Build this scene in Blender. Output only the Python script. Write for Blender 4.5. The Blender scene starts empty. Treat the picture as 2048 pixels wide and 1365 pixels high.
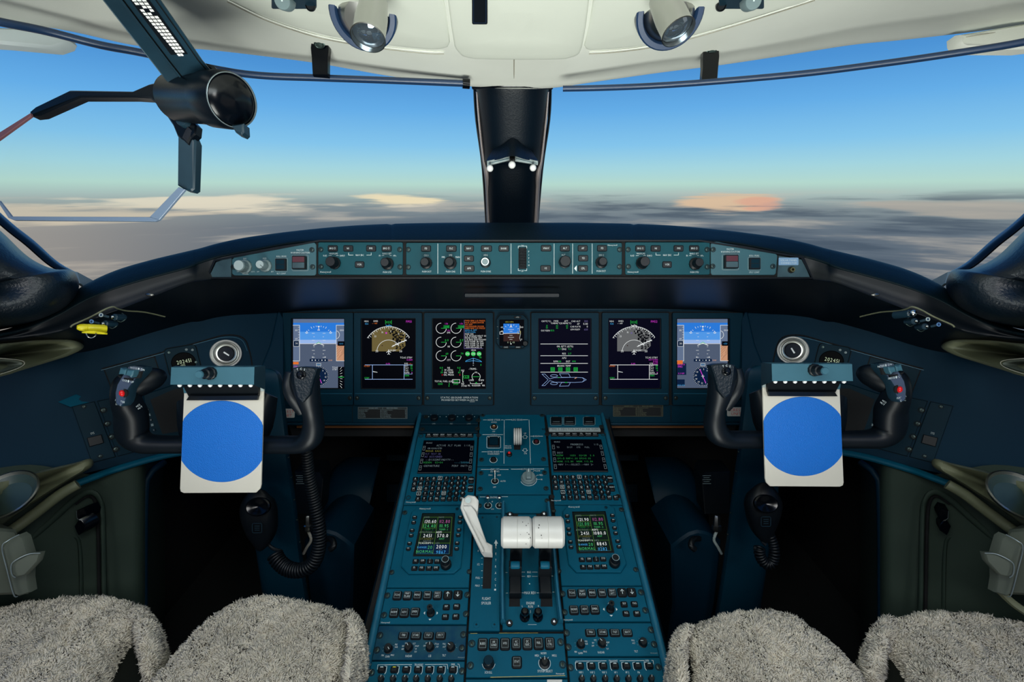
import bpy, math, random
from mathutils import Vector, Matrix, noise
random.seed(7)
SC = bpy.context.scene
COL = SC.collection
PI = math.pi
V = Vector

# ------------------------------------------------------------------ camera, sky, lights, exposure
FPX = 950.0
PITCH = math.radians(17.1)
EYE = V((0, 0, 1.2))
cam_d = bpy.data.cameras.new('camera'); cam_d.lens = 36*FPX/2048; cam_d.sensor_width = 36
cam_d.clip_start = 0.02; cam_d.clip_end = 2000
cam = bpy.data.objects.new('camera', cam_d); COL.objects.link(cam)
cam.location = EYE; cam.rotation_euler = (PI/2-PITCH, 0, 0)
SC.camera = cam
SC.view_settings.view_transform = 'Standard'; SC.view_settings.look = 'None'
SC.view_settings.gamma = 1; SC.view_settings.use_curve_mapping = False
SC.view_settings.exposure = 0.0

def make_world():
    w = bpy.data.worlds.new('sky'); SC.world = w; w.use_nodes = True
    nt = w.node_tree; N = nt.nodes; L = nt.links; N.clear()
    out = N.new('ShaderNodeOutputWorld'); bg = N.new('ShaderNodeBackground'); bg.inputs[1].default_value = 1.0
    tc = N.new('ShaderNodeTexCoord'); sx = N.new('ShaderNodeSeparateXYZ'); L.new(tc.outputs['Generated'], sx.inputs[0])
    asn = N.new('ShaderNodeMath'); asn.operation = 'ARCSINE'; L.new(sx.outputs[2], asn.inputs[0])
    mr = N.new('ShaderNodeMapRange'); L.new(asn.outputs[0], mr.inputs[0])
    mr.inputs[1].default_value = -0.25; mr.inputs[2].default_value = 0.45
    ramp = N.new('ShaderNodeValToRGB'); L.new(mr.outputs[0], ramp.inputs[0])
    def lin(c): return tuple((x/255/12.92 if x/255 <= .04045 else ((x/255+.055)/1.055)**2.4) for x in c)+(1,)
    stops = [(-.25, (96,106,116)), (-.11, (92,104,118)), (-.055, (104,116,128)), (-.02, (136,148,152)), (0.0, (172,190,186)),
             (.02, (186,220,208)), (.05, (168,216,226)), (.09, (136,200,238)), (.15, (104,176,234)), (.21, (80,150,216)), (.32, (52,118,186)), (.45, (40,100,170))]
    cr = ramp.color_ramp
    while len(cr.elements) > 1: cr.elements.remove(cr.elements[-1])
    for i, (e, c) in enumerate(stops):
        p = (e+.25)/.7
        el = cr.elements[0] if i == 0 else cr.elements.new(p)
        el.position = p; el.color = lin(c)
    # stretched cloud deck below the horizon
    mp = N.new('ShaderNodeMapping'); mp.inputs['Scale'].default_value = (2.2, 2.2, 34)
    L.new(tc.outputs['Generated'], mp.inputs[0])
    nz = N.new('ShaderNodeTexNoise'); nz.inputs['Scale'].default_value = 1.6; nz.inputs['Detail'].default_value = 7; nz.inputs['Roughness'].default_value = .52
    L.new(mp.outputs[0], nz.inputs[0])
    def ramp2(src, a, b):
        m = N.new('ShaderNodeMapRange'); m.interpolation_type = 'SMOOTHSTEP'; L.new(src, m.inputs[0])
        m.inputs[1].default_value = a; m.inputs[2].default_value = b; return m.outputs[0]
    def mul(a, b, op='MULTIPLY'):
        m = N.new('ShaderNodeMath'); m.operation = op
        for i, x in enumerate((a, b)):
            if isinstance(x, (int, float)): m.inputs[i].default_value = x
            else: L.new(x, m.inputs[i])
        return m.outputs[0]
    def mix(f, a, b):
        m = N.new('ShaderNodeMix'); m.data_type = 'RGBA'; L.new(f, m.inputs[0])
        for i, x in ((6, a), (7, b)):
            if isinstance(x, tuple): m.inputs[i].default_value = x
            else: L.new(x, m.inputs[i])
        return m.outputs[2]
    az = mul(sx.outputs[0], sx.outputs[1], 'DIVIDE')
    low = mul(ramp2(asn.outputs[0], .015, -.012), ramp2(asn.outputs[0], -.26, -.10))
    col = ramp.outputs[0]
    dark = mul(mul(ramp2(nz.outputs[0], .50, .38), low), ramp2(az, -.5, .35)); dark = mul(dark, .75)
    col = mix(dark, col, lin((72,86,102)))
    lite = mul(mul(ramp2(nz.outputs[0], .50, .68), low), .55)
    col = mix(lite, col, lin((206,196,182)))
    warm = mul(mul(ramp2(az, -.35, -1.15), ramp2(asn.outputs[0], .01, -.05)), .55)
    col = mix(warm, col, lin((190,176,160)))
    def spot(a0, wa, e0, we, c, k):
        nonlocal col
        da = mul(mul(az, a0, 'SUBTRACT'), 1/wa); de = mul(mul(asn.outputs[0], e0, 'SUBTRACT'), 1/we)
        wob = mul(mul(nz.outputs[0], .5, 'SUBTRACT'), -7.0)
        r = mul(mul(mul(da, da), mul(de, de), 'ADD'), wob, 'ADD')
        m = mul(ramp2(r, 1.1, .1), k); col = mix(m, col, lin(c))
    spot(.435, .13, -.020, .017, (224,192,160), .95)
    spot(.505, .05, -.019, .013, (226,160,140), .6)
    spot(.93, .20, -.018, .020, (176,168,158), .7)
    spot(-.62, .34, -.014, .013, (236,224,200), .85)
    spot(-.24, .10, -.006, .010, (244,226,188), .95)
    spot(-.95, .34, -.030, .018, (214,200,178), .8)
    L.new(col, bg.inputs[0]); L.new(bg.outputs[0], out.inputs[0])
    return bg
WORLD_BG = make_world()
def area(name, loc, target, size, power, color=(1,1,1), sy=None):
    d = bpy.data.lights.new(name, 'AREA'); d.energy = power; d.color = color; d.size = size
    if sy: d.shape = 'RECTANGLE'; d.size_y = sy
    o = bpy.data.objects.new(name, d); COL.objects.link(o); o.location = loc
    o.rotation_euler = (V(target)-V(loc)).to_track_quat('-Z', 'Y').to_euler(); return o
area('overhead_fill', (0, .05, 1.47), (0, .7, .5), .55, 3.0, (.88,.99,1.0), .25)  # unseen overhead lamp, added to light the pedestal more than the panel
area('side_fill_left', (-.6, -.45, 1.5), (-.55, .75, .6), .35, 5.0, (1.0,.985,.95))  # unseen pair of fill lamps, added to brighten both pilot sides
area('side_fill_right', (.6, -.45, 1.5), (.55, .75, .6), .35, 5.0, (1.0,.985,.95))  # right-hand twin of the added fill
l_ = area('ceiling_fill', (0, -.55, .35), (0, .62, 1.52), .8, 9.0, (.96,1.0,.94)); l_.data.spread = math.radians(80)  # unseen fill aimed upward, added to brighten the ceiling

# ------------------------------------------------------------------ pixel rays to points of the place
FW = V((0, math.cos(PITCH), -math.sin(PITCH))); UP = V((0, math.sin(PITCH), math.cos(PITCH))); RT = V((1,0,0))
def ray(px, py): return FW + RT*((px-1024)/FPX) + UP*((682.5-py)/FPX)
def D(px, py, d): return EYE + ray(px, py)*d
def D3(pts): return [D(*p) for p in pts]
class Plane:
    def __init__(s, p0, n):
        s.p0 = V(p0); s.n = V(n).normalized()
        if s.n.dot(EYE-s.p0) < 0: s.n = -s.n
        s.ux = V((0,0,1)).cross(s.n)
        s.ux = s.ux.normalized() if s.ux.length > 1e-4 else V((1,0,0))
        if s.ux.x < 0: s.ux = -s.ux
        s.uy = s.n.cross(s.ux).normalized()
        if s.uy.dot(UP) < 0: s.uy = -s.uy
    def __call__(s, px, py, h=0.0):
        r = ray(px, py); t = (s.p0-EYE).dot(s.n)/r.dot(s.n)
        return EYE + r*t + s.n*h
    def fr(s, px, py, h=0.0, rot=0.0, mx=1):
        o = s(px, py); kx = abs((s(px+1, py)-o).dot(s.ux)); ky = abs((s(px, py+1)-o).dot(s.uy))
        ux, uy = s.ux, s.uy
        if rot: c, q = math.cos(rot), math.sin(rot); ux, uy = ux*c+uy*q, uy*c-ux*q
        return Frame(o+s.n*h, ux, uy, s.n, kx, ky)
class Frame:
    def __init__(s, o, ux, uy, n, kx=1, ky=1): s.o, s.ux, s.uy, s.n, s.kx, s.ky = V(o), ux, uy, n, kx, ky
    def __call__(s, u, v, h=0.0): return s.o + s.ux*(u*s.kx) - s.uy*(v*s.ky) + s.n*h
def plane3(a, b, c): return Plane(a, (b-a).cross(c-a))

# ------------------------------------------------------------------ materials
MATS = {}
def srgb(*c): return tuple((x/255/12.92 if x/255 <= .04045 else ((x/255+.055)/1.055)**2.4) for x in c)
def mat(name, color, rough=.5, metal=0, emit=0, bump=0, bscale=400, coat=0, spec=.5, vary=0, vscale=8, bdist=.0006, c2=None):
    m = bpy.data.materials.new(name); m.use_nodes = True; nt = m.node_tree; b = nt.nodes['Principled BSDF']
    b.inputs['Base Color'].default_value = (*color, 1); b.inputs['Roughness'].default_value = rough
    b.inputs['Metallic'].default_value = metal; b.inputs['Coat Weight'].default_value = coat
    b.inputs['Specular IOR Level'].default_value = spec
    if emit:
        b.inputs['Emission Color'].default_value = (*color, 1); b.inputs['Emission Strength'].default_value = emit
        b.inputs['Base Color'].default_value = (0,0,0,1); b.inputs['Specular IOR Level'].default_value = 0.03
    tc = nt.nodes.new('ShaderNodeTexCoord')
    if bump:
        n = nt.nodes.new('ShaderNodeTexNoise'); n.inputs['Scale'].default_value = bscale; n.inputs['Detail'].default_value = 3
        nt.links.new(tc.outputs['Object'], n.inputs[0])
        bp = nt.nodes.new('ShaderNodeBump'); bp.inputs['Strength'].default_value = bump; bp.inputs['Distance'].default_value = bdist
        nt.links.new(n.outputs[0], bp.inputs['Height']); nt.links.new(bp.outputs[0], b.inputs['Normal'])
    if vary:
        n = nt.nodes.new('ShaderNodeTexNoise'); n.inputs['Scale'].default_value = vscale; n.inputs['Detail'].default_value = 5
        nt.links.new(tc.outputs['Object'], n.inputs[0])
        mx = nt.nodes.new('ShaderNodeMix'); mx.data_type = 'RGBA'
        mr = nt.nodes.new('ShaderNodeMapRange'); mr.inputs[1].default_value = .35; mr.inputs[2].default_value = .7; nt.links.new(n.outputs[0], mr.inputs[0])
        nt.links.new(mr.outputs[0], mx.inputs[0]); mx.inputs[6].default_value = (*color, 1)
        c = c2 or tuple(x*(1-vary) for x in color); mx.inputs[7].default_value = (*c, 1)
        nt.links.new(mx.outputs[2], b.inputs['Base Color'])
    MATS[name] = m; return m
mat('teal', (.0015,.082,.140), .5, spec=.10, vary=.18, vscale=14, bump=.25, bscale=900, bdist=.0002)
mat('teal_glare', (.006,.062,.082), .45, spec=.15, vary=.15, vscale=14, bump=.25, bscale=900, bdist=.0002)
mat('teal_panel_shaded', (.0008,.024,.044), .5, spec=.10, vary=.12, vscale=9, bump=.2, bscale=900, bdist=.0002)  # pedestal teal darkened: dimmer light under the glareshield put into the colour
mat('teal_dark', (.0007,.018,.032), .5, spec=.10, bump=.2, bscale=900, bdist=.0002)
mat('teal_rail', (.012,.12,.20), .35, spec=.3, vary=.2, vscale=30)
mat('teal_worn', (.002,.040,.085), .5, spec=.12, vary=.5, vscale=60, c2=(.01,.06,.09))
mat('grey_panel', (.028,.10,.125), .4, bump=.25, bscale=900, bdist=.0002)
mat('bare_plate', (.05,.10,.12), .35, metal=.1, vary=.4, vscale=25)
mat('blue_wall', (.0006,.021,.043), .55, spec=.10, bump=.2, bscale=500, bdist=.0002)
mat('black', (.0025,.0045,.007), .42, spec=.3)
mat('black_matte', (.002,.003,.004), .8)
mat('gap', (.0008,.0015,.0025), .9)
mat('black_gloss', (.001,.002,.004), .18, spec=.3)
mat('rubber', (.002,.0045,.008), .42, spec=.3, bump=.3, bscale=1400, bdist=.0002)
mat('leather_black', (.003,.008,.014), .36, spec=.4, bump=.55, bscale=260, bdist=.0015)
mat('leather_white', (.80,.82,.74), .55, bump=.4, bscale=700, bdist=.0005, vary=.08, vscale=6)
mat('cream_cloth', (.72,.75,.66), .7, bump=.5, bscale=1500, bdist=.0004)
mat('leather_hood', (.002,.009,.013), .5, bump=.5, bscale=300, bdist=.001, spec=.14)
mat('comb_edge', (.16,.07,.08), .4)
mat('column_teal', (.001,.024,.045), .45, spec=.2)
mat('stitch', (.35,.33,.26), .8)
mat('olive', (.15,.16,.095), .5, bump=.15, bscale=500, bdist=.0003)
mat('olive_wall', (.028,.044,.034), .6, spec=.15)
mat('grey_box', (.09,.105,.085), .45)
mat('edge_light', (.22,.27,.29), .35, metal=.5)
mat('carpet', (.006,.007,.007), .95, bump=.8, bscale=700, bdist=.003)
mat('blue_disc', (.002,.125,.50), .42, bump=.9, bscale=620, bdist=.0008)
mat('paper_white', (.56,.53,.46), .45, vary=.06, vscale=10)
mat('white_paint', (.56,.55,.52), .35, vary=.05, vscale=30)
mat('white_metal', (.42,.50,.50), .35, vary=.12, vscale=30)
mat('frame_edge', (.17,.23,.32), .35, spec=.4)
mat('leather_post', (.0015,.006,.012), .4, bump=.3, bscale=260, bdist=.001, spec=.3)
mat('post_edge_lit', (.34,.29,.28), .5)  # paler post side, with the window light on it put into the colour
mat('dial', (.001,.0015,.002), .5, spec=.05)
mat('cup_inner', (.035,.06,.055), .4)
mat('clip_blue', (.045,.13,.175), .4, spec=.3, vary=.12, vscale=20)
mat('chrome', (.75,.73,.70), .12, metal=1)
mat('steel', (.45,.45,.43), .28, metal=1)
mat('screw', (.05,.075,.07), .35, metal=.8)
mat('brass', (.5,.4,.15), .3, metal=1)
mat('navy', (.012,.035,.09), .35)
mat('hud_metal', (.010,.033,.052), .35, vary=.3, vscale=20)
mat('hud_black', (.001,.003,.006), .32, spec=.3, bump=.2, bscale=600)
mat('knob_grey', (.16,.22,.23), .4)
mat('ink', (.62,.70,.70), .6)
mat('ink_dim', (.22,.30,.32), .6)
mat('red', (.75,.01,.012), .3)
mat('red_ink', (.6,.03,.03), .5)
mat('red_lens', (.05,.015,.02), .25)
mat('maroon', (.075,.012,.02), .35)
mat('yellow', (.72,.62,.01), .35)
mat('pen_blue', (.12,.25,.5), .3)
mat('sticker_blue', (.20,.34,.52), .4)
mat('orange_wood', (.16,.06,.015), .5)
mat('wool', (.68,.62,.52), .9, vary=.35, vscale=9)
mat('seat_fabric', (.006,.007,.005), .9, spec=.1, bump=.4)
mat('visor', (.62,.70,.72), .5)
mat('ball_white', (.85,.85,.83), .4)
mat('duct_blue', (.0008,.016,.033), .5, spec=.15)
mat('lens_glass', (.35,.45,.55), .05, metal=.9)
E = {}
for n_, c_, s_ in (('w', (235,240,240), .9), ('g', (40,200,80), .85), ('c', (70,170,235), .85), ('m', (215,60,215), .85), ('o', (235,120,50), .85),
                   ('r', (230,30,50), .9), ('y', (190,180,70), .8), ('tan', (120,106,64), .75), ('grey', (112,114,116), .75), ('scr', (1,2,8), 1), ('scr2', (3,3,22), 1),
                   ('sky1', (42,120,215), 1), ('sky2', (80,150,228), 1), ('sky3', (150,180,230), 1), ('gnd', (78,90,112), 1), ('tape', (96,112,140), 1), ('dkb', (10,30,60), 1),
                   ('brn', (60,38,36), .8), ('pk', (222,165,130), .9), ('pk2', (190,140,110), .9), ('dg', (15,120,50), .8), ('dim', (120,135,140), .7), ('lcd', (196,214,180), .75), ('rmu', (14,26,24), 1), ('lav', (120,110,170), .7), ('cg', (40,125,60), .8), ('cw', (105,120,125), .8), ('cy', (110,110,50), .8), ('cc', (50,110,130), .8), ('cl', (80,78,120), .8), ('gl', (90,140,60), .7), ('rg', (70,185,110), .8), ('rm', (170,90,150), .8)):
    mat('glow_'+n_, srgb(*c_), .5, emit=s_); E[n_] = 'glow_'+n_
def glassmat():
    m = bpy.data.materials.new('pane_glass'); m.use_nodes = True; nt = m.node_tree; nt.nodes.clear(); N = nt.nodes
    o = N.new('ShaderNodeOutputMaterial'); t = N.new('ShaderNodeBsdfTransparent'); g = N.new('ShaderNodeBsdfGlossy'); mx = N.new('ShaderNodeMixShader')
    lw = N.new('ShaderNodeFresnel'); lw.inputs[0].default_value = 1.12; g.inputs['Roughness'].default_value = .02; t.inputs[0].default_value = (.97,.985,.99,1)
    nt.links.new(lw.outputs[0], mx.inputs[0]); nt.links.new(t.outputs[0], mx.inputs[1]); nt.links.new(g.outputs[0], mx.inputs[2]); nt.links.new(mx.outputs[0], o.inputs[0])
    MATS['glass'] = m
glassmat()

# ------------------------------------------------------------------ mesh collector
class MB:
    def __init__(s, dm='black'): s.v, s.f, s.m, s.dm, s.mats = [], [], [], dm, []
    def mi(s, m):
        m = m or s.dm
        if m not in s.mats: s.mats.append(m)
        return s.mats.index(m)
    def add(s, vs, fs, m=None):
        b = len(s.v); s.v.extend(vs); k = s.mi(m)
        for f in fs: s.f.append([i+b for i in f]); s.m.append(k)
    def build(s, name, parent=None, label=None, ang=.6, smooth=True, pos=None, kind=None):
        o0 = ORIGV.get(root_of(parent).name, V((0,0,0))) if parent is not None else V(pos or (0,0,0))
        me = bpy.data.meshes.new(name); me.from_pydata([tuple(V(v)-o0) for v in s.v], [], s.f)
        for m in s.mats: me.materials.append(MATS[m])
        me.polygons.foreach_set('material_index', s.m); me.update()
        if smooth:
            me.polygons.foreach_set('use_smooth', [True]*len(s.f)); me.set_sharp_from_angle(angle=ang)
        o = bpy.data.objects.new(name, me); COL.objects.link(o)
        if parent is not None: o.parent = parent
        else: o.location = o0; ORIGV[o.name] = o0
        if label: o['label'] = label
        if kind: o['kind'] = kind
        return o
ORIGV = {}
def root_of(o):
    while o.parent: o = o.parent
    return o
def thing(name, label, cat, pos, group=None):
    o = bpy.data.objects.new(name, None); COL.objects.link(o); o.location = pos; o.empty_display_size = .02
    o['label'] = label; o['category'] = cat
    if group: o['group'] = group
    ORIGV[o.name] = V(pos); return o
def tag(o, label, cat, group=None):
    o['label'] = label; o['category'] = cat
    if group: o['group'] = group
    return o
def struct(o): o['kind'] = 'structure'; return o

# ------------------------------------------------------------------ primitives on a surface S(u,v,h)
def rr(x0, y0, x1, y1, r=0, n=3):
    if r <= 0: return [(x0,y0),(x1,y0),(x1,y1),(x0,y1)]
    o = []
    for cx, cy, a in ((x1-r,y0+r,-90),(x1-r,y1-r,0),(x0+r,y1-r,90),(x0+r,y0+r,180)):
        for i in range(n+1):
            t = math.radians(a+90*i/n); o.append((cx+r*math.cos(t), cy+r*math.sin(t)))
    return o
def rc(cx, cy, w, h, r=0, n=3): return rr(cx-w/2, cy-h/2, cx+w/2, cy+h/2, r, n)
def inset(P, dist):
    n = len(P); N = V((0,0,0))
    for i in range(n): N += P[i].cross(P[(i+1) % n])
    if N.length < 1e-12: return P
    N.normalize(); out = []
    for i in range(n):
        a = P[i]-P[i-1]; b = P[(i+1) % n]-P[i]
        na = N.cross(a); nb = N.cross(b)
        na = na.normalized() if na.length > 1e-9 else na; nb = nb.normalized() if nb.length > 1e-9 else na
        m_ = na+nb
        if m_.length < .3: out.append(P[i]+na*dist); continue
        m_.normalize(); out.append(P[i]+m_*min(dist/max(m_.dot(nb), .45), dist*2))
    return out
def plate(mb, S, out, h0, h1, m=None, ch=0.0, cap=None, back=False):
    P0 = [S(u, v, h0) for u, v in out]; P1 = [S(u, v, h1-ch) for u, v in out]; n = len(out)
    c = sum((S(u, v, h1) for u, v in out), V((0,0,0)))/n
    rings = [P0, P1]
    if ch:
        rings.append(inset([S(u, v, h1) for u, v in out], ch))
    vs = [p for R in rings for p in R]; fs = []
    for k in range(len(rings)-1):
        for i in range(n): j = (i+1) % n; fs.append([k*n+i, k*n+j, (k+1)*n+j, (k+1)*n+i])
    mb.add(vs, fs, m); mb.add(rings[-1], [list(range(n))], cap or m)
    if back: mb.add(P0, [list(range(n))[::-1]], m)
def face(mb, S, out, h, m=None): mb.add([S(u, v, h) for u, v in out], [list(range(len(out)))], m)
def framering(mb, S, out, inn, h0, h1, m=None):
    n = len(out); vs = [S(u, v, h0) for u, v in out]+[S(u, v, h1) for u, v in out]+[S(u, v, h1) for u, v in inn]+[S(u, v, h0) for u, v in inn]
    fs = []
    for k in range(3):
        for i in range(n): j = (i+1) % n; fs.append([k*n+i, k*n+j, (k+1)*n+j, (k+1)*n+i])
    mb.add(vs, fs, m)
def lathe3(mb, o, ax, prof, m=None, n=20, knurl=0, ex=1.0, ref=None, cap=True):
    ax = V(ax).normalized(); a = ref or (V((1,0,0)) if abs(ax.x) < .9 else V((0,0,1))); x = (a-ax*a.dot(ax)).normalized(); y = ax.cross(x)
    vs = []; fs = []
    for r, h in prof:
        for i in range(n):
            t = 2*PI*i/n; q = r*(1+(knurl if i % 2 else 0)); vs.append(V(o)+ax*h+x*(q*math.cos(t))+y*(q*ex*math.sin(t)))
    for k in range(len(prof)-1):
        for i in range(n): j = (i+1) % n; fs.append([k*n+i, k*n+j, (k+1)*n+j, (k+1)*n+i])
    mb.add(vs, fs, m)
    if cap and prof[-1][0] > 1e-5: mb.add(vs[-n:], [list(range(n))], m)
def lathe(mb, f, prof, m=None, n=20, knurl=0, u=0, v=0, ax=None):
    lathe3(mb, f(u, v, 0), ax or f.n, prof, m, n, knurl, ref=f.ux)
def ring(mb, f, r0, r1, h, m=None, n=24, u=0, v=0, a0=0, a1=360, th=0.0):
    # flat annulus, radii in px of the frame, angles clockwise from 12 o'clock
    vs = []; fs = []; full = (a1-a0) >= 360; k = n if full else n+1
    for i in range(k):
        t = math.radians(a0+(a1-a0)*i/n)
        for r in (r0, r1): vs.append(f(u+r*math.sin(t), v-r*math.cos(t)*(f.kx/f.ky), h))
    for i in range(n): j = (i+1) % k; fs.append([2*i, 2*i+1, 2*j+1, 2*j])
    mb.add(vs, fs, m)
def disc(mb, f, r, h, m=None, n=16, u=0, v=0, ey=1):
    mb.add([f(u+r*math.sin(2*PI*i/n), v-r*ey*math.cos(2*PI*i/n)*(f.kx/f.ky), h) for i in range(n)], [list(range(n))], m)
def line(mb, S, pts, w, h, m=None, closed=False):
    # ribbon in the surface's own units
    P = list(pts)+([pts[0]] if closed else [])
    for (x0, y0), (x1, y1) in zip(P[:-1], P[1:]):
        dx, dy = x1-x0, y1-y0; l = math.hypot(dx, dy) or 1; ex, ey = dx/l*w*.5, dy/l*w*.5; nx, ny = -dy/l*w*.5, dx/l*w*.5
        if not closed and len(P) == 2: ex = ey = 0
        mb.add([S(x0-ex+nx, y0-ey+ny, h), S(x0-ex-nx, y0-ey-ny, h), S(x1+ex-nx, y1+ey-ny, h), S(x1+ex+nx, y1+ey+ny, h)], [[0,1,2,3]], m)
GL = {}
_tc = bpy.data.curves.new('t', 'FONT'); _tc.resolution_u = 2; _to = bpy.data.objects.new('t', _tc)
def glyph(ch):
    if ch not in GL:
        _tc.body = ch; me = _to.to_mesh()
        vs = [(v.co.x, v.co.y) for v in me.vertices]; fs = [list(p.vertices) for p in me.polygons]
        if vs: x0 = min(v[0] for v in vs); x1 = max(v[0] for v in vs)
        else: x0 = x1 = 0
        GL[ch] = (vs, fs, x0, x1); _to.to_mesh_clear()
    return GL[ch]
def text(mb, S, s, u, v, size, h=.0006, m='ink', al='c', cond=.72, sp=.16, skew=0, mono=0, rot=0):
    # cap height = size (surface units); (u, v) = middle of the text
    k = size/.69; x = 0; items = []
    for ch in s:
        if ch == ' ': x += (mono or .34)*k*cond if not mono else mono*size; continue
        vs, fs, x0, x1 = glyph(ch)
        if mono: ox = x+(mono*size-(x1-x0)*k*cond)/2; items.append((vs, fs, x0, ox)); x += mono*size
        else: items.append((vs, fs, x0, x)); x += ((x1-x0)+sp)*k*cond
    if not mono: x -= sp*k*cond
    off = {'c': -x/2, 'l': 0, 'r': -x}[al]; cr, sr = math.cos(rot), math.sin(rot)
    for vs, fs, x0, ox in items:
        P = []
        for a, b in vs:
            lx = off+ox+(a-x0)*k*cond+skew*b*k; ly = size/2-b*k
            P.append(S(u+lx*cr-ly*sr, v+lx*sr+ly*cr, h))
        mb.add(P, fs, m)
    return x
# ------------------------------------------------------------------ free-form solids
def spline(pts, n=6, closed=False):
    P = [V(p) for p in pts]; N = len(P); out = []
    rng = range(N if closed else N-1)
    for i in rng:
        if closed: a, b, c, d = P[(i-1) % N], P[i], P[(i+1) % N], P[(i+2) % N]
        else: a, b, c, d = P[max(i-1,0)], P[i], P[i+1], P[min(i+2,N-1)]
        for k in range(n):
            t = k/n; out.append(.5*((2*b)+(c-a)*t+(2*a-5*b+4*c-d)*t*t+(3*b-a-3*c+d)*t*t*t))
    if not closed: out.append(P[-1])
    return out
def tube(mb, pts, rad, m=None, n=12, sq=1.0, sn=6, up=None, caps=True, power=2.0):
    # rad: number or list of (ra) or (ra, rb) per control point
    R = [rad]*len(pts) if isinstance(rad, (int, float)) or (isinstance(rad, tuple) and len(rad) == 2) else list(rad)
    R = [(r, r*sq) if isinstance(r, (int, float)) else r for r in R]
    Q = spline(pts, sn) if sn > 1 else [V(p) for p in pts]
    RR = spline([(a, b, 0) for a, b in R], sn) if sn > 1 else [V((a, b, 0)) for a, b in R]
    vs = []; fs = []; up = V(up or (0, 0, 1))
    for i, q in enumerate(Q):
        t = (Q[min(i+1, len(Q)-1)]-Q[max(i-1, 0)]).normalized()
        x = up.cross(t)
        if x.length < 1e-3: x = V((1,0,0)).cross(t)
        x.normalize()
        if i and x.dot(px_) < 0: x = -x
        px_ = x; y = t.cross(x)
        for k in range(n):
            a = 2*PI*k/n; c, s_ = math.cos(a), math.sin(a)
            c = math.copysign(abs(c)**(2/power), c); s_ = math.copysign(abs(s_)**(2/power), s_)
            vs.append(q+x*(RR[i].x*c)+y*(RR[i].y*s_))
    for i in range(len(Q)-1):
        for k in range(n): j = (k+1) % n; fs.append([i*n+k, i*n+j, (i+1)*n+j, (i+1)*n+k])
    mb.add(vs, fs, m)
    if caps: mb.add(vs[:n], [list(range(n))[::-1]], m); mb.add(vs[-n:], [list(range(n))], m)
def grid(mb, rows, m=None, closed=False):
    # rows: list of equal-length point lists
    n = len(rows[0]); vs = [p for r in rows for p in r]; fs = []
    for i in range(len(rows)-1):
        for j in range(n if closed else n-1): k = (j+1) % n; fs.append([i*n+j, i*n+k, (i+1)*n+k, (i+1)*n+j])
    mb.add(vs, fs, m)
def sgrid(mb, rows, m=None, nu=6, nv=4):
    R = [spline(r, nu) for r in rows]; C = [spline([r[j] for r in R], nv) for j in range(len(R[0]))]
    grid(mb, [[C[j][i] for j in range(len(C))] for i in range(len(C[0]))], m)
def slab(mb, P, thick, m=None, ch=0.0, cap=None):
    # solid from an outline of 3D points facing the viewer; thick = vector pointing back
    n = len(P); P = [V(p) for p in P]; B = [p+V(thick) for p in P]; c = sum(P, V((0,0,0)))/n
    tn = V(thick).normalized()
    if ch:
        M = [p+tn*ch for p in P]; F_ = inset(P, ch); rings = [B, M, F_]
    else: rings = [B, P]
    vs = [p for R in rings for p in R]; fs = []
    for k in range(len(rings)-1):
        for i in range(n): j = (i+1) % n; fs.append([k*n+i, k*n+j, (k+1)*n+j, (k+1)*n+i])
    mb.add(vs, fs, m); mb.add(rings[-1], [list(range(n))], cap or m); mb.add(B, [list(range(n))[::-1]], m)
def box3(mb, c, x, y, z, m=None, ch=0.0):
    c, x, y, z = V(c), V(x), V(y), V(z)
    slab(mb, [c-x-y+z, c+x-y+z, c+x+y+z, c-x+y+z], -2*z, m, ch)
def ball(mb, c, r, m=None, n=14, sx=(1,1,1)):
    vs = []; fs = []; k = n//2+1
    for i in range(k):
        a = PI*i/(k-1)
        for j in range(n): b = 2*PI*j/n; vs.append(V(c)+V((r*sx[0]*math.sin(a)*math.cos(b), r*sx[1]*math.sin(a)*math.sin(b), r*sx[2]*math.cos(a))))
    for i in range(k-1):
        for j in range(n): q = (j+1) % n; fs.append([i*n+j, (i+1)*n+j, (i+1)*n+q, i*n+q])
    mb.add(vs, fs, m)
# ------------------------------------------------------------------ cockpit fittings as parts
def screws(S, pts, par, r=5.0, name='fastener', dark='gap', m='screw', h=.0):
    for i, (x, y) in enumerate(pts):
        f = S.fr(x, y, h, rot=random.uniform(-.5, .5)); mb = MB('screw'); k = f.kx
        lathe(mb, f, [(r*k, 0), (r*k, .0012), (r*.82*k, .0012), (r*.8*k, .0004), (0.0001, .0004)], dark, 14)
        lathe(mb, f, [(r*.66*k, .0004), (r*.62*k, .0018), (r*.4*k, .0022), (.00001, .0022)], m, 12)
        w = r*.13; line(mb, lambda a, b, c: f(a, b*(f.kx/f.ky), c), [(0, -r*.55), (0, r*.55)], w*2, .0024, 'black')
        mb.build(name, par)
def key(S, x, y, w, h, par, label=None, size=None, name='push_button', m='black', lift=.004, r=None, ink='ink', sub=None, box=False, skew=0, rim=True):
    f = S.fr(x, y); mb = MB(m); q = (min(w, h)*.22 if r is None else r)
    if rim: plate(mb, f, rc(0, 0, w+2, h+2, q+.8), 0, .0006, 'gap')
    plate(mb, f, rc(0, 0, w, h, q), 0, lift, m, .0012)
    if label:
        L_ = label.split('/n'); s = size or h*.34
        for i, t in enumerate(L_): text(mb, f, t, 0, (i-(len(L_)-1)/2)*s*1.35, s, lift+.0003, ink, skew=skew)
    if box: line(mb, f, rc(0, 0, w*.66, h*.66), .5, lift+.0003, 'ink_dim', True)
    return mb.build(name, par)
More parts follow.
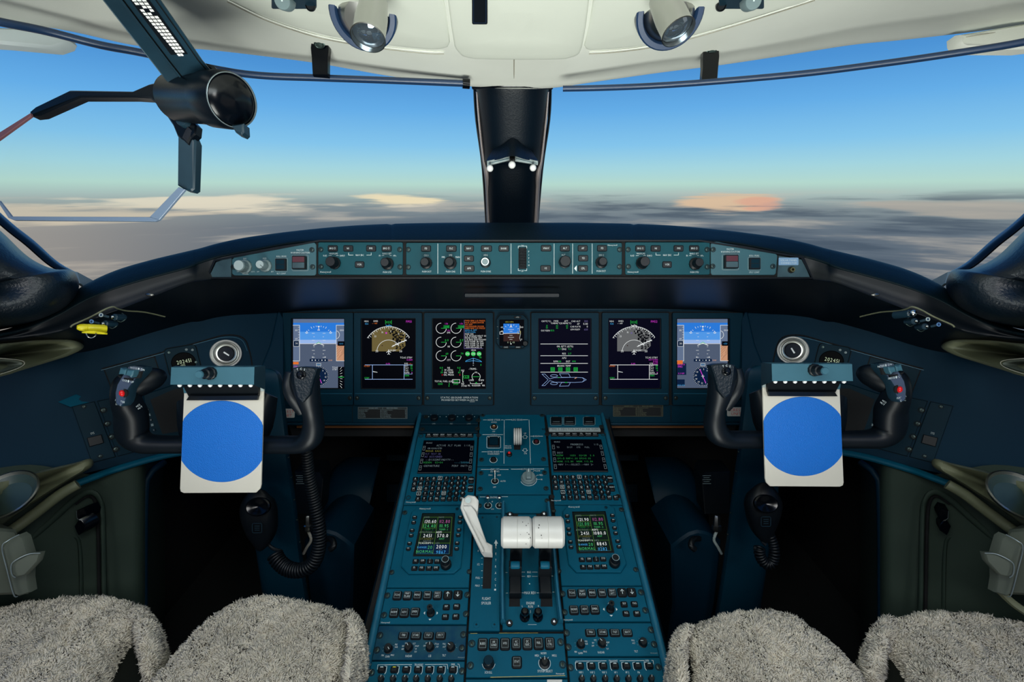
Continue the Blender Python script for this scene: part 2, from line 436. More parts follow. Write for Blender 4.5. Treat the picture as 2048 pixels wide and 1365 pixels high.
def knob(S, x, y, r, par, hgt=.016, name='knob', m='black', tilt=None, ptr=None, n=24, cap=None, skirt=True, cm='ink', top=.78):
    f = S.fr(x, y); mb = MB(m); k = f.kx; ax = (f.n+(tilt or V((0,0,0)))).normalized()
    pr = [(r*k, 0), (r*k, hgt*.25), (r*.86*k, hgt*.3)] if skirt else [(r*.8*k, 0)]
    pr += [(r*top*k, hgt*.34), (r*top*k, hgt*.93), (r*(top-.1)*k, hgt)]
    lathe3(mb, f.o, ax, pr, m, n, knurl=-.05, ref=f.ux)
    x_ = (f.ux-ax*f.ux.dot(ax)).normalized(); g = Frame(f.o+ax*hgt, x_, ax.cross(x_).normalized()*(1 if ax.cross(x_).dot(UP) > 0 else -1), ax, k, k)
    if cap: disc(mb, g, r*(top-.12), .0004, cap, 18)
    if ptr is not None:
        a = math.radians(ptr); line(mb, g, [(r*.1*math.sin(a), -r*.1*math.cos(a)), (r*.68*math.sin(a), -r*.68*math.cos(a))], .9, .0007, cm)
    return mb.build(name, par)
MX = lambda x: 2050-x
# ------------------------------------------------------------------ main planes of the cockpit
MPL = Plane(D(1025, 720, 1.24), V((0, -math.cos(math.radians(16)), math.sin(math.radians(16)))))
GPL = Plane(D(1025, 518, 0.964), V((0, -math.cos(math.radians(16)), math.sin(math.radians(16)))))
PS = math.radians(17)
PPL = Plane((0, .88, .57), V((0, -math.sin(PS), math.cos(PS))))
def sd(px): return 1/(.8197+.0005*(556-px))
SPL = {'L': plane3(D(556, 700, sd(556)), D(200, 700, sd(200)), D(400, 880, sd(400)*.985)),
       'R': plane3(D(1494, 700, sd(556)), D(1850, 700, sd(200)), D(1650, 880, sd(400)*.985))}
sideX = {'L': lambda x: x, 'R': MX}
def SD(side): return (lambda pts: D3([(sideX[side](p[0]), p[1], p[2]) for p in pts]))
LR = (('L', 'left', 'captain'), ('R', 'right', 'copilot'))

# ------------------------------------------------------------------ ceiling (white leather headliner)
edge = [(-260,10,.66), (-120,22,.72), (0,40,.78), (140,62,.82), (280,92,.86), (400,98,.89), (520,111,.91), (640,127,.93), (780,152,.945), (900,168,.955), (960,174,.96), (1025,177,.96), (1100,176,.96), (1200,162,.955), (1320,145,.94), (1440,130,.92), (1560,112,.90), (1700,90,.88), (1800,80,.86), (1925,66,.82), (2048,50,.78), (2200,30,.70), (2320,15,.64)]
rows = []
for k, (dy, dd) in enumerate(((-2,.05), (0,0), (-14,-.04), (-40,-.10), (-85,-.19), (-150,-.29), (-260,-.42), (-420,-.52), (-600,-.58))):
    rows.append([D(x, y+dy, d+dd*d/.96) for x, y, d in edge])
rows.append([V((p.x*1.6, -1.3, 1.56)) for p in rows[-1]])
mb = MB('leather_white'); sgrid(mb, rows, nu=5, nv=4)
line_seam = spline([D(1028, 176, .958), D(1028, 160, .915), D(1028, 140, .865), D(1028, 110, .80)], 5)
tube(mb, line_seam, .0009, 'stitch', 6, sn=1)
ceiling = struct(mb.build('ceiling', ang=1.2))
def hl(px, py, off=0.0):
    # depth of the headliner under pixel (px, py)
    for (x0, y0, d0), (x1, y1, d1) in zip(edge[:-1], edge[1:]):
        if x0 <= px <= x1: t = (px-x0)/(x1-x0); y = y0+(y1-y0)*t; d = d0+(d1-d0)*t; break
    q = y-py; tb = [(0,0), (14,.04), (40,.10), (85,.19), (150,.29), (260,.42), (420,.52)]
    for (a, p), (b, r) in zip(tb[:-1], tb[1:]):
        if q <= b: return d-(p+(r-p)*max(0, (q-a))/(b-a))*d/.96-off
    return d-.52*d/.96-off
def HL(px, py, off=.0): return D(px, py, hl(px, py, off))
def pad_panel(name, label, cat, outline, thick, m, seam=None, grp=None):
    t = thing(name, label, cat, sum((HL(x, y) for x, y in outline), V((0,0,0)))/len(outline), grp)
    mb = MB(m); cx = sum(p[0] for p in outline)/len(outline); cy = sum(p[1] for p in outline)/len(outline)
    P = [(q.x, q.y) for q in [V((x, y, 0)) for x, y in outline]]
    n = len(P); rings = []
    for s, off in ((1.0, -.004), (1.0, thick*.55), (.985, thick*.9), (.96, thick), (.8, thick), (.6, thick), (.4, thick), (.2, thick)):
        rings.append([HL(cx+(x-cx)*s, cy+(y-cy)*s, off) for x, y in P])
    grid(mb, rings, closed=True); mb.add([HL(cx, cy, thick)]+rings[-1], [[0, 1+i, 1+(i+1) % n] for i in range(n)])
    mb.build('padded_panel', t, ang=1.2)
    if seam:
        sm = MB('stitch')
        tube(sm, [HL(x, y, .0055) for x, y in seam], .0011, 'leather_white', 6, sn=5)
        tube(sm, [HL(x, y+4, .0035) for x, y in seam], .0006, None, 6, sn=5)
        sm.build('stitched_seam', t)
    return t
def dens(pts, k=5): return [(p.x, p.y) for p in spline([(x, y, 0) for x, y in pts], k)]
ohc = pad_panel('overhead_console', 'cream padded centre console of the ceiling above the windshield post', 'overhead console',
    [(888,-150), (893,-60), (896,0), (903,55), (909,92)]+dens([(912,98), (925,112), (950,118)], 4)+[(1000,119), (1060,119.5), (1110,119)]+dens([(1130,118), (1155,110), (1164,94)], 4)+[(1172,50), (1178,0), (1184,-60), (1190,-150)], .016, 'cream_cloth')
mb = MB('black'); S_ = lambda u, v, h: HL(u, v, .0165+h)
plate(mb, S_, rr(944, -40, 975, 49, 3), -.002, .004, 'black', .001); line(mb, S_, rr(947, -37, 972, 46, 2), .8, .0045, 'navy', True); mb.build('black_strip', ohc)
pad_panel('overhead_side_panel', 'stitched cream ceiling panel left of the centre console, around the left reading lamp', 'ceiling panel',
    dens([(330,-150), (400,-60), (455,-5), (520,28), (590,54)], 4)+dens([(660,72), (760,88), (850,98), (880,98)], 4)+dens([(895,94), (900,84)], 3)+[(894,40), (888,0), (884,-60), (880,-150)], .007, 'cream_cloth',
    dens([(455,0), (520,32), (590,58), (660,77), (760,93), (850,103), (888,104)], 4), 'stitched ceiling panels')
pad_panel('overhead_side_panel', 'stitched cream ceiling panel right of the centre console, around the right reading lamp', 'ceiling panel',
    [(1196,-150), (1190,-60), (1186,0), (1178,50), (1168,90)]+dens([(1172,97), (1190,100), (1280,92), (1380,72)], 4)+dens([(1470,46), (1560,18), (1620,0), (1690,-60), (1760,-150)], 4), .007, 'cream_cloth',
    dens([(1178,104), (1230,101), (1300,92), (1380,74), (1470,48), (1560,20), (1630,-3)], 4), 'stitched ceiling panels')

# ------------------------------------------------------------------ windshield glass
for i, (a, lab) in enumerate((('L', 1), ('R', 1))):
    f = SD(a); mb = MB('glass'); R = []
    for x, dt, db in ((1040,1.12,1.62), (700,1.09,1.58), (350,1.03,1.45), (0,.94,1.25), (-300,.80,1.05)):
        R.append((x, dt, db))
    g = [[f([(x, 90-(1025-x)*.09, dt)])[0] for x, dt, db in R], [f([(x, 300, (dt+db)/2)])[0] for x, dt, db in R], [f([(x, 560+(1025-x)*.1, db)])[0] for x, dt, db in R]]
    back = [[p+V((0, .006, .002)) for p in r] for r in g]
    sgrid(mb, g, nu=5, nv=4); sgrid(mb, back, nu=5, nv=4)
    struct(mb.build('window_%d' % (i+1), ang=1.2))
# ------------------------------------------------------------------ centre post of the windshield
mb = MB('leather_post')
prof = [(172, 944, 1106, .985, .05), (180, 949, 1101, .99, .05), (230, 955, 1096, 1.03, .05), (300, 963, 1087, 1.09, .05), (326, 966, 1083, 1.11, .045), (330, 968, 1081, 1.125, .04), (380, 970, 1077, 1.17, .04), (440, 973, 1073, 1.22, .04), (490, 978, 1068, 1.27, .04)]
R = []
for y, x0, x1, d, dp in prof:
    cx = (x0+x1)/2; w = (x1-x0)/2; r = []
    for k in range(25):
        a = PI*(k/24); c, s = math.cos(a), math.sin(a)
        r.append(D(cx-w*math.copysign(abs(c)**.75, c), y, d+dp*1.9-dp*1.9*max(0, s)**.75))
    R.append(r)
grid(mb, [[q for q in spline(r, 1)] for r in zip(*[spline([R[i][j] for i in range(len(R))], 4) for j in range(25)])])
post = struct(mb.build('trim_1', ang=1.3))
mb = MB('rubber')
for sg in (0, 1):
    P = [(949 if not sg else 1101, 176, 1.06), (953 if not sg else 1098, 240, 1.11), (966 if not sg else 1084, 340, 1.20), (974 if not sg else 1073, 470, 1.32)]
    tube(mb, D3(P), (.0032, .014), None, 8, sn=4, up=FW)
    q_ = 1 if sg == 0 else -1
    tube(mb, [D(1025+(x-1025), y, d) for x, y, d in ((1025-q_*71,182,1.05),(1025-q_*67,240,1.09),(1025-q_*58,320,1.16),(1025-q_*52,345,1.17),(1025-q_*49,380,1.21),(1025-q_*46.5,440,1.26),(1025-q_*45,470,1.29))], [(.003,.01),(.003,.01),(.0038,.01),(.0065,.01),(.007,.01),(.007,.01),(.007,.01)], 'post_edge_lit', 10, sn=4, up=FW)
tube(mb, D3([(946,175,.975), (985,172,.95), (1025,171,.945), (1065,172,.95), (1104,175,.975)]), .004, 'black_gloss', 8, sn=5)
struct(mb.build('trim_2'))
t = thing('eye_alignment_gauge', 'three white balls on a pale bracket across the dark windshield post', 'alignment gauge', D(1024, 325, 1.06))
mb = MB('clip_blue')
for xs in (((974,326),(1020,316)), ((1030,316),(1076,326))):
    P = D3([(xs[0][0], xs[0][1]-4, 1.062), (xs[1][0], xs[1][1]-4, 1.062), (xs[1][0], xs[1][1]+4, 1.062), (xs[0][0], xs[0][1]+6, 1.062)])
    slab(mb, P, (0, .02, 0), 'white_metal', .001)
    line(mb, lambda u, v, h: D(u, v, 1.0615), [(xs[0][0]+2, xs[0][1]+1), (xs[1][0]-2, xs[1][1]+1)], 1, 0, 'clip_blue')
slab(mb, D3([(1019,310,1.06), (1030,310,1.06), (1030,325,1.06), (1019,325,1.06)]), (0, .02, 0), 'steel', .001)
mb.build('bracket', t)
mb = MB('leather_black')
pk = D(1024, 283, 1.09); 
vs = [D(975,322,1.085), D(1000,316,1.055), D(1024,311,1.035), D(1050,316,1.055), D(1074,322,1.085), D(1055,300,1.085), D(1024,270,1.088), D(992,300,1.085)]
if 1: sgrid(mb, [[D(985,300,1.10), D(1005,285,1.09), D(1026,268,1.08), D(1045,285,1.09), D(1062,300,1.10)], [D(978,312,1.09), D(1002,300,1.068), D(1025,290,1.05), D(1048,300,1.068), D(1070,312,1.09)], [D(972,323,1.08), D(998,319,1.052), D(1024,312,1.032), D(1050,319,1.052), D(1077,323,1.08)]], nu=4, nv=4)
mb.build('leather_fold', t, ang=1.3)
for x, y, r in ((980, 337, 6.8), (1024, 330, 7.4), (1066, 336, 6.8)):
    mb = MB('ball_white'); ball(mb, D(x, y, 1.045), r*1.045/FPX); tube(mb, [D(x, y-6, 1.045), D(x, y-12, 1.056)], .0015, 'steel', 6, sn=1); mb.build('ball', t)

# ------------------------------------------------------------------ glareshield
ST = [ # x, crest y/d, lip y/d, low y/d, end y/d
 (1025,446,1.10, 482,.985, 557,.975, 622,1.25), (900,446,1.10, 482,.985, 557,.975, 622,1.25), (790,448,1.10, 482,.985, 557,.975, 622,1.25), (700,452,1.09, 483,.98, 557,.975, 622,1.245), (600,461,1.07, 484,.985, 557,.975, 622,1.23),
 (500,474,1.05, 501,.982, 558,.975, 630,1.19), (440,486,1.03, 513,.975, 559,.97, 640,1.16), (400,497,1.015, 525,.955, 563,.945, 648,1.13), (375,503,1.0, 535,.935, 568,.93, 653,1.12), (300,521,.97, 555,.905, 596,.90, 672,1.07), (230,542,.94, 576,.88, 622,.875, 690,1.02), (170,570,.91, 600,.865, 645,.855, 704,.985), (120,604,.89, 628,.85, 662,.84, 708,.95), (60,640,.86, 655,.83, 674,.825, 705,.90), (0,662,.83, 670,.80, 682,.80, 700,.86), (-120,680,.75, 688,.73, 698,.73, 720,.78)]
ST_ = [(MX(s[0]),)+s[1:] for s in ST[1:]][::-1]
ALL = sorted(ST+ST_, key=lambda s: s[0])
def gsec(s):
    x, y0, d0, y1, d1, y2, d2, y3, d3 = s
    r = [D(x, y0+26, d0+.22), D(x, y0+6, d0+.07), D(x, y0, d0), D(x, y0+(y1-y0)*.45, (d0+d1)/2-.012), D(x, y1-2, d1-.004), D(x, y1+3, d1-.004)]
    r += [D(x, y1+(y2-y1)*.5, (d1+d2)/2), D(x, y2-2, d2), D(x, y2+4, d2+.006), D(x, y2+(y3-y2)*.5, (d2+d3)/2), D(x, y3, d3)]
    return r
secs = [gsec(s) for s in ALL]
gs = thing('glareshield', 'long black leather glareshield hood curving over the instrument panel below the windshield', 'glareshield', D(1025, 600, 1.1))
segs = [(-999,385), (385,790), (790,1270), (1270,1662), (1662,2999)]
N = len(secs); cols = [spline([secs[i][j] for i in range(N)], 6) for j in range(11)]
xs = []
for i in range(N-1):
    for k in range(6): xs.append(ALL[i][0]+(ALL[i+1][0]-ALL[i][0])*k/6)
xs.append(ALL[-1][0])
for a, b in segs:
    idx = [i for i, x in enumerate(xs) if a-1 <= x <= b+8 or (i+1 < len(xs) and x < a <= xs[i+1])]
    mb = MB('leather_hood')
    rows_ = [[cols[j][i] for i in idx] for j in range(6)]
    C2 = [spline([rows_[j][i] for j in range(6)], 4) for i in range(len(idx))]
    # sink the ends a little so that the seams read as creases
    for e in (0, -1): C2[e] = [p+V((0, .006, -.004)) for p in C2[e]]
    grid(mb, C2); mb.build('hood_leather', gs, ang=1.2)
mb = MB('rubber')
idx = [i for i, x in enumerate(xs)]
C2 = [spline([cols[j][i] for j in range(5, 11)], 3) for i in idx]; grid(mb, C2)
mb.build('underside', gs, ang=1.2)
mb = MB('ink_dim')
for x, y in ((1000,565),(878,577),(830,565),(806,564),(487,562),(690,580),(1240,572),(1215,579),(1355,578)): line(mb, lambda u, v, h: D(u, v, 1.0), [(x-4, y), (x+3, y-1)], 1.2, 0)
f = MPL.fr(1022, 612); 
mb2 = MB('black_matte'); plate(mb2, lambda u, v, h: D(u, v, 1.01-h), rr(928, 586, 1120, 596, 3), -.02, .0, 'rubber', .002); mb2.build('tray', gs)
for x in (298, 1752):
    mb = MB('black'); ball(mb, D(x, 590, .90), .006, 'steel', 10, (1.6,.6,.6)); mb.build('stud', gs)

# ------------------------------------------------------------------ main instrument panel body, side panels, ledges
ip = thing('instrument_panel', 'wide teal main instrument panel carrying the six displays under the glareshield', 'instrument panel', MPL(1025, 850))
mb = MB('teal')
plate(mb, MPL, [(560,606), (1490,606), (1490,845), (1215,847), (1205,833), (845,833), (835,847), (560,845)], -.03, 0, 'teal_panel_shaded', .0015)
mb.build('panel_sheet', ip)
mb = MB('gap')
for x0, x1, y0, y1 in ((568,709.5,624,811), (709.5,846,624,811), (846,989,624,811), (1060,1199,624,811), (1199,1342,624,811), (1342,1484,624,811)):
    plate(mb, MPL, rr(x0, y0, x1, y1, 2), 0, .001)
for x in (705, 1342): line(mb, MPL, [(x, 812), (x, 845)], 1.2, .0004)
for x in (705, 1342): line(mb, MPL, [(x, 600), (x, 622)], 1.2, .0004)
mb.build('display_cutouts', ip)
for a_, b_ in ((560,835),(1215,1490)): mb = MB('column_teal'); tube(mb, [MPL(a_, 848, .004), MPL(b_, 848, .004)], .004, sn=1); mb.build('lower_trim', ip)
mb = MB('teal'); plate(mb, MPL, [(540,614),(1510,614),(1490,621),(560,621)], 0, .004, 'column_teal', .001); mb.build('upper_trim', ip)
for x0, x1 in ((590, 830), (1222, 1440)): mb = MB('orange_wood'); slab(mb, [MPL(x0, 853, -.01), MPL(x1, 853, -.01), MPL(x1, 858, -.01), MPL(x0, 858, -.01)], (0, .02, 0)); mb.build('wood_edge', ip)
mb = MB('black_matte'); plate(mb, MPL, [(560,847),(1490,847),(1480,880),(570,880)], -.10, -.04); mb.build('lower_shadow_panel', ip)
text_mb = MB('ink'); text(text_mb, lambda u, v, h: D(u, v, 1.236), '◦ HUD SUNVISOR ◦'.replace('◦', '•'), 1023, 611.5, 3.2, 0, 'ink', sp=.3); text_mb.build('lettering', ip)

side = {}
for s, side_w, who in LR:
    X = sideX[s]; S = SPL[s]; f = SD(s)
    t = thing('side_instrument_panel', 'teal angled side panel at the %s end of the instrument panel, behind the %s yoke' % (side_w, side_w), 'side panel', S(X(400), 900), 'angled side panels')
    side[s] = t
    mb = MB('blue_wall')
    P = [(562,612), (480,614), (400,628), (300,650), (200,680), (90,712), (0,738), (-160,775), (-160,975), (0,955), (90,940), (150,952), (236,932), (330,907), (430,893), (562,893)]
    plate(mb, lambda u, v, h: S(X(u), v, h), P, -.02, 0, 'blue_wall')
    mb.build('panel_sheet', t)
    # raised rounded zone that carries vent and clock
    mb = MB('teal_dark'); S2 = lambda u, v, h: S(X(u), v, h)
    line(mb, S2, dens([(205,738), (300,712), (400,684), (450,671), (485,676), (498,700), (505,740), (507,800)], 5), 2.6, .0012, 'gap')
    line(mb, S2, dens([(203,741), (298,715), (398,687), (450,675), (482,680), (494,702)], 5), 1.0, .002, 'teal_rail')
    mb.build('recess_edge', t)
    mb = MB('teal_dark')
    plate(mb, S2, [(556,620), (566,640), (566,880), (520,893), (528,840), (500,800), (520,740), (540,690)], 0, .008, 'blue_wall', .002); mb.build('end_cheek', t)
    mb = MB('blue_wall'); tube(mb, f([(150,969,.925), (190,954,.95), (236,938,.985), (330,912,1.03), (430,897,1.08)]), .0085, 'teal', 10, sq=.8); mb.build('edge_trim', t)
    if s == 'L':
        mb = MB('teal'); slab(mb, f([(115,805,.95), (150,790,.97), (200,800,1.0), (140,815,.955)]), (0, .01, 0), 'teal', .001); mb.build('corner_flap', t)

# ------------------------------------------------------------------ footwell, floor, side walls
mb = MB('carpet'); mb.add([V((-1.3,-1.3,-.02)), V((1.3,-1.3,-.02)), V((1.3,1.9,-.02)), V((-1.3,1.9,-.02))], [[0,1,2,3]]); struct(mb.build('floor'))
mb = MB('black_matte'); mb.add([V((-1.1,1.62,-.02)), V((1.1,1.62,-.02)), V((1.1,1.50,.75)), V((-1.1,1.50,.75))], [[0,1,2,3]]); mb.add([V((-1.1,1.50,.75)), V((1.1,1.50,.75)), V((1.1,1.2,.66)), V((-1.1,1.2,.66))], [[0,1,2,3]]); struct(mb.build('wall_front'))
for s, side_w, who in LR:
    X = sideX[s]; f = SD(s)
    mb = MB('olive_wall')
    rows_ = [f([(-220,960,.78), (-60,945,.84), (60,930,.9), (150,945,.95), (200,950,.97), (240,935,.99), (285,925,1.02), (300,922,1.10), (330,910,1.3)]),
             f([(-220,1100,.78), (-60,1080,.84), (60,1060,.9), (150,1050,.95), (200,1045,.97), (240,1040,.99), (285,1040,1.02), (300,1040,1.10), (330,1030,1.3)]),
             f([(-220,1400,.80), (-60,1400,.86), (60,1400,.90), (150,1400,.93), (200,1400,.95), (240,1400,.97), (282,1400,1.0), (300,1400,1.08), (330,1380,1.3)]),
             f([(-220,1800,.80), (-60,1800,.86), (60,1800,.90), (150,1800,.93), (200,1800,.95), (240,1800,.97), (282,1800,1.0), (300,1800,1.08), (330,1780,1.3)])]
    sgrid(mb, rows_, nu=4, nv=4)
    tube(mb, f([(216,1400,.93), (209,1200,.94), (206,1040,.955), (200,1000,.955), (180,985,.95), (150,1000,.94), (100,1045,.92), (55,1085,.90)]), (.004, .006), None, 8)
    tube(mb, f([(204,1400,.935), (199,1200,.945), (196,1050,.96), (190,1003,.96), (175,992,.955), (150,1008,.945)]), (.003, .004), 'gap', 8)
    tube(mb, f([(165,1400,.935), (163,1200,.945), (160,1100,.95), (150,1075,.95), (120,1082,.94), (80,1110,.92)]), (.003, .004), None, 8)
    tube(mb, f([(292,1500,1.02), (288,1250,1.03), (290,1000,1.04), (300,950,1.05), (330,925,1.08)]), .007, 'duct_blue', 8)
    struct(mb.build('wall_'+side_w, ang=1.0))
    # outer shell above/behind, closes the nose under the windows
    mb = MB('black_matte'); sg = -1 if s == 'L' else 1
    mb.add([V((sg*1.05,1.62,-.02)), V((sg*1.05,.2,-.02)), V((sg*1.05,.2,.8)), V((sg*1.05,1.50,.80))], [[0,1,2,3]]); struct(mb.build('wall_front_'+side_w))

mb = MB('olive_wall'); mb.add([V((-1.3,-1.3,-.02)), V((1.3,-1.3,-.02)), V((1.3,-1.3,1.6)), V((-1.3,-1.3,1.6))], [[0,1,2,3]]); struct(mb.build('wall_back'))
for sg, nm in ((-1,'aft_left'), (1,'aft_right')):
    mb = MB('olive_wall'); x = sg*1.12
    mb.add([V((x,-1.3,-.02)), V((x,.62,-.02)), V((x,.62,.92)), V((x,-1.3,.92)), V((x,-1.3,1.6)), V((x,-.35,1.6)), V((x,-.35,.92)), V((x,.0,1.38)), V((x,.62,1.30)), V((x,.62,1.6))], [[0,1,2,3],[3,6,5,4],[6,7,5],[7,8,9,5]])
    struct(mb.build('wall_'+nm))
# ------------------------------------------------------------------ glareshield control panels
G = GPL
def arcm(mb, S, x, y, r, w=.8, a0=30, a1=330, m='ink'): f = S.fr(x, y); ring(mb, f, r-w/2, r+w/2, .0007, m, 24, 0, 0, a0, a1)
def small_hole(mb, S, x, y, r=2.0, m='gap'): disc(mb, S.fr(x, y), r, .0008, m, 10); ring(mb, S.fr(x, y), r, r+.7, .0007, 'ink_dim', 12)
fr_ = thing('panel_frame', 'dark recessed frame holding the row of control panels along the glareshield front', 'panel frame', G(1025, 556), None)
mb = MB('black')
framering(mb, G, [(414,558),(430,520),(640,481),(1400,481),(1605,514),(1624,558)], [(418,556),(433,523),(640,484),(1400,484),(1600,517),(1621,556)], -.02, .004)
plate(mb, G, [(414,558),(430,520),(640,481),(1400,481),(1605,514),(1624,558)], -.02, -.001, 'gap'); mb.build('frame', fr_)
for pts in ([(419,555),(433,525),(464,513),(463,555)], [(1554,555),(1557,512),(1604,520),(1619,555)]):
    mb = MB('bare_plate'); plate(mb, G, pts, -.001, .002, None, .0006); mb.build('end_plate', fr_)
mb = MB('sticker_blue'); plate(mb, G, rr(1556,516,1595.5,531,1.5), .002, .0025); text(mb, G, 'SOLAR PANEL', 1576, 521.3, 3.4, .0028, 'ink', cond=.95); text(mb, G, 'CONNECTOR', 1576, 526.8, 3.4, .0028, 'ink', cond=.95); mb.build('sticker', fr_, 'pale blue sticker')
mb = MB('brass'); f = G.fr(1580.7, 540.5); k = f.kx
lathe(mb, f, [(6.5*k,.002),(6.5*k,.004),(5*k,.0042)], 'gap', 16); lathe(mb, f, [(4.6*k,.004),(4.6*k,.009),(2.6*k,.009),(2.4*k,.003)], 'brass', 16, ax=None); disc(mb, f, 2.4, .005, 'gap', 12); mb.build('jack_socket', fr_)

def warn_panel(side_w, out, mw, rs, txt, sc, holes, knobs):
    t = thing('warning_switch_panel', 'grey %s end panel of the glareshield with the master warning light and roll spoiler switch' % side_w, 'switch panel', G(out[0][0], 551), 'master warning panels')
    mb = MB('grey_panel'); plate(mb, G, out, 0, .002, None, .0008)
    for x, y in holes: small_hole(mb, G, x, y)
    mb.build('face_plate', t)
    mb = MB('ink'); x, y = (mw[0]+mw[2])/2, mw[1]
    text(mb, G, 'MASTER', x, y-10.5, 3.4, .0024); text(mb, G, 'WARNING/CAUTION', x, y-5.2, 3.4, .0024)
    x2, y2 = (rs[0]+rs[2])/2, rs[1]; text(mb, G, 'ROLL SPLRS', x2, y2-3.4, 3.2, .0024); text(mb, G, txt, x2, rs[3]+4.2, 3.2, .0024)
    if knobs:
        text(mb, G, 'EVS', 491, 518, 3.2, .0024); text(mb, G, 'HUD', 530.5, 517.5, 3.2, .0024); text(mb, G, 'OFF', 477, 544, 2.3, .0024); text(mb, G, 'AUTO', 507, 544, 2.3, .0024); text(mb, G, 'MANUAL', 492.5, 548.5, 2.6, .0024); text(mb, G, 'OFF', 517.5, 544, 2.4, .0024); text(mb, G, 'BRT', 546, 544, 2.4, .0024)
        arcm(mb, G, 492, 534.5, 14.5, .7, -40, 100); arcm(mb, G, 533, 533, 13, .7, -60, 120)
    mb.build('lettering', t)
    mb = MB('grey_panel'); f = G
    line(mb, G, rr(mw[0]-.5, mw[1]-.5, mw[2]+.5, mw[3]+.5, 2), 1, .0026, 'ink_dim', True)
    plate(mb, G, rr(mw[0]+2, mw[1]+2, mw[2]-2, mw[3]-2, 1.5), .002, .010, 'black', .001)
    w = mw[2]-mw[0]; mid = (mw[1]+mw[3])/2
    plate(mb, G, rr(mw[0]+4, mw[1]+4, mw[2]-4, mid-.5, 1), .010, .0106, 'maroon'); plate(mb, G, rr(mw[0]+4, mid+.5, mw[2]-4, mw[3]-4, 1), .010, .0106, 'knob_grey', cap='bare_plate')
    mb.build('master_warning_light', t)
    mb = MB('black'); line(mb, G, rr(rs[0], rs[1], rs[2], rs[3], 1.5), .8, .0026, 'ink_dim', True); plate(mb, G, rr(rs[0]+1.5, rs[1]+1.5, rs[2]-1.5, rs[3]-1.5, 1), .002, .007, 'black', .001)
    m_ = (rs[1]+rs[3])/2
    plate(mb, G, rr(rs[0]+4, rs[1]+4, rs[2]-4, m_-.6), .007, .0074, 'teal_dark'); plate(mb, G, rr(rs[0]+4, m_+.6, rs[2]-4, rs[3]-4), .007, .0074, 'teal_dark'); mb.build('roll_spoiler_switch', t)
    screws(G, sc, t, 5.2, h=.0015)
    return t
wl = warn_panel('left', [(465,520),(469,515.5),(622,485.5),(630,486),(633,490),(633,548),(630,551.5),(470,551.5),(465,548)], (585.7,511.4,616.8,541.6), (551.7,517,576,543.5), 'PLT CONT', [(624.7,500.5),(626,534.5),(468,535)], [(613,497),(512,524.5)], True)
knob(G, 492, 534.6, 14, wl, .026, 'evs_knob', 'knob_grey', top=.8, cap='white_metal'); knob(G, 533, 532.8, 12.5, wl, .026, 'hud_knob', 'knob_grey', top=.72, ptr=130, cap='white_metal', cm='black')
wr = warn_panel('right', [(1421,489),(1424,485),(1433,484),(1550,507),(1554,512),(1551,547),(1548,550.5),(1424,550.5),(1421,547)], (1444,509.5,1475,540), (1495,515.5,1519.5,541), 'CPLT CONT', [(1425.5,500),(1424.5,533.5),(1544.5,533.5)], [(1436,516.7),(1533.5,528.6)], False)

def disp_ctl(side_w, dx):
    t = thing('display_controller', 'teal display control panel with minimums and baro knobs on the %s part of the glareshield' % side_w, 'control panel', G(720+dx, 550), 'glareshield display controllers')
    mb = MB('teal_glare'); plate(mb, G, rr(637+dx, 485, 806+dx, 550, 3), 0, .002, None, .0008); mb.build('face_plate', t)
    mb = MB('ink'); h = .0023
    line(mb, G, [(698+dx,506.5),(698+dx,511),(707+dx,511)], .8, h); line(mb, G, [(743+dx,506.5),(743+dx,511),(734+dx,511)], .8, h)
    for s, x, y, z in (('NAV SRC',720.5,511,3.4),('MINIMUMS',668,508,3.3),('RAD',651,512,3.2),('BARO',685.5,512,3.2),('BARO SET',774.5,508,3.3),('IN',760,512,3.2),('HPa',790,512,3.2),('PUSH STD',775,545,3.3)): text(mb, G, s, x+dx, y, z, h)
    text(mb, G, 'Honeywell', 652+dx, 544.5, 3.2, h, cond=.95)
    for x in (658,): line(mb, G, [(658+dx,512),(664+dx,512)], .6, h); line(mb, G, [(673+dx,512),(678+dx,512)], .6, h); line(mb, G, [(764+dx,512),(769+dx,512)], .6, h); line(mb, G, [(780+dx,512),(784+dx,512)], .6, h)
    arcm(mb, G, 670+dx, 527, 14, .8, 20, 200); arcm(mb, G, 776+dx, 528.5, 14, .8, 20, 250)
    mb.build('lettering', t)
    for s, x in (('BRG ○',666.6),('NS',697.4),('FMS',743),('BRG ◇',774)): key(G, x+dx, 497.8, 20, 12.5, t, s, 3.6)
    key(G, 720+dx, 530, 19, 13, t, 'VOR', 3.8)
    knob(G, 670+dx, 527, 12.5, t, .026, 'minimums_knob', top=.82); knob(G, 776+dx, 528.5, 12.5, t, .026, 'baro_knob', top=.72)
    screws(G, [(642.5+dx,500),(643+dx,534),(800+dx,500),(800.5+dx,534.5)], t, 5.2, h=.0015)
disp_ctl('left', 0); disp_ctl('right', 613.2)

t = thing('guidance_panel', 'long teal flight guidance panel with pitch wheel in the middle of the glareshield', 'control panel', G(1028, 550))
mb = MB('teal_glare'); plate(mb, G, rr(812.5, 486, 1243.5, 550, 3), 0, .002, None, .0008); mb.build('face_plate', t)
mb = MB('ink'); h = .0023
for x in (876, 922, 1022, 1108, 1145, 1184): line(mb, G, [(x,488),(x,548)], .8, h)
for s, x, y in (('CRS 1',853,511.5),('PUSH DCT',854,543.8),('SPD',901.4,511),('FMS',887,515),('MAN',915.5,515),('PUSH CHG',901.4,543.8),('HDG',971.5,511),('PUSH SYNC',972,543.6),('DN',1045,492.5),('UP',1045,542.6),('ALT',1126.5,510.6),('CRS 2',1202.4,511),('PUSH DCT',1202,542.8)): text(mb, G, s, x, y, 3.4, h)
for i, c in enumerate('PITCH'): text(mb, G, c, 1057.5, 504+i*6.8, 3.4, h)
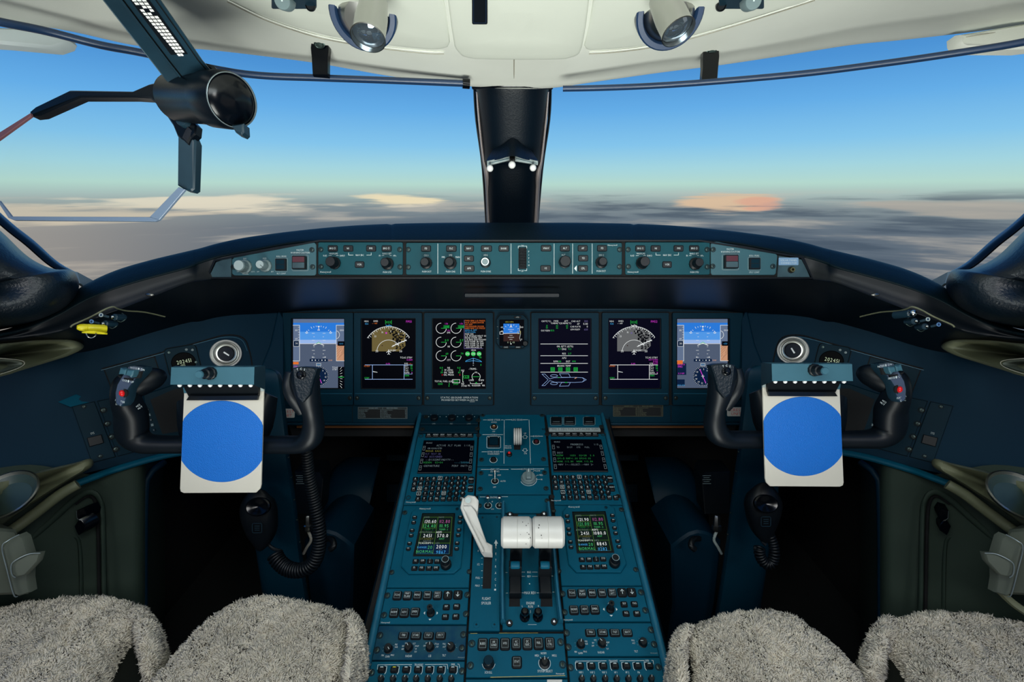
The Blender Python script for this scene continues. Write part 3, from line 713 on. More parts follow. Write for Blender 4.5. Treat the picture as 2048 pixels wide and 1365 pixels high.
text(mb, G, 'Honeywell', 1224.5, 491, 2.8, h, cond=.95)
for sx in (-1, 1):
    line(mb, G, [(1045+sx*4,493),(1045+sx*8.5,493),(1045+sx*8.5,497)], .8, h); line(mb, G, [(1045+sx*4,542),(1045+sx*8.5,542),(1045+sx*8.5,538)], .8, h)
arcm(mb, G, 853, 527, 13, .8, 30, 250); arcm(mb, G, 901, 527, 14.5, .8, 30, 330); arcm(mb, G, 971, 526, 11.5, .8, 20, 340); arcm(mb, G, 1127, 525, 13.5, .8, 60, 300); arcm(mb, G, 1202, 526, 13, .8, 120, 330)
mb.add([G(1148,537.6,h), G(1153,531.5,h), G(1153,543.5,h)], [[0,1,2]], 'ink')
mb.build('lettering', t)
for s, x, y, w in (('FD',852.5,498,20),('FLC',903,498,21),('NAV',938,498,20),('HDG',973,498,22),('BANK',1007.7,498,21),('BC',938,518,20),('APR',938.6,537.7,21),('VNAV',1092,497.5,21),('VS',1091,537.6,21),('ALT',1129.5,497.5,20),('AP',1165,497.5,20),('YD',1166,517.3,20),('CPL',1165.5,537.6,20),('FD',1203.7,497.5,20)): key(G, x, y, w, 12.5, t, s, 3.8)
knob(G, 853, 527, 12, t, .022, 'course_knob', top=.72); knob(G, 901, 527, 13, t, .022, 'speed_knob', top=.7)
mb = MB('steel'); f = G.fr(971, 526); k = f.kx
lathe(mb, f, [(10.5*k,0),(10.5*k,.004),(9*k,.005)], 'black', 20); lathe(mb, f, [(8.6*k,.004),(8.6*k,.014),(7.6*k,.016),(5.8*k,.016)], 'steel', 24); disc(mb, f, 6.2, .0166, 'knob_grey', 20); mb.build('heading_knob', t)
knob(G, 1129, 525, 12.5, t, .018, 'altitude_knob', top=.9, n=16); knob(G, 1202, 526, 12, t, .022, 'course_knob', top=.72)
mb = MB('black'); plate(mb, G, rr(1037,496,1053,538.5,1), .001, .0022, 'gap')
for i in range(13): y = 498+i*3.1; plate(mb, G, rr(1039,y,1051,y+2,.5), .002, .0045+.003*math.sin(PI*(i+.5)/13), 'rubber', .0005)
mb.build('pitch_wheel', t)
screws(G, [(817,500),(817,535),(1239,500),(1238.5,534)], t, 5.2, h=.0015)
# ------------------------------------------------------------------ six flight displays
M = MPL
def display(x0, x1, label, sx, kind):
    t = thing('flight_display', label, 'display', M((x0+x1)/2, 811), 'flight displays in the instrument panel')
    mb = MB('teal_panel_shaded'); sy0, sy1 = 638.5, 776
    framering(mb, M, rr(x0, 626.5, x1, 809.5, 2), rr(sx[0]-2, sy0-1.5, sx[1]+2, sy1+2, 2), .001, .010)
    framering(mb, M, rr(sx[0]-2, sy0-1.5, sx[1]+2, sy1+2, 2), rr(sx[0], sy0, sx[1], sy1, .5), .0045, .0045, 'gap')
    plate(mb, M, rr(sx[0]-2, sy0-1.5, sx[1]+2, sy1+2, 2), .001, .004, 'gap')
    line(mb, M, [(x0+2, 787), (x1-2, 787)], 1.0, .0102, 'teal_rail'); line(mb, M, [(x0+2, 788), (x1-2, 788)], .6, .0102, 'gap')
    mb.build('bezel', t)
    mb = MB('black_gloss'); plate(mb, M, rr(sx[0]-.5, sy0-.5, sx[1]+.5, sy1+.5, .5), .004, .0048, 'black_gloss', cap=E['scr'] if kind != 'mfd2' and kind != 'eicas2' else E['scr2']); scr = mb.build('screen', t)
    screws(M, [(x0+6, 795.5), (x1-6, 795.5)], t, 4.2, h=.010)
    return t, scr
SH = .0050
def TX(mb, S, rows, off=(0,0), size=3.4, cond=.82):
    for r in rows: s, x, y, c = r[:4]; text(mb, S, s, x+off[0], y+off[1], r[4] if len(r) > 4 else size, SH+.0003, E[c], al=r[5] if len(r) > 5 else 'c', cond=cond, sp=.2)
def at(x, y): return M.fr(x, y)
def dsp_pfd(scr, x0, x1, ox, kind):
    mb = MB(E['w']); W = x1-x0; o = ox
    strips = [(638.5,646,'tape'),(646,656,'sky1'),(656,664,'sky1'),(664,672,'sky2'),(672,680,'sky2'),(680,684,'sky3'),(684,690,'sky3')]
    for a, b, c in strips: face(mb, M, rr(x0, a, x1, b), SH-.00005, E[c])
    face(mb, M, rr(x0, 688, x1, 776), SH, E['gnd']); line(mb, M, [(x0,688),(x1,687.5)], 1.2, SH+.0001, E['lav'])
    for x in (15, 30, 45, 70): line(mb, M, [(x0+x,639),(x0+x,646)], .4, SH+.0002, E['lav'])
    # speed tape, altitude tape
    face(mb, M, rr(x0, 651, x0+13, 724), SH+.0001, E['tape']); line(mb, M, [(x0,651),(x0+13,651),(x0+13,722),(x0,722)], .8, SH+.0002)
    face(mb, M, rr(x0+86, 651, x1, 722), SH+.0001, E['tape']); face(mb, M, rr(x0+86, 690, x1, 722), SH+.00015, E['pk2'])
    for i in range(7): line(mb, M, [(x0+86+i*2.6, 722), (min(x1, x0+86+i*2.6+22), max(690, 722-30))], .9, SH+.0002, E['pk']) if i == 0 else line(mb, M, [(x0+86, 722-i*5), (x0+86+min(17, 32-i*5)*.6, 722-i*5-min(17, 32-i*5)*.6)], .9, SH+.0002, E['pk'])
    for i in range(5): line(mb, M, [(x0+89+i*3.2, 721), (x1, 721-(x1-x0-89-i*3.2))], .9, SH+.0002, E['pk'])
    line(mb, M, [(x1,651),(x0+86,651),(x0+86,722),(x1,722)], .8, SH+.0002)
    ring(mb, at(x0+84, 670), 8, 8.8, SH+.0003, E['w'], 14, 0, 0, 20, 160)
    TX(mb, M, [('80',x0+6.5,661,'w',3.2),('60',x0+6.5,678,'w',3.2),('1000',x0+97,661,'w',3.2)])
    face(mb, M, rr(x0+1,682,x0+12,693), SH+.0003, E['dkb']); TX(mb, M, [('30',x0+7,687.5,'w',4)]); line(mb, M, rr(x0+1,682,x0+12,693), .5, SH+.0005, E['w'], True)
    face(mb, M, rr(x0+89,683,x0+102,692), SH+.0003, E['scr']); TX(mb, M, [('650',x0+96,687.5,'c',3.6)])
    for i in range(6): line(mb, M, [(x0+10,655+i*5),(x0+13,655+i*5)], .5, SH+.0003)
    cx = x0+51
    face(mb, M, rr(x0,724,x0+11,729), SH+.0002, E['o']); TX(mb, M, [('CHK',x0+5,733,'m',2.8)])
    for a in (-60,-45,-30,-20,-10,10,20,30,45,60):
        r0, r1 = 27, 31 if a % 30 == 0 else 29.5; b = math.radians(a); line(mb, M, [(cx+r0*math.sin(b),681-r0*math.cos(b)),(cx+r1*math.sin(b),681-r1*math.cos(b))], .8, SH+.0003)
    for sx_ in (-1,1): x = cx+sx_*23.5; line(mb, M, [(x-2,666.5),(x+2,666.5),(x,662.5)], .7, SH+.0003, None, True)
    mb.add([M(cx,656.5,SH+.0003),M(cx-2.5,652.5,SH+.0003),M(cx+2.5,652.5,SH+.0003)], [[0,1,2]]); line(mb, M, [(cx-2,661),(cx+2,661),(cx,657.5)], .7, SH+.0003, None, True)
    for i, y in enumerate((667,674,681,694,701,708,715)):
        w = 5.5 if i % 2 == 0 else 2.5
        for q in (-1,1): line(mb, M, [(cx+q*8,y),(cx+q*(8+w),y)], .6, SH+.0003)
    line(mb, M, [(x0+13,687.8),(x0+86,687.8)], .8, SH+.0003)
    line(mb, M, [(cx-10,691),(cx,686.5),(cx+10,691)], 1.3, SH+.0005); line(mb, M, [(cx-5,688),(cx,684.5),(cx+5,688)], .8, SH+.0006, E['g'])
    face(mb, M, rr(x0+33,718,x0+69,723.5,1), SH+.0002, E['dkb'])
    for i in range(5): disc(mb, at(x0+38+i*6.5,720.7), 1.2 if i != 2 else .7, SH+.0004, E['w'], 8)
    TX(mb, M, [('TEMP',x0+74,721,'pk',2.6), ('10',x0+39,714.5,'w',2.8), ('10',x0+64,714.5,'w',2.8), ('N1',cx,646,'g',2.4)])
    # compass rose
    ry = 752.5; f = at(cx, ry); disc(mb, f, 19.5, SH+.0002, E['dkb'], 30)
    for i in range(36): b = math.radians(i*10); r0 = 17 if i % 3 == 0 else 18; line(mb, M, [(cx+r0*math.sin(b),ry-r0*math.cos(b)),(cx+19.5*math.sin(b),ry-19.5*math.cos(b))], .6, SH+.0004)
    for i, s in enumerate(('3','6','E','12','15','S','21','24','W','30','33','N')): b = math.radians(i*30+7); TX(mb, M, [(s,cx+14*math.sin(b),ry-14*math.cos(b),'w',3)])
    b = math.radians(-23); line(mb, M, [(cx-15*math.sin(b+PI),ry+15*math.cos(b+PI)),(cx+15*math.sin(b+PI),ry-15*math.cos(b+PI))], 1.3, SH+.0005, E['m']); line(mb, M, [(cx-3,ry),(cx+3,ry)], .8, SH+.0006); line(mb, M, [(cx,ry-3),(cx,ry+4)], .8, SH+.0006)
    line(mb, M, rc(cx,729.5,9,5), .5, SH+.0006, None, True); TX(mb, M, [('023',cx,729.5,'c',3.2)])
    if kind == 'L':
        face(mb, M, rr(x1-12,734,x1,776), SH+.0002, E['scr']); TX(mb, M, [('TCAS',x1-18,735,'w',3.2),('STBY',x1-18,739,'w',3.2)])
        for i in range(8): b = (i-3.5)*.35; line(mb, M, [(x1-8, 755+4.6*(i-3.5)),(x1-3-abs(b), 755+6.0*(i-3.5))], .6, SH+.0003)
        line(mb, M, [(x1-11,754.5),(x1,754.5)], 1, SH+.0005, E['g'])
    else:
        face(mb, M, rr(x0,727,x0+18,750), SH+.0002, E['dkb']); face(mb, M, rr(x0,759,x0+15,771), SH+.0002, E['dkb']); face(mb, M, rr(x0,721,x0+11,725.5), SH+.0003, E['o'])
        TX(mb, M, [('305 BTM',x0+8,729.5,'m',2.8),('FMS2',x0+6,733.8,'m',3.2),('0.3 NM',x0+8,747,'m',3),('HDG 026',x0+8,770.5,'c',2.8)])
    mb.build('screen_picture', scr)
def dsp_mfd(scr, x0, o, kind):
    mb = MB(E['w']); X = lambda x: x+o; W_ = E['w']; terr = E['tan'] if kind == 'L' else E['grey']
    cx, cy = X(778.5), 704.0
    TX(mb, M, [('HDG',X(734),643,'w',3),('026',X(734.5),648,'c',3.2),('DME%s' % (1 if kind == 'L' else 2),X(752.5),642.8,'w',3),('-- -NM',X(750.5),647.3,'o' if kind == 'L' else 'w',2.6),('023',X(778),645,'g',4.4),('FMS%s' % (1 if kind == 'L' else 2),X(818.5),643.6,'m',4.4)])
    line(mb, M, [(X(772),641),(X(772),649)], .7, SH+.0003, E['g']); line(mb, M, [(X(784),641),(X(784),649)], .7, SH+.0003, E['g'])
    R = 50.5; pol = [(X(745),703), (X(745),cy-math.sqrt(R*R-33.5**2))]
    for i in range(1, 19): a = math.radians(-41.5+83*i/18); pol.append((cx+R*math.sin(a)*.995, cy-R*math.cos(a)*.995))
    pol += [(X(811),681), (X(812),692), (X(800),703)]
    face(mb, M, pol, SH, terr)
    rnd = random.Random(5)
    for i in range(95):
        x = X(rnd.uniform(779, 808)); y = rnd.uniform(657, 686)
        x = x if (x-X(778))*1.1+660 > y-4 else x+8
        if math.hypot(x-cx, y-cy) < R-2: face(mb, M, rc(x, y, rnd.uniform(1.5,3.6), rnd.uniform(1.5,3.2)), SH+.0001+i*1e-6, E['scr'])
    for i in range(9): face(mb, M, rc(X(rnd.uniform(793,808)), rnd.uniform(688,701), 3, 2.6), SH+.00015+i*1e-6, E['scr'])
    face(mb, M, rc(X(773.5),666.5,3,3), SH+.0002, E['m'] if kind == 'L' else E['lav']); face(mb, M, rc(X(765.5),691.5,2,2), SH+.0002, E['brn'])
    f = at(cx, cy); ring(mb, f, R-.5, R+.4, SH+.0003, W_, 40, 0, 0, -57, 55); ring(mb, f, 23.2, 24, SH+.0003, W_, 30, 0, 0, -85, 60)
    for i in range(-11, 12):
        a = math.radians(i*5); r0 = R-(5 if i % 2 == 0 else 3); line(mb, M, [(cx+r0*math.sin(a),cy-r0*math.cos(a)),(cx+R*math.sin(a),cy-R*math.cos(a))], .7, SH+.0003)
    for a, s in ((-18,'N'),(6,'3'),(29,'6'),(52,'E'),(-41,'33')): b = math.radians(a); TX(mb, M, [(s,cx+41*math.sin(b),cy-41*math.cos(b),'w',3.4)])
    line(mb, M, [(X(773),651),(X(777),652.5),(X(779),650.5),(X(784),652.5)], 1.2, SH+.0004, E['c'] if kind == 'L' else W_)
    px = X(786); py = 693
    for i in range(13): x = X(786+i*2.2); y = 692.5-i*.95+rnd.uniform(-1,1); line(mb, M, [(x-1.6,y+rnd.uniform(-1.4,1.4)),(x+1.8,y+rnd.uniform(-1.6,1.6))], 1.1, SH+.0004+i*1e-6); 
    line(mb, M, [(X(786),693),(X(814),680)], 1.2, SH+.0005)
    TX(mb, M, [('50',X(755),702.8,'w',4),('50',X(802.5),702.8,'w',4),('KRJBH',X(787),701,'w',3)])
    line(mb, M, [(cx,699.5),(cx,708.5)], 1.4, SH+.0005); line(mb, M, [(cx-4,705),(cx,702),(cx+4,705)], 1.1, SH+.0005); line(mb, M, [(cx-2,709),(cx,707.5),(cx+2,709)], .9, SH+.0005)
    TX(mb, M, [('TCAS STBY',X(825.5),715.5,'w',3.4,'r')])
    if kind == 'L': TX(mb, M, [('0.0NM',X(825.5),720,'m',3,'r')])
    else: TX(mb, M, [('HOTOWN',X(825.5),719.8,'m',2.8,'r'),('KTEB',X(825.5),723.6,'m',2.8,'r')])
    TX(mb, M, [('0.0%',X(777),727.8,'m',3),('FSTBY',X(735.5),732.5,'o',3),('STBY',X(735),756,'g',3)])
    B = E['sky3'] if kind == 'L' else E['w']
    for p in (((X(731),730),(X(826),730)),((X(731),758.7),(X(826),758.7)),((X(746),730),(X(746),758.7)),((X(809),730),(X(809),758.7))): line(mb, M, p, .9, SH+.0003, B)
    for i in range(4): line(mb, M, [(X(747+i*2.2),743+i*.3),(X(749.5+i*2.2),744+i*.4)], 1.2-.2*i, SH+.0004+i*1e-5)
    for i, s in enumerate(('ETE','SAT','TAT','TAS','GSPD')): TX(mb, M, [(s,X(810),727.5+i*4.5,'w',3,'l'), (('--+--' if kind == 'L' else '0+27','28','28','0','0')[i],X(825.5),727.5+i*4.5,('o' if kind == 'L' else 'm','g','g','g','m')[i],3,'r')])
    line(mb, M, [(X(809),748.3),(X(825),748.3),(X(825),746)], .6, SH+.0003, B); TX(mb, M, [('TERR',X(814.5),751.3,'g',3)])
    mb.build('screen_picture', scr)
def dsp_eicas(scr):
    mb = MB(E['w'])
    for gx in (883, 912.6):
        for gy in (657, 684.8, 712):
            f = at(gx, gy); ring(mb, f, 9.7, 10.6, SH+.0003, E['w'], 28, 0, 0, 95, 360); line(mb, M, [(gx,gy),(gx+10,gy)], .8, SH+.0004, E['g'])
    TX(mb, M, [('1.56',893.5,647.8,'m',3),('1.56',923,647.8,'m',3),('1.00',895,653.8,'g',3.6),('1.00',924.5,653.8,'g',3.6),('1.0.L',898,661.5,'m',2.8),('EPR',898,665.8,'w',3),('0.9',894,681,'g',4),('0.7',923.5,681,'g',4),('N1',898,693.5,'w',3.4),('69',894.5,707.8,'g',3.8),('79',924.5,707.8,'g',3.8),('ITT',898.3,720.5,'w',3.4)])
    for x in (888.5, 917.5): face(mb, M, rr(x-1,651,x+11,657), SH+.0002, E['dg'])
    msgs = [('FWD BRK LO PRESS','o'),('PAX CABIN DOOR','o'),('YD OFF','o'),('PASSENGER DOOR','o'),('INBD BRK LO PRESS','o'),('ADG-A OFF','c'),('TCAS FAIL','c'),('HUD ON','w'),('L-R WSHLD HEAT OFF','w'),('NOSE STEER OFF','w'),('L-R ENG SHUTDOWN','w'),('HYD PUMP 3B OFF','w'),('HYD PUMP 2A OFF','w'),('HYD PUMP 3A OFF','w')]
    for i, (s, c) in enumerate(msgs): TX(mb, M, [(s,930.3,642+i*3.78,c,2.9,'l')], cond=.92)
    TX(mb, M, [('EOM MESSAGES 41',948,695,'w',2.8)])
    line(mb, M, [(928.8,641),(928.8,697.5),(966,697.5)], .8, SH+.0003, E['lav'])
    TX(mb, M, [('GEAR',947.5,700.7,'w',2.8)])
    for x in (935.5, 947, 958.5): disc(mb, at(x,708), 4.6, SH+.0002, E['g'], 16); TX(mb, M, [('DN',x,708,'w',4)])
    TX(mb, M, [('IN',961,715,'g',3.4),('0',962,730,'g',3.6)])
    line(mb, M, [(931.5,723.5),(933,721.5),(947,716.5),(961,721.5),(963.5,724),(947,721.5)], .8, SH+.0003, E['c'], True); line(mb, M, [(947,717),(947,726)], .8, SH+.0003, E['sky3']); line(mb, M, [(946,727.5),(948,727.5)], .6, SH+.0003); line(mb, M, [(946,731),(948,731)], .6, SH+.0003)
    for i, (a, b, c, d) in enumerate((('0.0','N2','0.0','g'),('0','FF (PPH)','0','g'),('39','OIL TEMP','42','g'),('0','OIL PRESS','0','r'))):
        y = 735.8+i*4.65; TX(mb, M, [(a,886,y,d,3.4,'r'),(b,898,y,'w',3.3),(c,921,y,d,3.4,'r')])
    TX(mb, M, [('NU',926,741,'w',3.2),('-TRIMS-',946,738,'w',3.4),('6.0',934,754,'g',3.6),('AIL',952.5,744.8,'w',3),('LWD',943,760.5,'w',3.2),('RWD',963,760.5,'w',3.2),('TOTAL FUEL (LBS)',889,762.7,'w',3.3),('6120',912.5,762.3,'g',3.6),('3200',881,768,'g',3.4),('0',899,768,'g',3.4),('2920',912,768,'g',3.4),('0',898.5,772,'g',3.4),('ND',926,767.5,'w',3.2),('STAB',928.5,771.8,'w',3.2),('NL  RUDDER  NR',953,771,'w',3.3)])
    line(mb, M, [(927.5,743.5),(926,743.5),(926,764),(927.5,764)], .8, SH+.0003); line(mb, M, [(926.3,746),(926.3,762)], .5, SH+.0004, E['g'])
    line(mb, M, [(927,753.5),(929,751.5),(938,751.5),(938,756.5),(929,756.5)], .6, SH+.0003, E['g'], True)
    ring(mb, at(952.5,753.5), 7.8, 8.6, SH+.0003, E['w'], 24, 0, 0, 25, 138); ring(mb, at(952.5,753.5), 7.8, 8.6, SH+.0003, E['w'], 24, 0, 0, 222, 335); line(mb, M, [(944.5,753.7),(960.5,753.7)], .7, SH+.0004, E['g'])
    line(mb, M, [(941,764.5),(941,767.3),(964,767.3),(964,764.5)], .7, SH+.0003); disc(mb, at(952.8,766), 1.6, SH+.0004, E['g'], 6)
    line(mb, M, rr(905.5,759.2,920,765.8), .8, SH+.0003, E['w'], True)
    mb.build('screen_picture', scr)
def dsp_status(scr):
    mb = MB(E['w']); c2 = lambda x, y: (980+x/3.793, 600+y/3.793)
    def t_(s, x, y, c='w', z=3.3, al='c'): a, b = c2(x, y); TX(mb, M, [(s, a, b, c, z, al)])
    for s, x, y, c in (('CKPT(°C)',425,163,'w'),('FWD',500,162,'w'),('AFT',576,162,'w'),('CABIN(°C)',500,178,'w'),('CABIN(°C)',576,178,'w'),('CAB ALT',649,163,'w'),('ΔP',668,183,'w'),('CAB RATE',646,204,'w'),('LDG ELEV',645,225,'w'),('21',430,197,'g'),('23',430,212,'g'),('22',507,197,'g'),('22',507,213,'g'),('22',582,197,'g'),('21',582,213,'g'),('OXYGEN',419,234,'w'),('82%',472,233,'g')): t_(s, x, y, c, 3.1)
    for s, y, c in (('300',163,'lav'),('0.00',183,'w'),('0',204,'w'),('650',226,'lav')): t_(s, 739, y, c, 3.6, 'r')
    for y in (335, 424, 482, 548): a, b = c2(382, y); a2, _ = c2(740, y); line(mb, M, [(a,b),(a2,b)], .9, SH+.0003)
    for s, x, y, c in (('OIL QTY (QTS)',567,353,'w'),('9.7',527,373,'g'),('ENG',560,374,'w'),('9.3',603,373,'g'),('RES',560,408,'w'),('2.7',603,408,'g'),('APU',561,441,'w'),('RPM',497,467,'w'),('100',527,467,'g'),('EGT',591,467,'w'),('444',634,466,'g'),('BRAKE TEMP',560,500,'w')): t_(s, x, y, c, 3.4)
    for x in (474, 532, 590, 648): a, b = c2(x, 527); face(mb, M, rc(a, b, 7.4, 7), SH+.0002, E['dg']); line(mb, M, rc(a, b, 7.4, 7), .7, SH+.0003, E['g'], True); TX(mb, M, [('03',a,b,'g',3.6)])
    def poly(p, c='sky3', cl=True): line(mb, M, [c2(*q) for q in p], .6, SH+.0003, E[c], cl)
    poly([(393,563),(415,562),(452,600),(485,590),(640,587),(700,590),(728,605),(700,622),(640,626),(490,624),(452,612),(415,650),(393,650),(440,606)]); poly([(525,560),(595,560),(608,587),(542,587)]); poly([(525,654),(595,652),(608,626),(542,626)])
    for y in (576, 634): a, b = c2(484, y); line(mb, M, [(a+7*math.cos(k*PI/8), b+2.4*math.sin(k*PI/8)) for k in range(16)], .6, SH+.0003, E['sky3'], True)
    line(mb, M, [c2(640,597),c2(657,587)], 1.2, SH+.0004, E['pk']); line(mb, M, [c2(512,588),c2(530,588)], 1, SH+.0004, E['g']); line(mb, M, [c2(565,626),c2(585,626)], 1.2, SH+.0004, E['g']); poly([(700,592),(714,605),(700,620)], cl=False)
    mb.build('screen_picture', scr)
t, s = display(569, 708.5, 'leftmost flight display, blue sky and grey ground picture behind the left yoke', (587, 690), 'pfd'); dsp_pfd(s, 588, 689.5, 0, 'L')
t, s = display(710.5, 845, 'second flight display from the left, tan terrain map in an arc', (725.5, 831), 'mfd'); dsp_mfd(s, 725, 0, 'L')
t, s = display(850, 986, 'third flight display from the left, engine dials beside orange warning messages', (867, 970.5), 'eicas'); dsp_eicas(s)
mb = MB('ink'); text(mb, M, 'STATIC GROUND OPERATION', 919.5, 794.5, 3.5, .0105, cond=.95); text(mb, M, 'PROHIBITED BETWEEN 66-80% N1', 920, 799.5, 3.3, .0105, cond=.9); line(mb, M, [(940,803),(950,803)], .6, .0105); mb.build('lettering', t)
t, s = display(1062.5, 1196, 'fourth flight display from the left, aircraft outline and brake temperature squares', (1078, 1180), 'eicas2'); dsp_status(s)
t, s = display(1203, 1335, 'fifth flight display from the left, grey terrain map in an arc', (1217, 1318.5), 'mfd2'); dsp_mfd(s, 1217, 488.5, 'R')
t, s = display(1343, 1482, 'rightmost flight display, blue sky picture behind the right yoke', (1352, 1455), 'pfd'); dsp_pfd(s, 1353, 1453.5, 0, 'R')

# standby instrument
t = thing('standby_instrument', 'small octagonal standby attitude instrument between the left and right display groups', 'instrument', M(1025, 697))
mb = MB('black'); o = [(1000,630),(1047,630),(1056,640),(1056,686),(1046,697),(1001,697),(992,686),(992,640)]
plate(mb, M, o, 0, .012, 'teal_dark', .002); line(mb, M, o, .8, .0125, 'gap', True); mb.build('housing', t)
mb = MB('black_gloss'); plate(mb, M, rr(999,640,1048,692,1), .012, .0128, 'black_gloss', cap=E['scr']); sc_ = mb.build('screen', t)
mb = MB(E['w']); SH0 = SH; SH = .0132
face(mb, M, rr(1007,648,1038.5,667.5), SH, E['sky1']); face(mb, M, rr(1007,667.5,1038.5,683), SH, E['brn'])
line(mb, M, [(1007,667.5),(1038.5,666.5)], .9, SH+.0002)
for y, w in ((655,3),(659.5,6),(663,3),(671,3),(675,6),(679,3)): line(mb, M, [(1022-w,y),(1022+w,y)], .6, SH+.0002)
for a in (-60,-40,-20,0,20,40,60): b = math.radians(a); line(mb, M, [(1022+15*math.sin(b),666-15*math.cos(b)),(1022+17.5*math.sin(b),666-17.5*math.cos(b))], .7, SH+.0002)
mb.add([M(1022,650,SH+.0003),M(1020,654,SH+.0003),M(1024,654,SH+.0003)], [[0,1,2]])
TX(mb, M, [('1013.0 HPA',1019,644.5,'y',2.6),('60',1004,655,'w',3),('40',1004,663,'w',3),('200',1043,655,'w',3),('0',1043,679,'w',3),('0  0  43',1022,685,'lcd',3.2)])
line(mb, M, rr(1000,664,1006.5,669), .7, SH+.0002, E['w'], True); line(mb, M, rr(1035,663,1041,668), .7, SH+.0002, E['y'], True); line(mb, M, [(1040,652),(1039,660),(1041,668),(1039,676),(1041,682)], .6, SH+.0002, E['w'])
disc(mb, at(1022,688), 1.2, SH+.0003, E['w'], 8); SH = SH0
mb.build('screen_picture', sc_)
for s, x, y, w in (('STD',1035,635.3,14),('CAGE',1012,694.5,13),('BARO',1036,694.5,13)): key(M_ := (lambda S, q: S)(M, 0), x, y, w, 4.6, t, s, 2.4, lift=.014)
mb = MB('rubber'); f = M.fr(1050, 687); lathe(mb, f, [(6*f.kx,.01),(6*f.kx,.016),(5*f.kx,.022),(4.4*f.kx,.023)], 'black', 18, knurl=-.06); mb.build('baro_knob', t)
for y in (654, 677): mb = MB('ink_dim'); disc(mb, M.fr(995.5, y), 1.6, .0126, 'gap', 10); line(mb, M, [(994.3,y),(996.7,y)], .6, .0128); mb.build('side_button', t)
# placards and stickers
for nm, x0, x1, y0, y1, lab, rm in (('speed_placard',716,815,814.5,838,'black speed limit placard under the second display from the left','ink_dim'), ('speed_placard',1226,1326,810.5,833.5,'dim olive-lettered speed limit placard under the fifth display from the left','olive')):
    t = thing(nm, lab, 'placard', M((x0+x1)/2, y1), 'airspeed limit placards'); mb = MB('black_matte'); plate(mb, M, rr(x0,y0,x1,y1,.5), 0, .001, None); line(mb, M, rr(x0+.6,y0+.6,x1-.6,y1-.6), .5, .0012, rm, True)
    mb.build('plate', t); mb = MB('ink_dim'); im = 'ink_dim' if rm == 'ink_dim' else 'y_'
    im = 'ink_dim' if rm == 'ink_dim' else 'olive'
    xm = (x0+x1)/2; line(mb, M, [(xm,y0+1),(xm,y1-1)], .4, .0012, im); line(mb, M, [(x0+1,y0+4),(x1-1,y0+4)], .4, .0012, im)
    text(mb, M, 'AIRSPEED LIMITS', x0+31, y0+2.3, 2.2, .0012, im); text(mb, M, 'INDICATED SPEEDS', xm+19, y0+2.3, 2.2, .0012, im)
    rows_ = ['VMO BELOW 8000 FT','MMO BELOW 41400','VA 15000 FT','VB TURB PEN','VFE SLAT OUT','VLE VLO GEAR','VMCA FLAP 30']; r2 = ['SLATS OUT/FLAPS 0','FLAPS 6','FLAPS 16','FLAPS 30','VLO EXTENSION','VLE GEAR EXT','MAX TIRE SPEED']
    for i in range(7):
        y = y0+6.2+i*(y1-y0-8)/6.5; text(mb, M, rows_[i], x0+2, y, 1.7, .0012, im, al='l'); text(mb, M, str(300-i*20), xm-2, y, 1.7, .0012, im, al='r'); text(mb, M, r2[i], xm+2, y, 1.7, .0012, im, al='l'); text(mb, M, str(270-i*15), x1-2, y, 1.7, .0012, im, al='r')
    mb.build('lettering', t)
for x0, x1, cx, y, lab in ((556,589.5,574.5,827,'left'), (1454,1490,1472,824,'right')):
    t = thing('warning_sticker', 'white sticker with red letters beside the %s control column, low on the instrument panel' % lab, 'sticker', M(cx, y+8), 'red lettered white stickers')
    mb = MB('white_paint'); plate(mb, M, rr(x0,y-9,x1,y+9,2), 0, .0008); mb.build('label_sheet', t); mb = MB('red_ink'); text(mb, M, 'CREST', cx-(-1), y-3.6, 5.4, .001, 'red_ink', cond=1.05); text(mb, M, 'UNIT', cx, y+4, 5.4, .001, 'red_ink', cond=1.05); mb.build('lettering', t)
# ------------------------------------------------------------------ centre pedestal
Pd = PPL
def lerp(a, b, t): return a+(b-a)*t
def ex(p, q): return lambda y: p[0]+(q[0]-p[0])*(y-p[1])/(q[1]-p[1])
LL, LRt, CL, CR, RL, RRt = ex((844,831),(735,1365)), ex((958,833),(928,1365)), ex((960,822),(931,1365)), ex((1088,822),(1136,1365)), ex((1091,822),(1139,1365)), ex((1203,842),(1331,1365))
def quad(a, b, y0, y1, g=.8): return [(a(y0)+g,y0+g),(b(y0)-g,y0+g),(b(y1)-g,y1-g),(a(y1)+g,y1-g)]
ped = thing('centre_pedestal', 'long teal centre pedestal sloping back between the pilot seats, full of control panels', 'pedestal', Pd(1028, 1365))
mb = MB('duct_blue')
mb.add([Pd(833,833), Pd(1218,833), Pd(1400,1560), Pd(650,1560), Pd(833,833)-V((0,0,.7)), Pd(1218,833)-V((0,0,.7)), Pd(1400,1560)-V((0,0,.6)), Pd(650,1560)-V((0,0,.6))], [[0,4,7,3],[1,2,6,5],[0,1,5,4],[2,3,7,6]], 'duct_blue')
mb.add([Pd(836,829,-.006), Pd(1216,829,-.006), Pd(1400,1560,-.006), Pd(650,1560,-.006)], [[0,1,2,3]], 'gap')
mb.build('body', ped)
for a, b in (((848,829),(838,829)), ((1204,829),(1214,829))):
    k = 1 if a[0] < 1000 else -1; E0 = LL if k > 0 else RRt
    mb = MB('teal_rail'); o = []
    for y, w in ((829,8.5),(1000,13.5),(1180,16),(1365,19),(1520,22)): o.append((E0(y)-k*.5, E0(y)-k*w, y))
    sec = []
    for xi, xo, y in o: sec.append([Pd(xi,y,-.004), Pd(xi,y,.004), Pd(lerp(xi,xo,.35),y,.009), Pd(lerp(xi,xo,.7),y,.007), Pd(xo,y,-.002), Pd(xo,y,-.02)])
    grid(mb, sec); mb.build('side_rail', ped, ang=1.2)
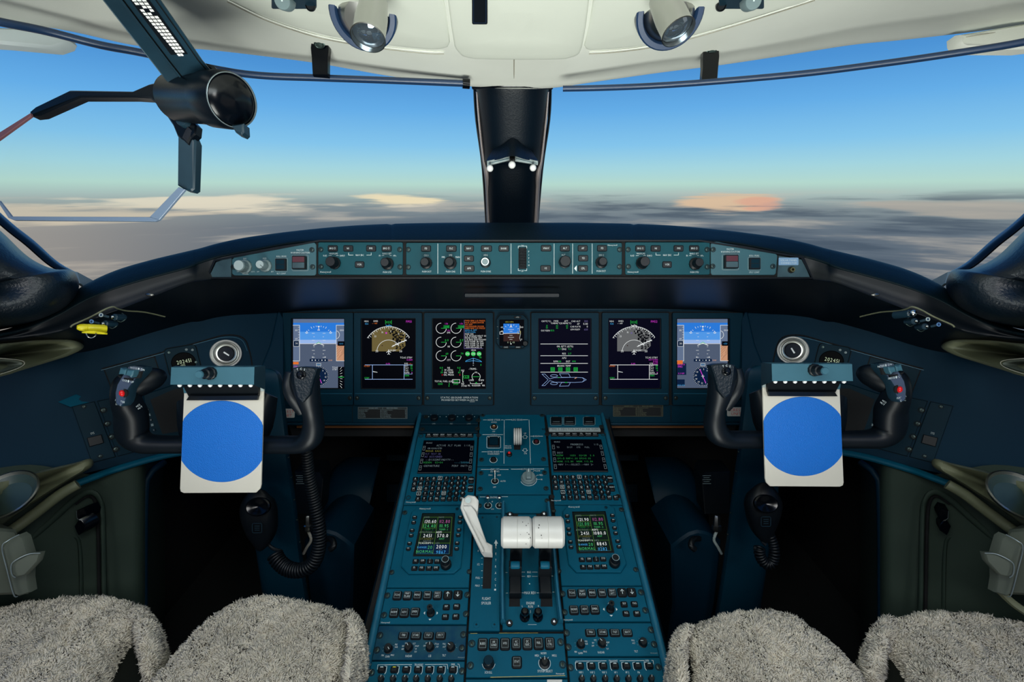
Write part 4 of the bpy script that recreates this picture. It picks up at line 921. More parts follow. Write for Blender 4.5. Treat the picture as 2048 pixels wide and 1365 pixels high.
def module(name, label, cat, P, m='teal', sc=(), grp=None, h=.003, r=5.2):
    t = thing(name, label, cat, Pd(sum(p[0] for p in P)/len(P), max(p[1] for p in P)), grp)
    mb = MB(m); plate(mb, Pd, P, -.004, h, None, .0008); mb.build('face_plate', t); screws(Pd, sc, t, r, h=h-.0005); return t
PH = .0034
def PT(mb, rows, size=3.4, m='ink', cond=.72, h=PH):
    for r in rows:
        f = Pd.fr(r[1], r[2]); k = f.ky
        g = Frame(f.o, f.ux, f.uy, f.n, k*.86, k)      # letters keep their own proportions on the sloping plane
        text(mb, g, r[0], 0, 0, r[3] if len(r) > 3 else size, h, r[5] if len(r) > 5 else m, al=r[4] if len(r) > 4 else 'c', cond=cond)
def PLn(mb, pts, w=.8, m='ink', h=PH, cl=False): line(mb, Pd, pts, w, h, m, cl)
def pkey(x, y, w, h, t, lab=None, size=None, **k):
    f = Pd.fr(x, y, k.pop('base', .003)); name = k.pop('name', 'push_button'); lift = k.pop('lift', .004); m = k.pop('m', 'black'); ink = k.pop('ink', 'ink'); bx = k.pop('box', False); cond = k.pop('cond', .8)
    mb = MB(m); plate(mb, f, rc(0, 0, w+1.6, h+1.6, min(w,h)*.25), -.001, .0004, 'gap'); plate(mb, f, rc(0, 0, w, h, min(w,h)*.2), 0, lift, m, .0014)
    if lab:
        L_ = lab.split('/'); s = size or h*.34; g = Frame(f.o, f.ux, f.uy, f.n, f.ky*.86, f.ky)
        if lab == '/': L_ = ['/']
        for i, q in enumerate(L_): text(mb, g, q, 0, (i-(len(L_)-1)/2)*s*1.4, s, lift+.0003, ink, cond=cond)
    if bx: line(mb, f, rc(0, 0, w*.7, h*.7), .45, lift+.0002, 'ink_dim', True)
    return mb.build(name, t)

# dimmer panel (three knobs) and blank strip above the left keyboard unit
t = module('dimmer_panel', 'dark strip with three dimmer knobs at the top left of the pedestal', 'switch panel', quad(LL, LRt, 829, 851), 'teal_dark', [(852,836),(957,843)])
for x in (869, 904, 938):
    knob(Pd, x, 840, 8.5, t, .011, 'dimmer_knob', 'rubber', n=24, top=.85)
mb = MB('ink'); PT(mb, [('UPR',868,850,2.6),('MID',903,850,2.6),('LWR',938,850,2.6)] , m='ink_dim')
for x in (869,904,938):
    for i in range(5): a = math.radians(-70+i*35); disc(mb, Pd.fr(x+12*math.sin(a), 839-9*math.cos(a)), .8, PH, 'ink', 6)
mb.build('lettering', t)
module('blank_panel', 'blank dark teal strip below the three dimmer knobs', 'blank panel', quad(LL, LRt, 852, 868), 'teal_dark', [(845,861),(955,860)])
t = module('lights_panel', 'teal panel with three square lighted switches at the top right of the pedestal', 'switch panel', [(1091,826),(1196,826),(1200,830),(1205,856),(1096,856)], 'teal', [(1196,829),(1203,856)])
mb = MB('ink'); PT(mb, [('LIGHTS',1142,829.5,2.6)]); PLn(mb, [(1107,829),(1136,829)], .6); PLn(mb, [(1148,829),(1177,829)], .6); PT(mb, [('FLOOD',1111,836.3,2.1),('LAMP TEST',1138,836,2.1),('EMERG',1175,836,2.1)], m='ink_dim'); mb.build('lettering', t)
for x in (1112.5, 1139, 1178):
    mb = MB('black'); plate(mb, Pd, rc(x,845,21,14,1.5), .003, .0075, 'black', .001); line(mb, Pd, rc(x,845,23.5,16,2), .8, .0037, 'ink_dim', True); line(mb, Pd, [(x-7,848.5),(x+7,848.5)], .6, .0078, 'ink_dim'); mb.build('lighted_switch', t)
t = thing('reset_sticker', 'long white sticker about the datalink reset below the three lighted switches', 'sticker', Pd(1150, 864)); mb = MB('white_metal'); plate(mb, Pd, [(1097,858.5),(1199,858.5),(1201,864.5),(1098,864.5)], .0, .0042); mb.build('label_sheet', t); mb = MB('black'); PT(mb, [('RESET FMS 2 CDU FOR DATALINK FUNCTION',1149,861.6,3.7)], m='black', cond=.88, h=.0045); mb.build('lettering', t)

def cdu(side_w, eL, eR, lines, title, scr, xc):
    t = module('keyboard_unit', 'control display unit with small dark screen and letter keyboard on the %s of the pedestal' % side_w, 'keyboard unit', quad(eL, eR, 869, 1012), 'teal', [], 'control display units')
    mb = MB('gap')
    for x, y in scr['sc']: f = Pd.fr(x, y); lathe(mb, f, [(5*f.kx,.002),(5*f.kx,.0036),(4*f.kx,.0036),(3.8*f.kx,.003),(.0001,.003)], 'gap', 14)
    mb.build('fastener', t)
    Q = scr['q']; mb = MB('black_gloss'); plate(mb, Pd, Q, .003, .0065, 'black', .001, 'black_gloss')
    s_ = mb.build('screen', t)
    def q(u, v, h=0): # bilinear over the screen, u 0..100, v 0..60
        a = V(Pd(*Q[0])).lerp(Pd(*Q[1]), u/100); b = V(Pd(*Q[3])).lerp(Pd(*Q[2]), u/100); return a.lerp(b, v/60)+Pd.n*h
    face(mb := MB(E['scr']), q, rr(1,1,99,59), .0067)
    for i, sg in enumerate((0, 1)):
        for v in (16, 28, 40, 52):
            line(mb, q, rc(4 if not sg else 96, v, 4, 7.5), .5, .007, E['dim'], True); line(mb, q, [(2.8+sg*92,v-1),(5.2+sg*92,v-1)], .5, .007, E['dim'])
    for s, u, v, c, z, al in lines: text(mb, q, s, u, v, z, .0072, E[c], al=al, mono=.95, cond=1.0)
    mb.build('screen_picture', s_)
    fk = ('DIR','MENU','PERF','NAV','FPL','PROG','DLK') if side_w == 'left' else ('DIR','MENU','PERF','NAV','FPL','PROG','DLK')
    for i, s in enumerate(fk): pkey(scr['f0']+i*scr['fd'], scr['fy'], 12.2, 6.2, t, s, 2.6, name='function_key')
    rows = ['ABCDEF123','GHIJKL456','MNOPQR789',' STUV W.0 SP','XYZ']
    K = scr['k']
    def kp(c, r): # key centre from the four corner keys
        a = lerp(K[0][0], K[1][0], c/8), lerp(K[0][1], K[1][1], c/8); b = lerp(K[3][0], K[2][0], c/8), lerp(K[3][1], K[2][1], c/8); return lerp(a[0], b[0], r/4), lerp(a[1], b[1], r/4)
    lab = [list('ABCDEF123'), list('GHIJKL456'), list('MNOPQR789'), [None]+list('STUV')+['W','.','0','SP'], [None]+list('XYZ')+['DEL','CLR','+/-','/','DIM']]
    for r in range(5):
        for c in range(9):
            s = lab[r][c]
            if s is None: continue
            x, y = kp(c, r)
            ff = Pd.fr(x, y, .003); mb = MB('black')
            if c >= 6 and r < 4: lathe(mb, ff, [(5.6*ff.kx,0),(5.6*ff.kx,.003),(4.8*ff.kx,.004),(.0001,.004)], 'black', 14)
            else: plate(mb, ff, rc(0,0,10.4,8.2,2), 0, .004, 'black', .0012)
            g = Frame(ff.o, ff.ux, ff.uy, ff.n, ff.ky*.86, ff.ky); text(mb, g, s, 0, 0, 3.9 if len(s) == 1 else 3.3, .0043, 'ink', cond=.9 if len(s) == 1 else .7)
            if s in 'ENSW' and len(s) == 1: line(mb, ff, rc(0,0,7.6,6.4), .6, .0043, 'ink', True)
            mb.build('letter_key' if not s.isdigit() else 'number_key', t)
    for s, x, y in scr['side']: pkey(x, y, 9.5, 12, t, s, 3.0, name='page_key')
    if side_w == 'right': x, y = kp(9.05, 4); pkey(x-.5, y, 9, 8, t, 'BRT', 2.6, name='letter_key')
    mb = MB('ink'); PT(mb, [('Honeywell', *scr['hw'], 2.8)], cond=.95); mb.build('lettering', t)
    return t
Lw = 'w'
cdu('left', LL, LRt, [('ACTIVE FLT PLAN  1/10',60,11,'cw',3.3,'c'),('ORIGIN/ETD',11,16.5,'cw',2.9,'l'),('RW36R KAUS',8,21.5,'cy',3.2,'l'),('FLT TEST OR',8,27,'cl',2.9,'l'),('AS ASSIGNED',8,32,'cl',3.2,'l'),('--DISCONTINUITY--',11,37.5,'cw',3.3,'l'),('WODEN  02+04',8,42.5,'cg',3.2,'l'),('---/5000A',93,42.5,'cc',3.2,'r'),('◂DEPARTURE',8,48.5,'cw',3.3,'l'),('PERF INIT▸',93,48.5,'cw',3.3,'r'),('BRAKE',6,6,'cw',2.6,'l')], '', dict(q=[(848,884.5),(949,884.5),(944,950),(835,950)], sc=[(842,874),(957,873),(817,998)], f0=858, fd=13.7, fy=874, k=[(831.5,962),(930,960),(924,1001),(824,1002)], side=[('PREV',942.5,963),('NEXT',941.5,980)], hw=(822,1007)), 0)
cdu('right', RL, RRt, [('PROGRESS',50,11,'cw',3.3,'c'),('1/3',92,11,'cw',3.3,'r'),('TO      DIST   ETE   FUEL',10,16.5,'cw',2.7,'l'),('DEST',10,27,'cw',3,'l'),('KGTW',8,32,'cg',3.2,'l'),('1035  02+28  5.0',33,32,'cg',3.1,'l'),('GPS-D RNP=1.00 EPU=0.05',9,37.5,'cg',2.9,'l'),('ACWK 112.80  NCWK 112.80',8,43,'cg',2.95,'l'),('◂NAV 1◂--SELECT--▸NAV 2▸',8,48.5,'cw',2.95,'l'),('BRAKE',6,6,'cw',2.6,'l')], '', dict(q=[(1101,882.5),(1202,882.5),(1216,947),(1107,947)], sc=[(1094,871),(1206,871),(1104,996),(1236,995)], f0=1108, fd=13.6, fy=872, k=[(1109,958.5),(1207.5,958.5),(1218,998.5),(1114,999)], side=[('PREV',1219.5,961),('NEXT',1223.5,979)], hw=(1112,1003.5)), 0)

# landing gear panel
t = module('landing_gear_panel', 'teal panel with the white ribbed landing gear handle at the top centre of the pedestal', 'control panel', quad(CL, CR, 819, 934.5), 'teal', [(965.5,832.5),(1084,832.5),(963,922),(1087,921)])
mb = MB('ink')
PLn(mb, [(1008.5,842),(1008,930)]); PLn(mb, [(1058,842),(1061,930)])
for y, a, b, s, xs in ((842.3,966,1006.5,'NOSE STEER',988),(871.8,965,1006,'HORN',987.5),(906.2,963.5,1006.5,'BTMS OVHT',987)): PT(mb, [(s,xs,y,3.2)]); w = len(s)*1.25+1.5; PLn(mb, [(a,y),(xs-w,y)]); PLn(mb, [(xs+w,y),(b,y)])
PT(mb, [('ARMED',988,847,2.6),('OFF',987.5,865.5,2.6),('WARN RESET',987,910.5,3),('LDG GEAR',1034,842,3.2),('DN LCK',1016.5,894.5,2.6),('RELEASE',1016.5,898.5,2.6),('EVENT',1072.5,875,3),('UP',1050,869.5,3.2),('DN',1051,909.5,3.2)])
PLn(mb, [(1010.5,842),(1024,842)]); PLn(mb, [(1045,842),(1056,842)]); PLn(mb, [(1061,875),(1067,875)]); PLn(mb, [(1078,875),(1086,875)])
for y, s in ((876,1),(903.5,-1)): PLn(mb, [(1050,y-3.5*s),(1055.5,y+.5*s),(1053,y+.5*s),(1053,y+3.5*s),(1047,y+3.5*s),(1047,y+.5*s),(1044.5,y+.5*s)], .6, cl=True)
for x, y, r in ((988,856.5,7.5),(987,922.5,7.8),(1072.5,886.5,7.5)): ring(mb, Pd.fr(x,y), r-.9, r, PH, 'ink', 24)
line(mb, Pd, rc(987.5,887,27.5,23.5,2), .8, PH, 'ink', True)
mb.build('lettering', t)
def toggle(x, y, t, tip=(0,-.35), L=.020, r=5.2, m='chrome', name='toggle_switch'):
    f = Pd.fr(x, y, .003); k = f.kx; mb = MB('steel'); lathe(mb, f, [(6.6*k,0),(6.6*k,.001),(5*k,.0012),(4.8*k,.004),(2.6*k,.005)], 'black', 16); lathe(mb, f, [(4.4*k,.001),(4.2*k,.005),(2.8*k,.006)], 'screw', 16)
    ax = (f.n+f.ux*tip[0]-f.uy*tip[1]*-1).normalized(); lathe3(mb, f(0,0,.003), ax, [(1.6*k,0),(1.9*k,L*.5),(r*.62*k,L*.8),(r*.66*k,L*.93),(r*.4*k,L)], m, 14); return mb.build(name, t)
for x, y, n_, mm in ((988,856.5,'nose_steer_button','orange_wood'),(987,922.5,'reset_button','gap'),(1072.5,886.5,'event_button','maroon')):
    f = Pd.fr(x, y, .003); k = f.kx; mb = MB('black'); lathe(mb, f, [(6.3*k,0),(6.3*k,.003),(5.2*k,.0035),(5*k,.001)], 'black', 18); lathe(mb, f, [(3.6*k,.001),(3.4*k,.004),(.0001,.0045)], mm, 14)
    if n_[0] == 'n': line(mb, f, [(-2,0),(2,0)], 1.6, .005, 'white_paint')
    mb.build(n_, t)
mb = MB('black'); plate(mb, Pd, rc(987.5,887,24,20,2), .003, .007, 'black', .001); plate(mb, Pd, rc(987.5,887,17,15,1.5), .007, .0074, 'teal_dark')
for q in (-1,1): disc(mb, Pd.fr(987.5+q*9.5,879.5), .9, .0076, 'ink', 6)
mb.build('horn_button', t)
mb = MB('gap'); plate(mb, Pd, rc(1034.5,880,13,44,1), .0031, .0034, 'gap'); mb.build('lever_slot', t)
mb = MB('white_paint'); f = Pd.fr(1035, 893, .003)
ga = f.n*.9+f.uy*-.25; gx = f.ux; gw = 8.2*f.kx
for i in range(4):
    c = f.o+f.n*.03+gx*((i-1.5)*gw*.5); lathe3(mb, c-gx*(gw*.22), gx, [(.0001,0),(.018,0),(.020,.0015),(.020,gw*.36),(.018,gw*.44),(.0001,gw*.44)], 'white_paint', 24, ex=1.0)
tube(mb, [f.o-f.n*.005, f.o+f.n*.02], .004, 'steel', 8, sn=1)
mb.build('landing_gear_handle', t, 'white ribbed wheel-shaped handle')
f = Pd.fr(1018.5, 912, .003); mb = MB('black'); lathe(mb, f, [(6*f.kx,0),(6*f.kx,.003),(5*f.kx,.004)], 'black', 16); ball(mb, f(0,-1.5,.004), .0038, 'red', 12); mb.build('lock_release_button', t, 'small red release button')

# ground lift dumping / auto brake
t = module('brake_panel', 'teal panel with grey rotary auto brake selector below the landing gear panel', 'control panel', quad(CL, CR, 936, 991.5), 'teal', [(962,949),(1089,948),(960.5,980.5),(1092,979.5)])
mb = MB('ink'); PLn(mb, [(962,941.5),(982,941.5)]); PLn(mb, [(999,941.5),(1017,941.5)]); PLn(mb, [(1022,941),(1043,941)]); PLn(mb, [(1067,940.5),(1088,940.5)])
PT(mb, [('GND LIFT',990,941.3,3.3),('DUMPING',990,945.6,3.3),('MAN',981,953,3),('ARM',998,953,3),('AUTO',1006,965,3),('OFF',989,977,3),('AUTO BRAKE',1055,941,3.3),('LOW',1076,944.2,3),('MED',1082,952.8,3),('HI',1083,961.6,3)])
PLn(mb, [(1066,946),(1068,944),(1072,944)], .5); PLn(mb, [(1071,956),(1074,953),(1077,953)], .5); PLn(mb, [(1072,961.5),(1080,961.5)], .5)
ring(mb, Pd.fr(990,965), 6.7, 7.6, PH, 'ink', 24); ring(mb, Pd.fr(1057,961), 16, 16.8, PH, 'ink', 30, 0, 0, 80, 250); mb.build('lettering', t)
toggle(990, 965, t, (0,.62), .024)
f = Pd.fr(1057, 960, .003); k = f.kx; mb = MB('knob_grey'); lathe(mb, f, [(15.2*k,0),(15*k,.003),(13.5*k,.005),(13*k,.009),(12*k,.010)], 'knob_grey', 30)
g = Frame(f.o, f.ux, f.uy, f.n, k, k); plate(mb, g, [(-4.5,-11),(4.5,-11),(5.5,8),(4,11),(-4,11),(-5.5,8)], .009, .019, 'knob_grey', .002); line(mb, g, [(0,-10),(0,-3)], 1.6, .0195, 'ink'); mb.build('auto_brake_selector', t)
# engine panel
t = module('engine_switch_panel', 'teal strip with two chrome engine toggle switches above the thrust levers', 'switch panel', [(957,993),(1097,993),(1100,1029),(1026,1031),(1026,1012),(1005,1012),(1005,1028),(955,1028)][0:1]+[(1097,993),(1100,1028),(955,1028)], 'teal', [(959,1014),(1094,1004)])
mb = MB('ink'); PLn(mb, [(960,996.5),(980,996.5)]); PLn(mb, [(995,996),(1016,996)]); PT(mb, [('ENGINE',987.5,997.5,3.6),('L',976,1003,2.6),('R',999,1003,2.6),('HI',984.5,1006,2.6),('HI',1007,1006,2.6),('SYN',985,1021,2.6)])
for x in (976, 999): ring(mb, Pd.fr(x,1014), 7.0, 7.8, PH, 'ink', 24)
mb.build('lettering', t)
toggle(976, 1014, t, (0,.25), .022, 7); toggle(999, 1014, t, (0,.25), .022, 7)
# flight spoiler lever panel
t = module('spoiler_panel', 'teal flight spoiler panel with a long white hinged lever and slot', 'lever panel', quad(CL, lambda y: 1003-(y-1030)*.012, 1030, 1265), 'teal', [])
mb = MB('black_matte'); plate(mb, Pd, [(968,1108),(985,1108),(982,1180),(965,1180)], .0031, .0034, 'gap'); mb.build('lever_slot', t)
mb = MB('ink'); PT(mb, [('0',956.5,1104.5,3.6),('1/2',957,1131.5,4.2),('FULL',956,1158.5,4.2),('MAX',955,1174,4.2),('FLIGHT',973,1200,5.6),('SPOILER',972.5,1209,5.6)])
for i, c in enumerate('RETRACT'): PT(mb, [(c,992-i*.2,1097.5+i*12.8,4.6)])
for y in (1119,1131.3,1144.5,1158,1174): PLn(mb, [(962.5,y),(965.5,y)], .7)
mb.add([Pd(992,1082,PH), Pd(988,1090,PH), Pd(996,1090,PH)], [[0,1,2]]); face(mb, Pd, rr(990.5,1090,993.5,1094.5), PH); face(mb, Pd, rr(988.5,1180.5,992,1184), PH); mb.build('lettering', t)
for x, y in ((965,1038),(994,1037),(953,1252),(989,1252)):
    f = Pd.fr(x, y, .002); mb = MB('teal_dark'); lathe(mb, f, [(6.5*f.kx,0),(6.5*f.kx,.0016),(5.6*f.kx,.0018),(.0001,.0012)], 'teal', 18); line(mb, f, [(-2.4,0),(2.4,0)], 1, .0024, 'gap'); line(mb, f, [(0,-2.4),(0,2.4)], 1, .0024, 'gap'); mb.build('screw', t)
mb = MB('white_paint')
B = Pd(975, 1104, .004); hN = Pd.n
# lever: foot block, long flat arm rising back toward the keys, rounded handle at the end
def H(px, py, h): r_ = ray(px, py); o_ = Pd.p0+Pd.n*h; return EYE+r_*((o_-EYE).dot(Pd.n)/r_.dot(Pd.n))
arm = [(968,1106,.022),(985,1107,.022),(985,1090,.026),(973,1084,.032),(952,1024,.074),(943,1012,.082),(926,1012,.082),(925,1020,.078),(962,1098,.024)]
slab(mb, [H(*p) for p in arm], Pd.n*-.012-V((0,.002,0)), 'white_paint', .0015)
slab(mb, [H(*p) for p in ((955,1022,.072),(957,1000,.088),(950,991,.093),(936,989,.094),(928,995,.091),(924,1012,.081))], Pd.n*-.018, 'white_paint', .003)
tube(mb, [H(936,1001,.099), H(936,1001,.088)], .0055, 'white_metal', 12, sn=1)
tube(mb, [H(928,998,.086), H(924,1016,.078), H(932,1036,.070), H(966,1104,.024)], .0035, None, 8, sn=1)
mb.build('spoiler_lever', t, 'long white lever', ang=.9)
# thrust lever quadrant
t = module('thrust_quadrant', 'raised teal quadrant with two white barrel-shaped thrust lever grips and slots', 'throttle quadrant', [(1004.5,1031),(1101,1031),(1127,1262),(1005,1262)], 'teal', [])
mb = MB('teal_rail')
for pts in (((1007,1015),(1006,1090),(1005,1180),(1006,1250)), ((1096,1015),(1106,1100),(1113,1180),(1121,1250))):
    tube(mb, [Pd(x, y, .008) for x, y in pts], (.0045,.012), 'teal_rail', 10, up=Pd.n)
mb.build('side_fence', t)
mb = MB('gap')
for q in ([(1021,1120),(1040,1120),(1040,1216),(1018,1216)], [(1083,1120),(1101,1120),(1105,1216),(1081,1216)], [(1026,1030),(1036,1030),(1040,1125),(1021,1125)], [(1072,1030),(1088,1030),(1100,1125),(1082,1125)]): plate(mb, Pd, q, .0031, .0034, 'gap')
mb.build('lever_slot', t)
mb = MB('ink'); PT(mb, [('IDLE',1058,1147,4.0),('REV',1058,1155.5,4.0),('MAX REV',1060,1188.5,5.4),('ENGINE',1061,1209,5.2),('RUN',1061,1216,5.2),('L',1044.5,1215,4),('R',1077,1215,4)])
for y in (1147,1155.5): PLn(mb, [(1041,y),(1050,y)], .6); PLn(mb, [(1064,y),(1075,y)], .6)
PLn(mb, [(1043.5,1188.5),(1047.5,1188.5)]); PLn(mb, [(1073,1188.5),(1077.5,1188.5)]); disc(mb, Pd.fr(1059,1170.5), 1.2, PH, 'ink', 8); PLn(mb, [(1061,1223),(1061,1229)], .7); PLn(mb, [(1012,1189),(1016,1189)]); PLn(mb, [(1105,1187),(1110,1187)]); PLn(mb, [(1011,1148),(1015,1148)]); PLn(mb, [(1100,1155),(1107,1155)])
PLn(mb, [(1056,1252),(1073,1252)], .6); mb.build('lettering', t)
for i, (x, y) in enumerate(((1049.5,1237),(1075.5,1237))):
    f = Pd.fr(x, y, .003); k = f.kx; mb = MB('black_gloss'); lathe(mb, f, [(10.2*k,0),(10*k,.004),(7*k,.006),(6.2*k,.012),(8*k,.015),(7.6*k,.020),(5*k,.0225),(.0001,.023)], 'black_gloss', 26); mb.build('engine_run_switch', t, 'glossy black round engine run switch')
for x, y in ((1019,1250),(1108,1247),(1020,1033),(1088,1032)): f = Pd.fr(x, y, .003); mb = MB('black'); lathe(mb, f, [(6.5*f.kx,0),(6.4*f.kx,.003),(4.5*f.kx,.003)], 'black', 16); lathe(mb, f, [(4.4*f.kx,.002),(3.8*f.kx,.006),(.0001,.008)], 'steel', 14); mb.build('screw', t)
for i, (x0, x1, gl, gr, side_w) in enumerate(((1021,1040,1002.5,1063,'left'), (1079,1101,1064.5,1127,'right'))):
    lv = thing('thrust_lever', '%s thrust lever, white barrel grip on a black arm with a small reverse lever' % side_w, 'thrust lever', Pd((x0+x1)/2, 1120), 'thrust levers')
    gy = 1065; hg = .105
    c0, c1 = H(gl, gy, hg), H(gr, gy, hg); ax = (c1-c0); L_ = ax.length; R_ = .0265
    mb = MB('white_paint'); lathe3(mb, c0, ax, [(.0001,0),(R_*.86,0),(R_,.004),(R_,L_*.52 if i == 0 else L_*.48),(R_*.975,L_*.525 if i == 0 else L_*.485),(R_,L_*.53 if i == 0 else L_*.49),(R_,L_-.004),(R_*.86,L_),(.0001,L_)], 'white_paint', 40); 
    g = mb.build('grip', lv, 'white barrel-shaped grip')
    mb = MB('gap')
    rg = random.Random(11+i)
    for j in range(9 if i == 0 else 4):
        a = math.radians(rg.uniform(30, 80)); u = rg.uniform(.62,.95) if i == 0 else rg.uniform(.05,.4)
        x_ = V((0,0,1)); y_ = ax.normalized(); ctr = c0+ax*u; nrm = (EYE-ctr); nrm = (nrm-y_*nrm.dot(y_)).normalized(); tn = y_.cross(nrm); an = rg.uniform(-.7,.9); d = (nrm*math.cos(an)+tn*math.sin(an)); pt = ctr+d*(R_+.0003); tt = y_.cross(d); s = rg.uniform(.0005,.0013)
        mb.add([pt-y_*s*.5-tt*s*1.2, pt+y_*s-tt*s*.5, pt+y_*s*.4+tt*s*1.3, pt-y_*s*.8+tt*s*.4], [[0,1,2,3]])
    mb.build('paint_chips', g)
    mb = MB('black'); xm = (x0+x1)/2; cm = c0.lerp(c1, .52 if i == 0 else .46); cb = Pd(xm, 1150, -.02)
    w = V((.0105, 0, 0)); P0 = [cm-w-V((0,.0,.01)), cm+w-V((0,0,.01)), cb+w*1.1, cb-w*1.1]; slab(mb, P0, Pd.uy*.020, 'black', .001); mb.build('arm', lv)
    mb = MB('black'); P = H(xm, 1132, .050)
    box3(mb, H(xm, 1143, .030), V((.0115,0,0)), Pd.uy*.007, Pd.n*.024, 'black', .002); box3(mb, H(xm, 1170, .014), V((.011,0,0)), Pd.uy*.020, Pd.n*.010, 'black', .002)
    rv = mb.build('reverse_lever', lv); mb = MB('teal'); lathe3(mb, H(xm, 1131, .056)-V((.008,0,0)), V((1,0,0)), [(.0001,0),(.0055,0),(.0065,.002),(.0065,.014),(.0055,.016),(.0001,.016)], 'teal', 16)
    line(mb, lambda u, v, h: H(u, v, .0605), [(xm-7,1132.5),(xm+7,1132.5)], 1.4, 0, 'ink'); mb.build('finger_grip', rv)

# radio tuning units
def rmu(side_w, eL, eR, out, Q, btn, keys, kn, rows, sc, hw, led, nums):
    t = module('radio_unit', 'octagonal radio tuning unit with green-lined screen and round knob, %s of the thrust levers' % side_w, 'radio unit', quad(eL, eR, 1013, 1178 if side_w == 'left' else 1174), 'teal', sc, 'radio tuning units')
    mb = MB('teal'); plate(mb, Pd, out, .003, .009, 'teal', .0015); mb.build('housing', t)
    mb = MB('black_gloss'); plate(mb, Pd, Q, .009, .011, 'gap', .0008, 'black_gloss'); s_ = mb.build('screen', t)
    def q(u, v, h=0):
        a = V(Pd(*Q[0])).lerp(Pd(*Q[1]), u/60); b = V(Pd(*Q[3])).lerp(Pd(*Q[2]), u/60); return a.lerp(b, v/80)+Pd.n*h
    mb = MB(E['rmu']); face(mb, q, rr(2,2,58,78), .0112, E['rmu']); face(mb, q, rr(5,8,55,77), .0113, E['rmu']); face(mb, q, rr(4,60,56,77), .01132, E['dkb'] if side_w == 'left' else E['rmu'])
    for a, b in (((5,9),(55,9)),((5,9),(5,77)),((55,9),(55,77)),((5,77),(55,77)),((30,9),(30,77)),((5,38),(55,38)),((5,58),(55,58))): line(mb, q, [a,b], .5, .0115, E['gl'] if a != (5,77) else E['cc'])
    for s, u, v, c, z in rows: text(mb, q, s, u, v, z, .0117, E[c], cond=.78, sp=.2)
    line(mb, q, rr(6.5,22,28.5,30.5), .5, .0116, E['gl'], True)
    mb.build('screen_picture', s_)
    for x, y in btn: f = Pd.fr(x, y, .009); mb = MB('black'); plate(mb, f, rc(0,0,9,6.4,2.6), 0, .004, 'black', .0015); line(mb, f, [(-2.2,-.3),(2.2,-.3)], .9, .0043, 'ink'); mb.build('line_button', t)
    for s, x, y in keys: pkey(x, y, 11, 7.6, t, s, 3.4, base=.009)
    mb = MB('black'); f = Pd.fr(kn[0], kn[1], .009); k = f.kx
    lathe(mb, f, [(11*k,0),(10.8*k,.008),(9.6*k,.0095),(7.8*k,.010),(7.6*k,.019),(6.8*k,.0205),(.0001,.0205)], 'black', 26, knurl=-.03); ring(mb, f, 6.2, 7.2, .021, 'ink_dim', 26); mb.build('tuning_knob', t)
    mb = MB('ink'); PT(mb, [('Honeywell', *hw, 3.2)], cond=.95, h=.0094); mb.build('lettering', t)
    mb = MB('black'); f = Pd.fr(*led, .009); lathe(mb, f, [(3.2*f.kx,0),(3*f.kx,.001),(2.2*f.kx,.0016)], 'teal_dark', 12); mb.build('light_sensor', t)
    return t
rl = [('COM1',10,9.2,'cw',3),('NAV1',36,9.2,'cw',3),('130.60',18,17.5,'w',6),('112.80',43,17.5,'rm',6),('124.40',17.5,26.3,'rg',6),('111.95',42.5,26,'rg',6),('TEMP- 3',17,33,'dg',3.4),('TEMP- 1',42,33,'rg',3.4),('ATC/TCAS',13,38,'cw',3.2),('ADF1',35,38,'w',3.4),('2451',17,44.5,'w',6),('570.0',42,44.5,'w',6),('STANDBY',17,50.3,'cy',3.6),('ANT',41,50.3,'rg',3.4),('N117TF',18,54.6,'cw',3.4),('TCAS/DSPY 1',16,58,'w',3),('HF1',35,58.3,'cw',3.4),('RANGE:',12,65.5,'c',3.4),('20',24,65.5,'rg',5.6),('2000',42,64.5,'w',6),('UV',41,69.5,'cw',3),('NORMAL',17,73,'rg',5),('9867',42,74,'c',5.4)]
rr_ = [('COM2',10,9.2,'cw',3),('NAV2',36,9.2,'cw',3),('121.90',18,17.5,'w',6),('112.80',43,17.5,'rm',6),('121.00',17.5,26.3,'rg',6),('111.95',42.5,26,'rg',6),('TEMP- 2',17,33,'dg',3.4),('TEMP- 2',42,33,'rg',3.4),('ATC/TCAS',13,38,'cw',3.2),('ADF2',35,38,'w',3.4),('2451',17,44.5,'w',6),('1080.0',42,44.5,'w',6),('STANDBY',17,50.3,'cy',3.6),('ADF',41,50.3,'rg',3.4),('N117TF',18,54.6,'cw',3.4),('TCAS/DSPY 2',16,58,'w',3),('HF2',35,58.3,'cw',3.4),('RANGE:',12,65.5,'c',3.4),('20',24,65.5,'rg',5.6),('8843',42,64.5,'w',6),('UV',41,69.5,'cw',3),('NORMAL',17,73,'rg',5),('11282',42,74,'c',5.4)]
rmu('left', LL, LRt, [(838,1019),(917,1018),(929,1026),(927,1090),(922,1140),(908,1152),(818,1153),(803,1138),(812,1080),(824,1030)],
    [(845.5,1033),(911,1033),(905.5,1119),(827,1119)], [(830.5,1042),(828.5,1052),(825.5,1068),(823.5,1078),(820.5,1094),(818,1105),(921.5,1041.5),(920.5,1051.5),(918.5,1067),(917,1077.5),(915,1093.5),(914,1104.5)],
    [('SQ',832.5,1129.5),('DIM',846.5,1129.5),('1/2',861,1129.5),('STO',875.5,1129.5),('ID',830,1143.5),('PGE',844.5,1143.5),('TST',859,1143.5),('DME',873,1143.5)], (893,1137), rl, [(810,1028),(784,1147.5),(938.5,1146)], (851,1023.5), (915,1024), 0)
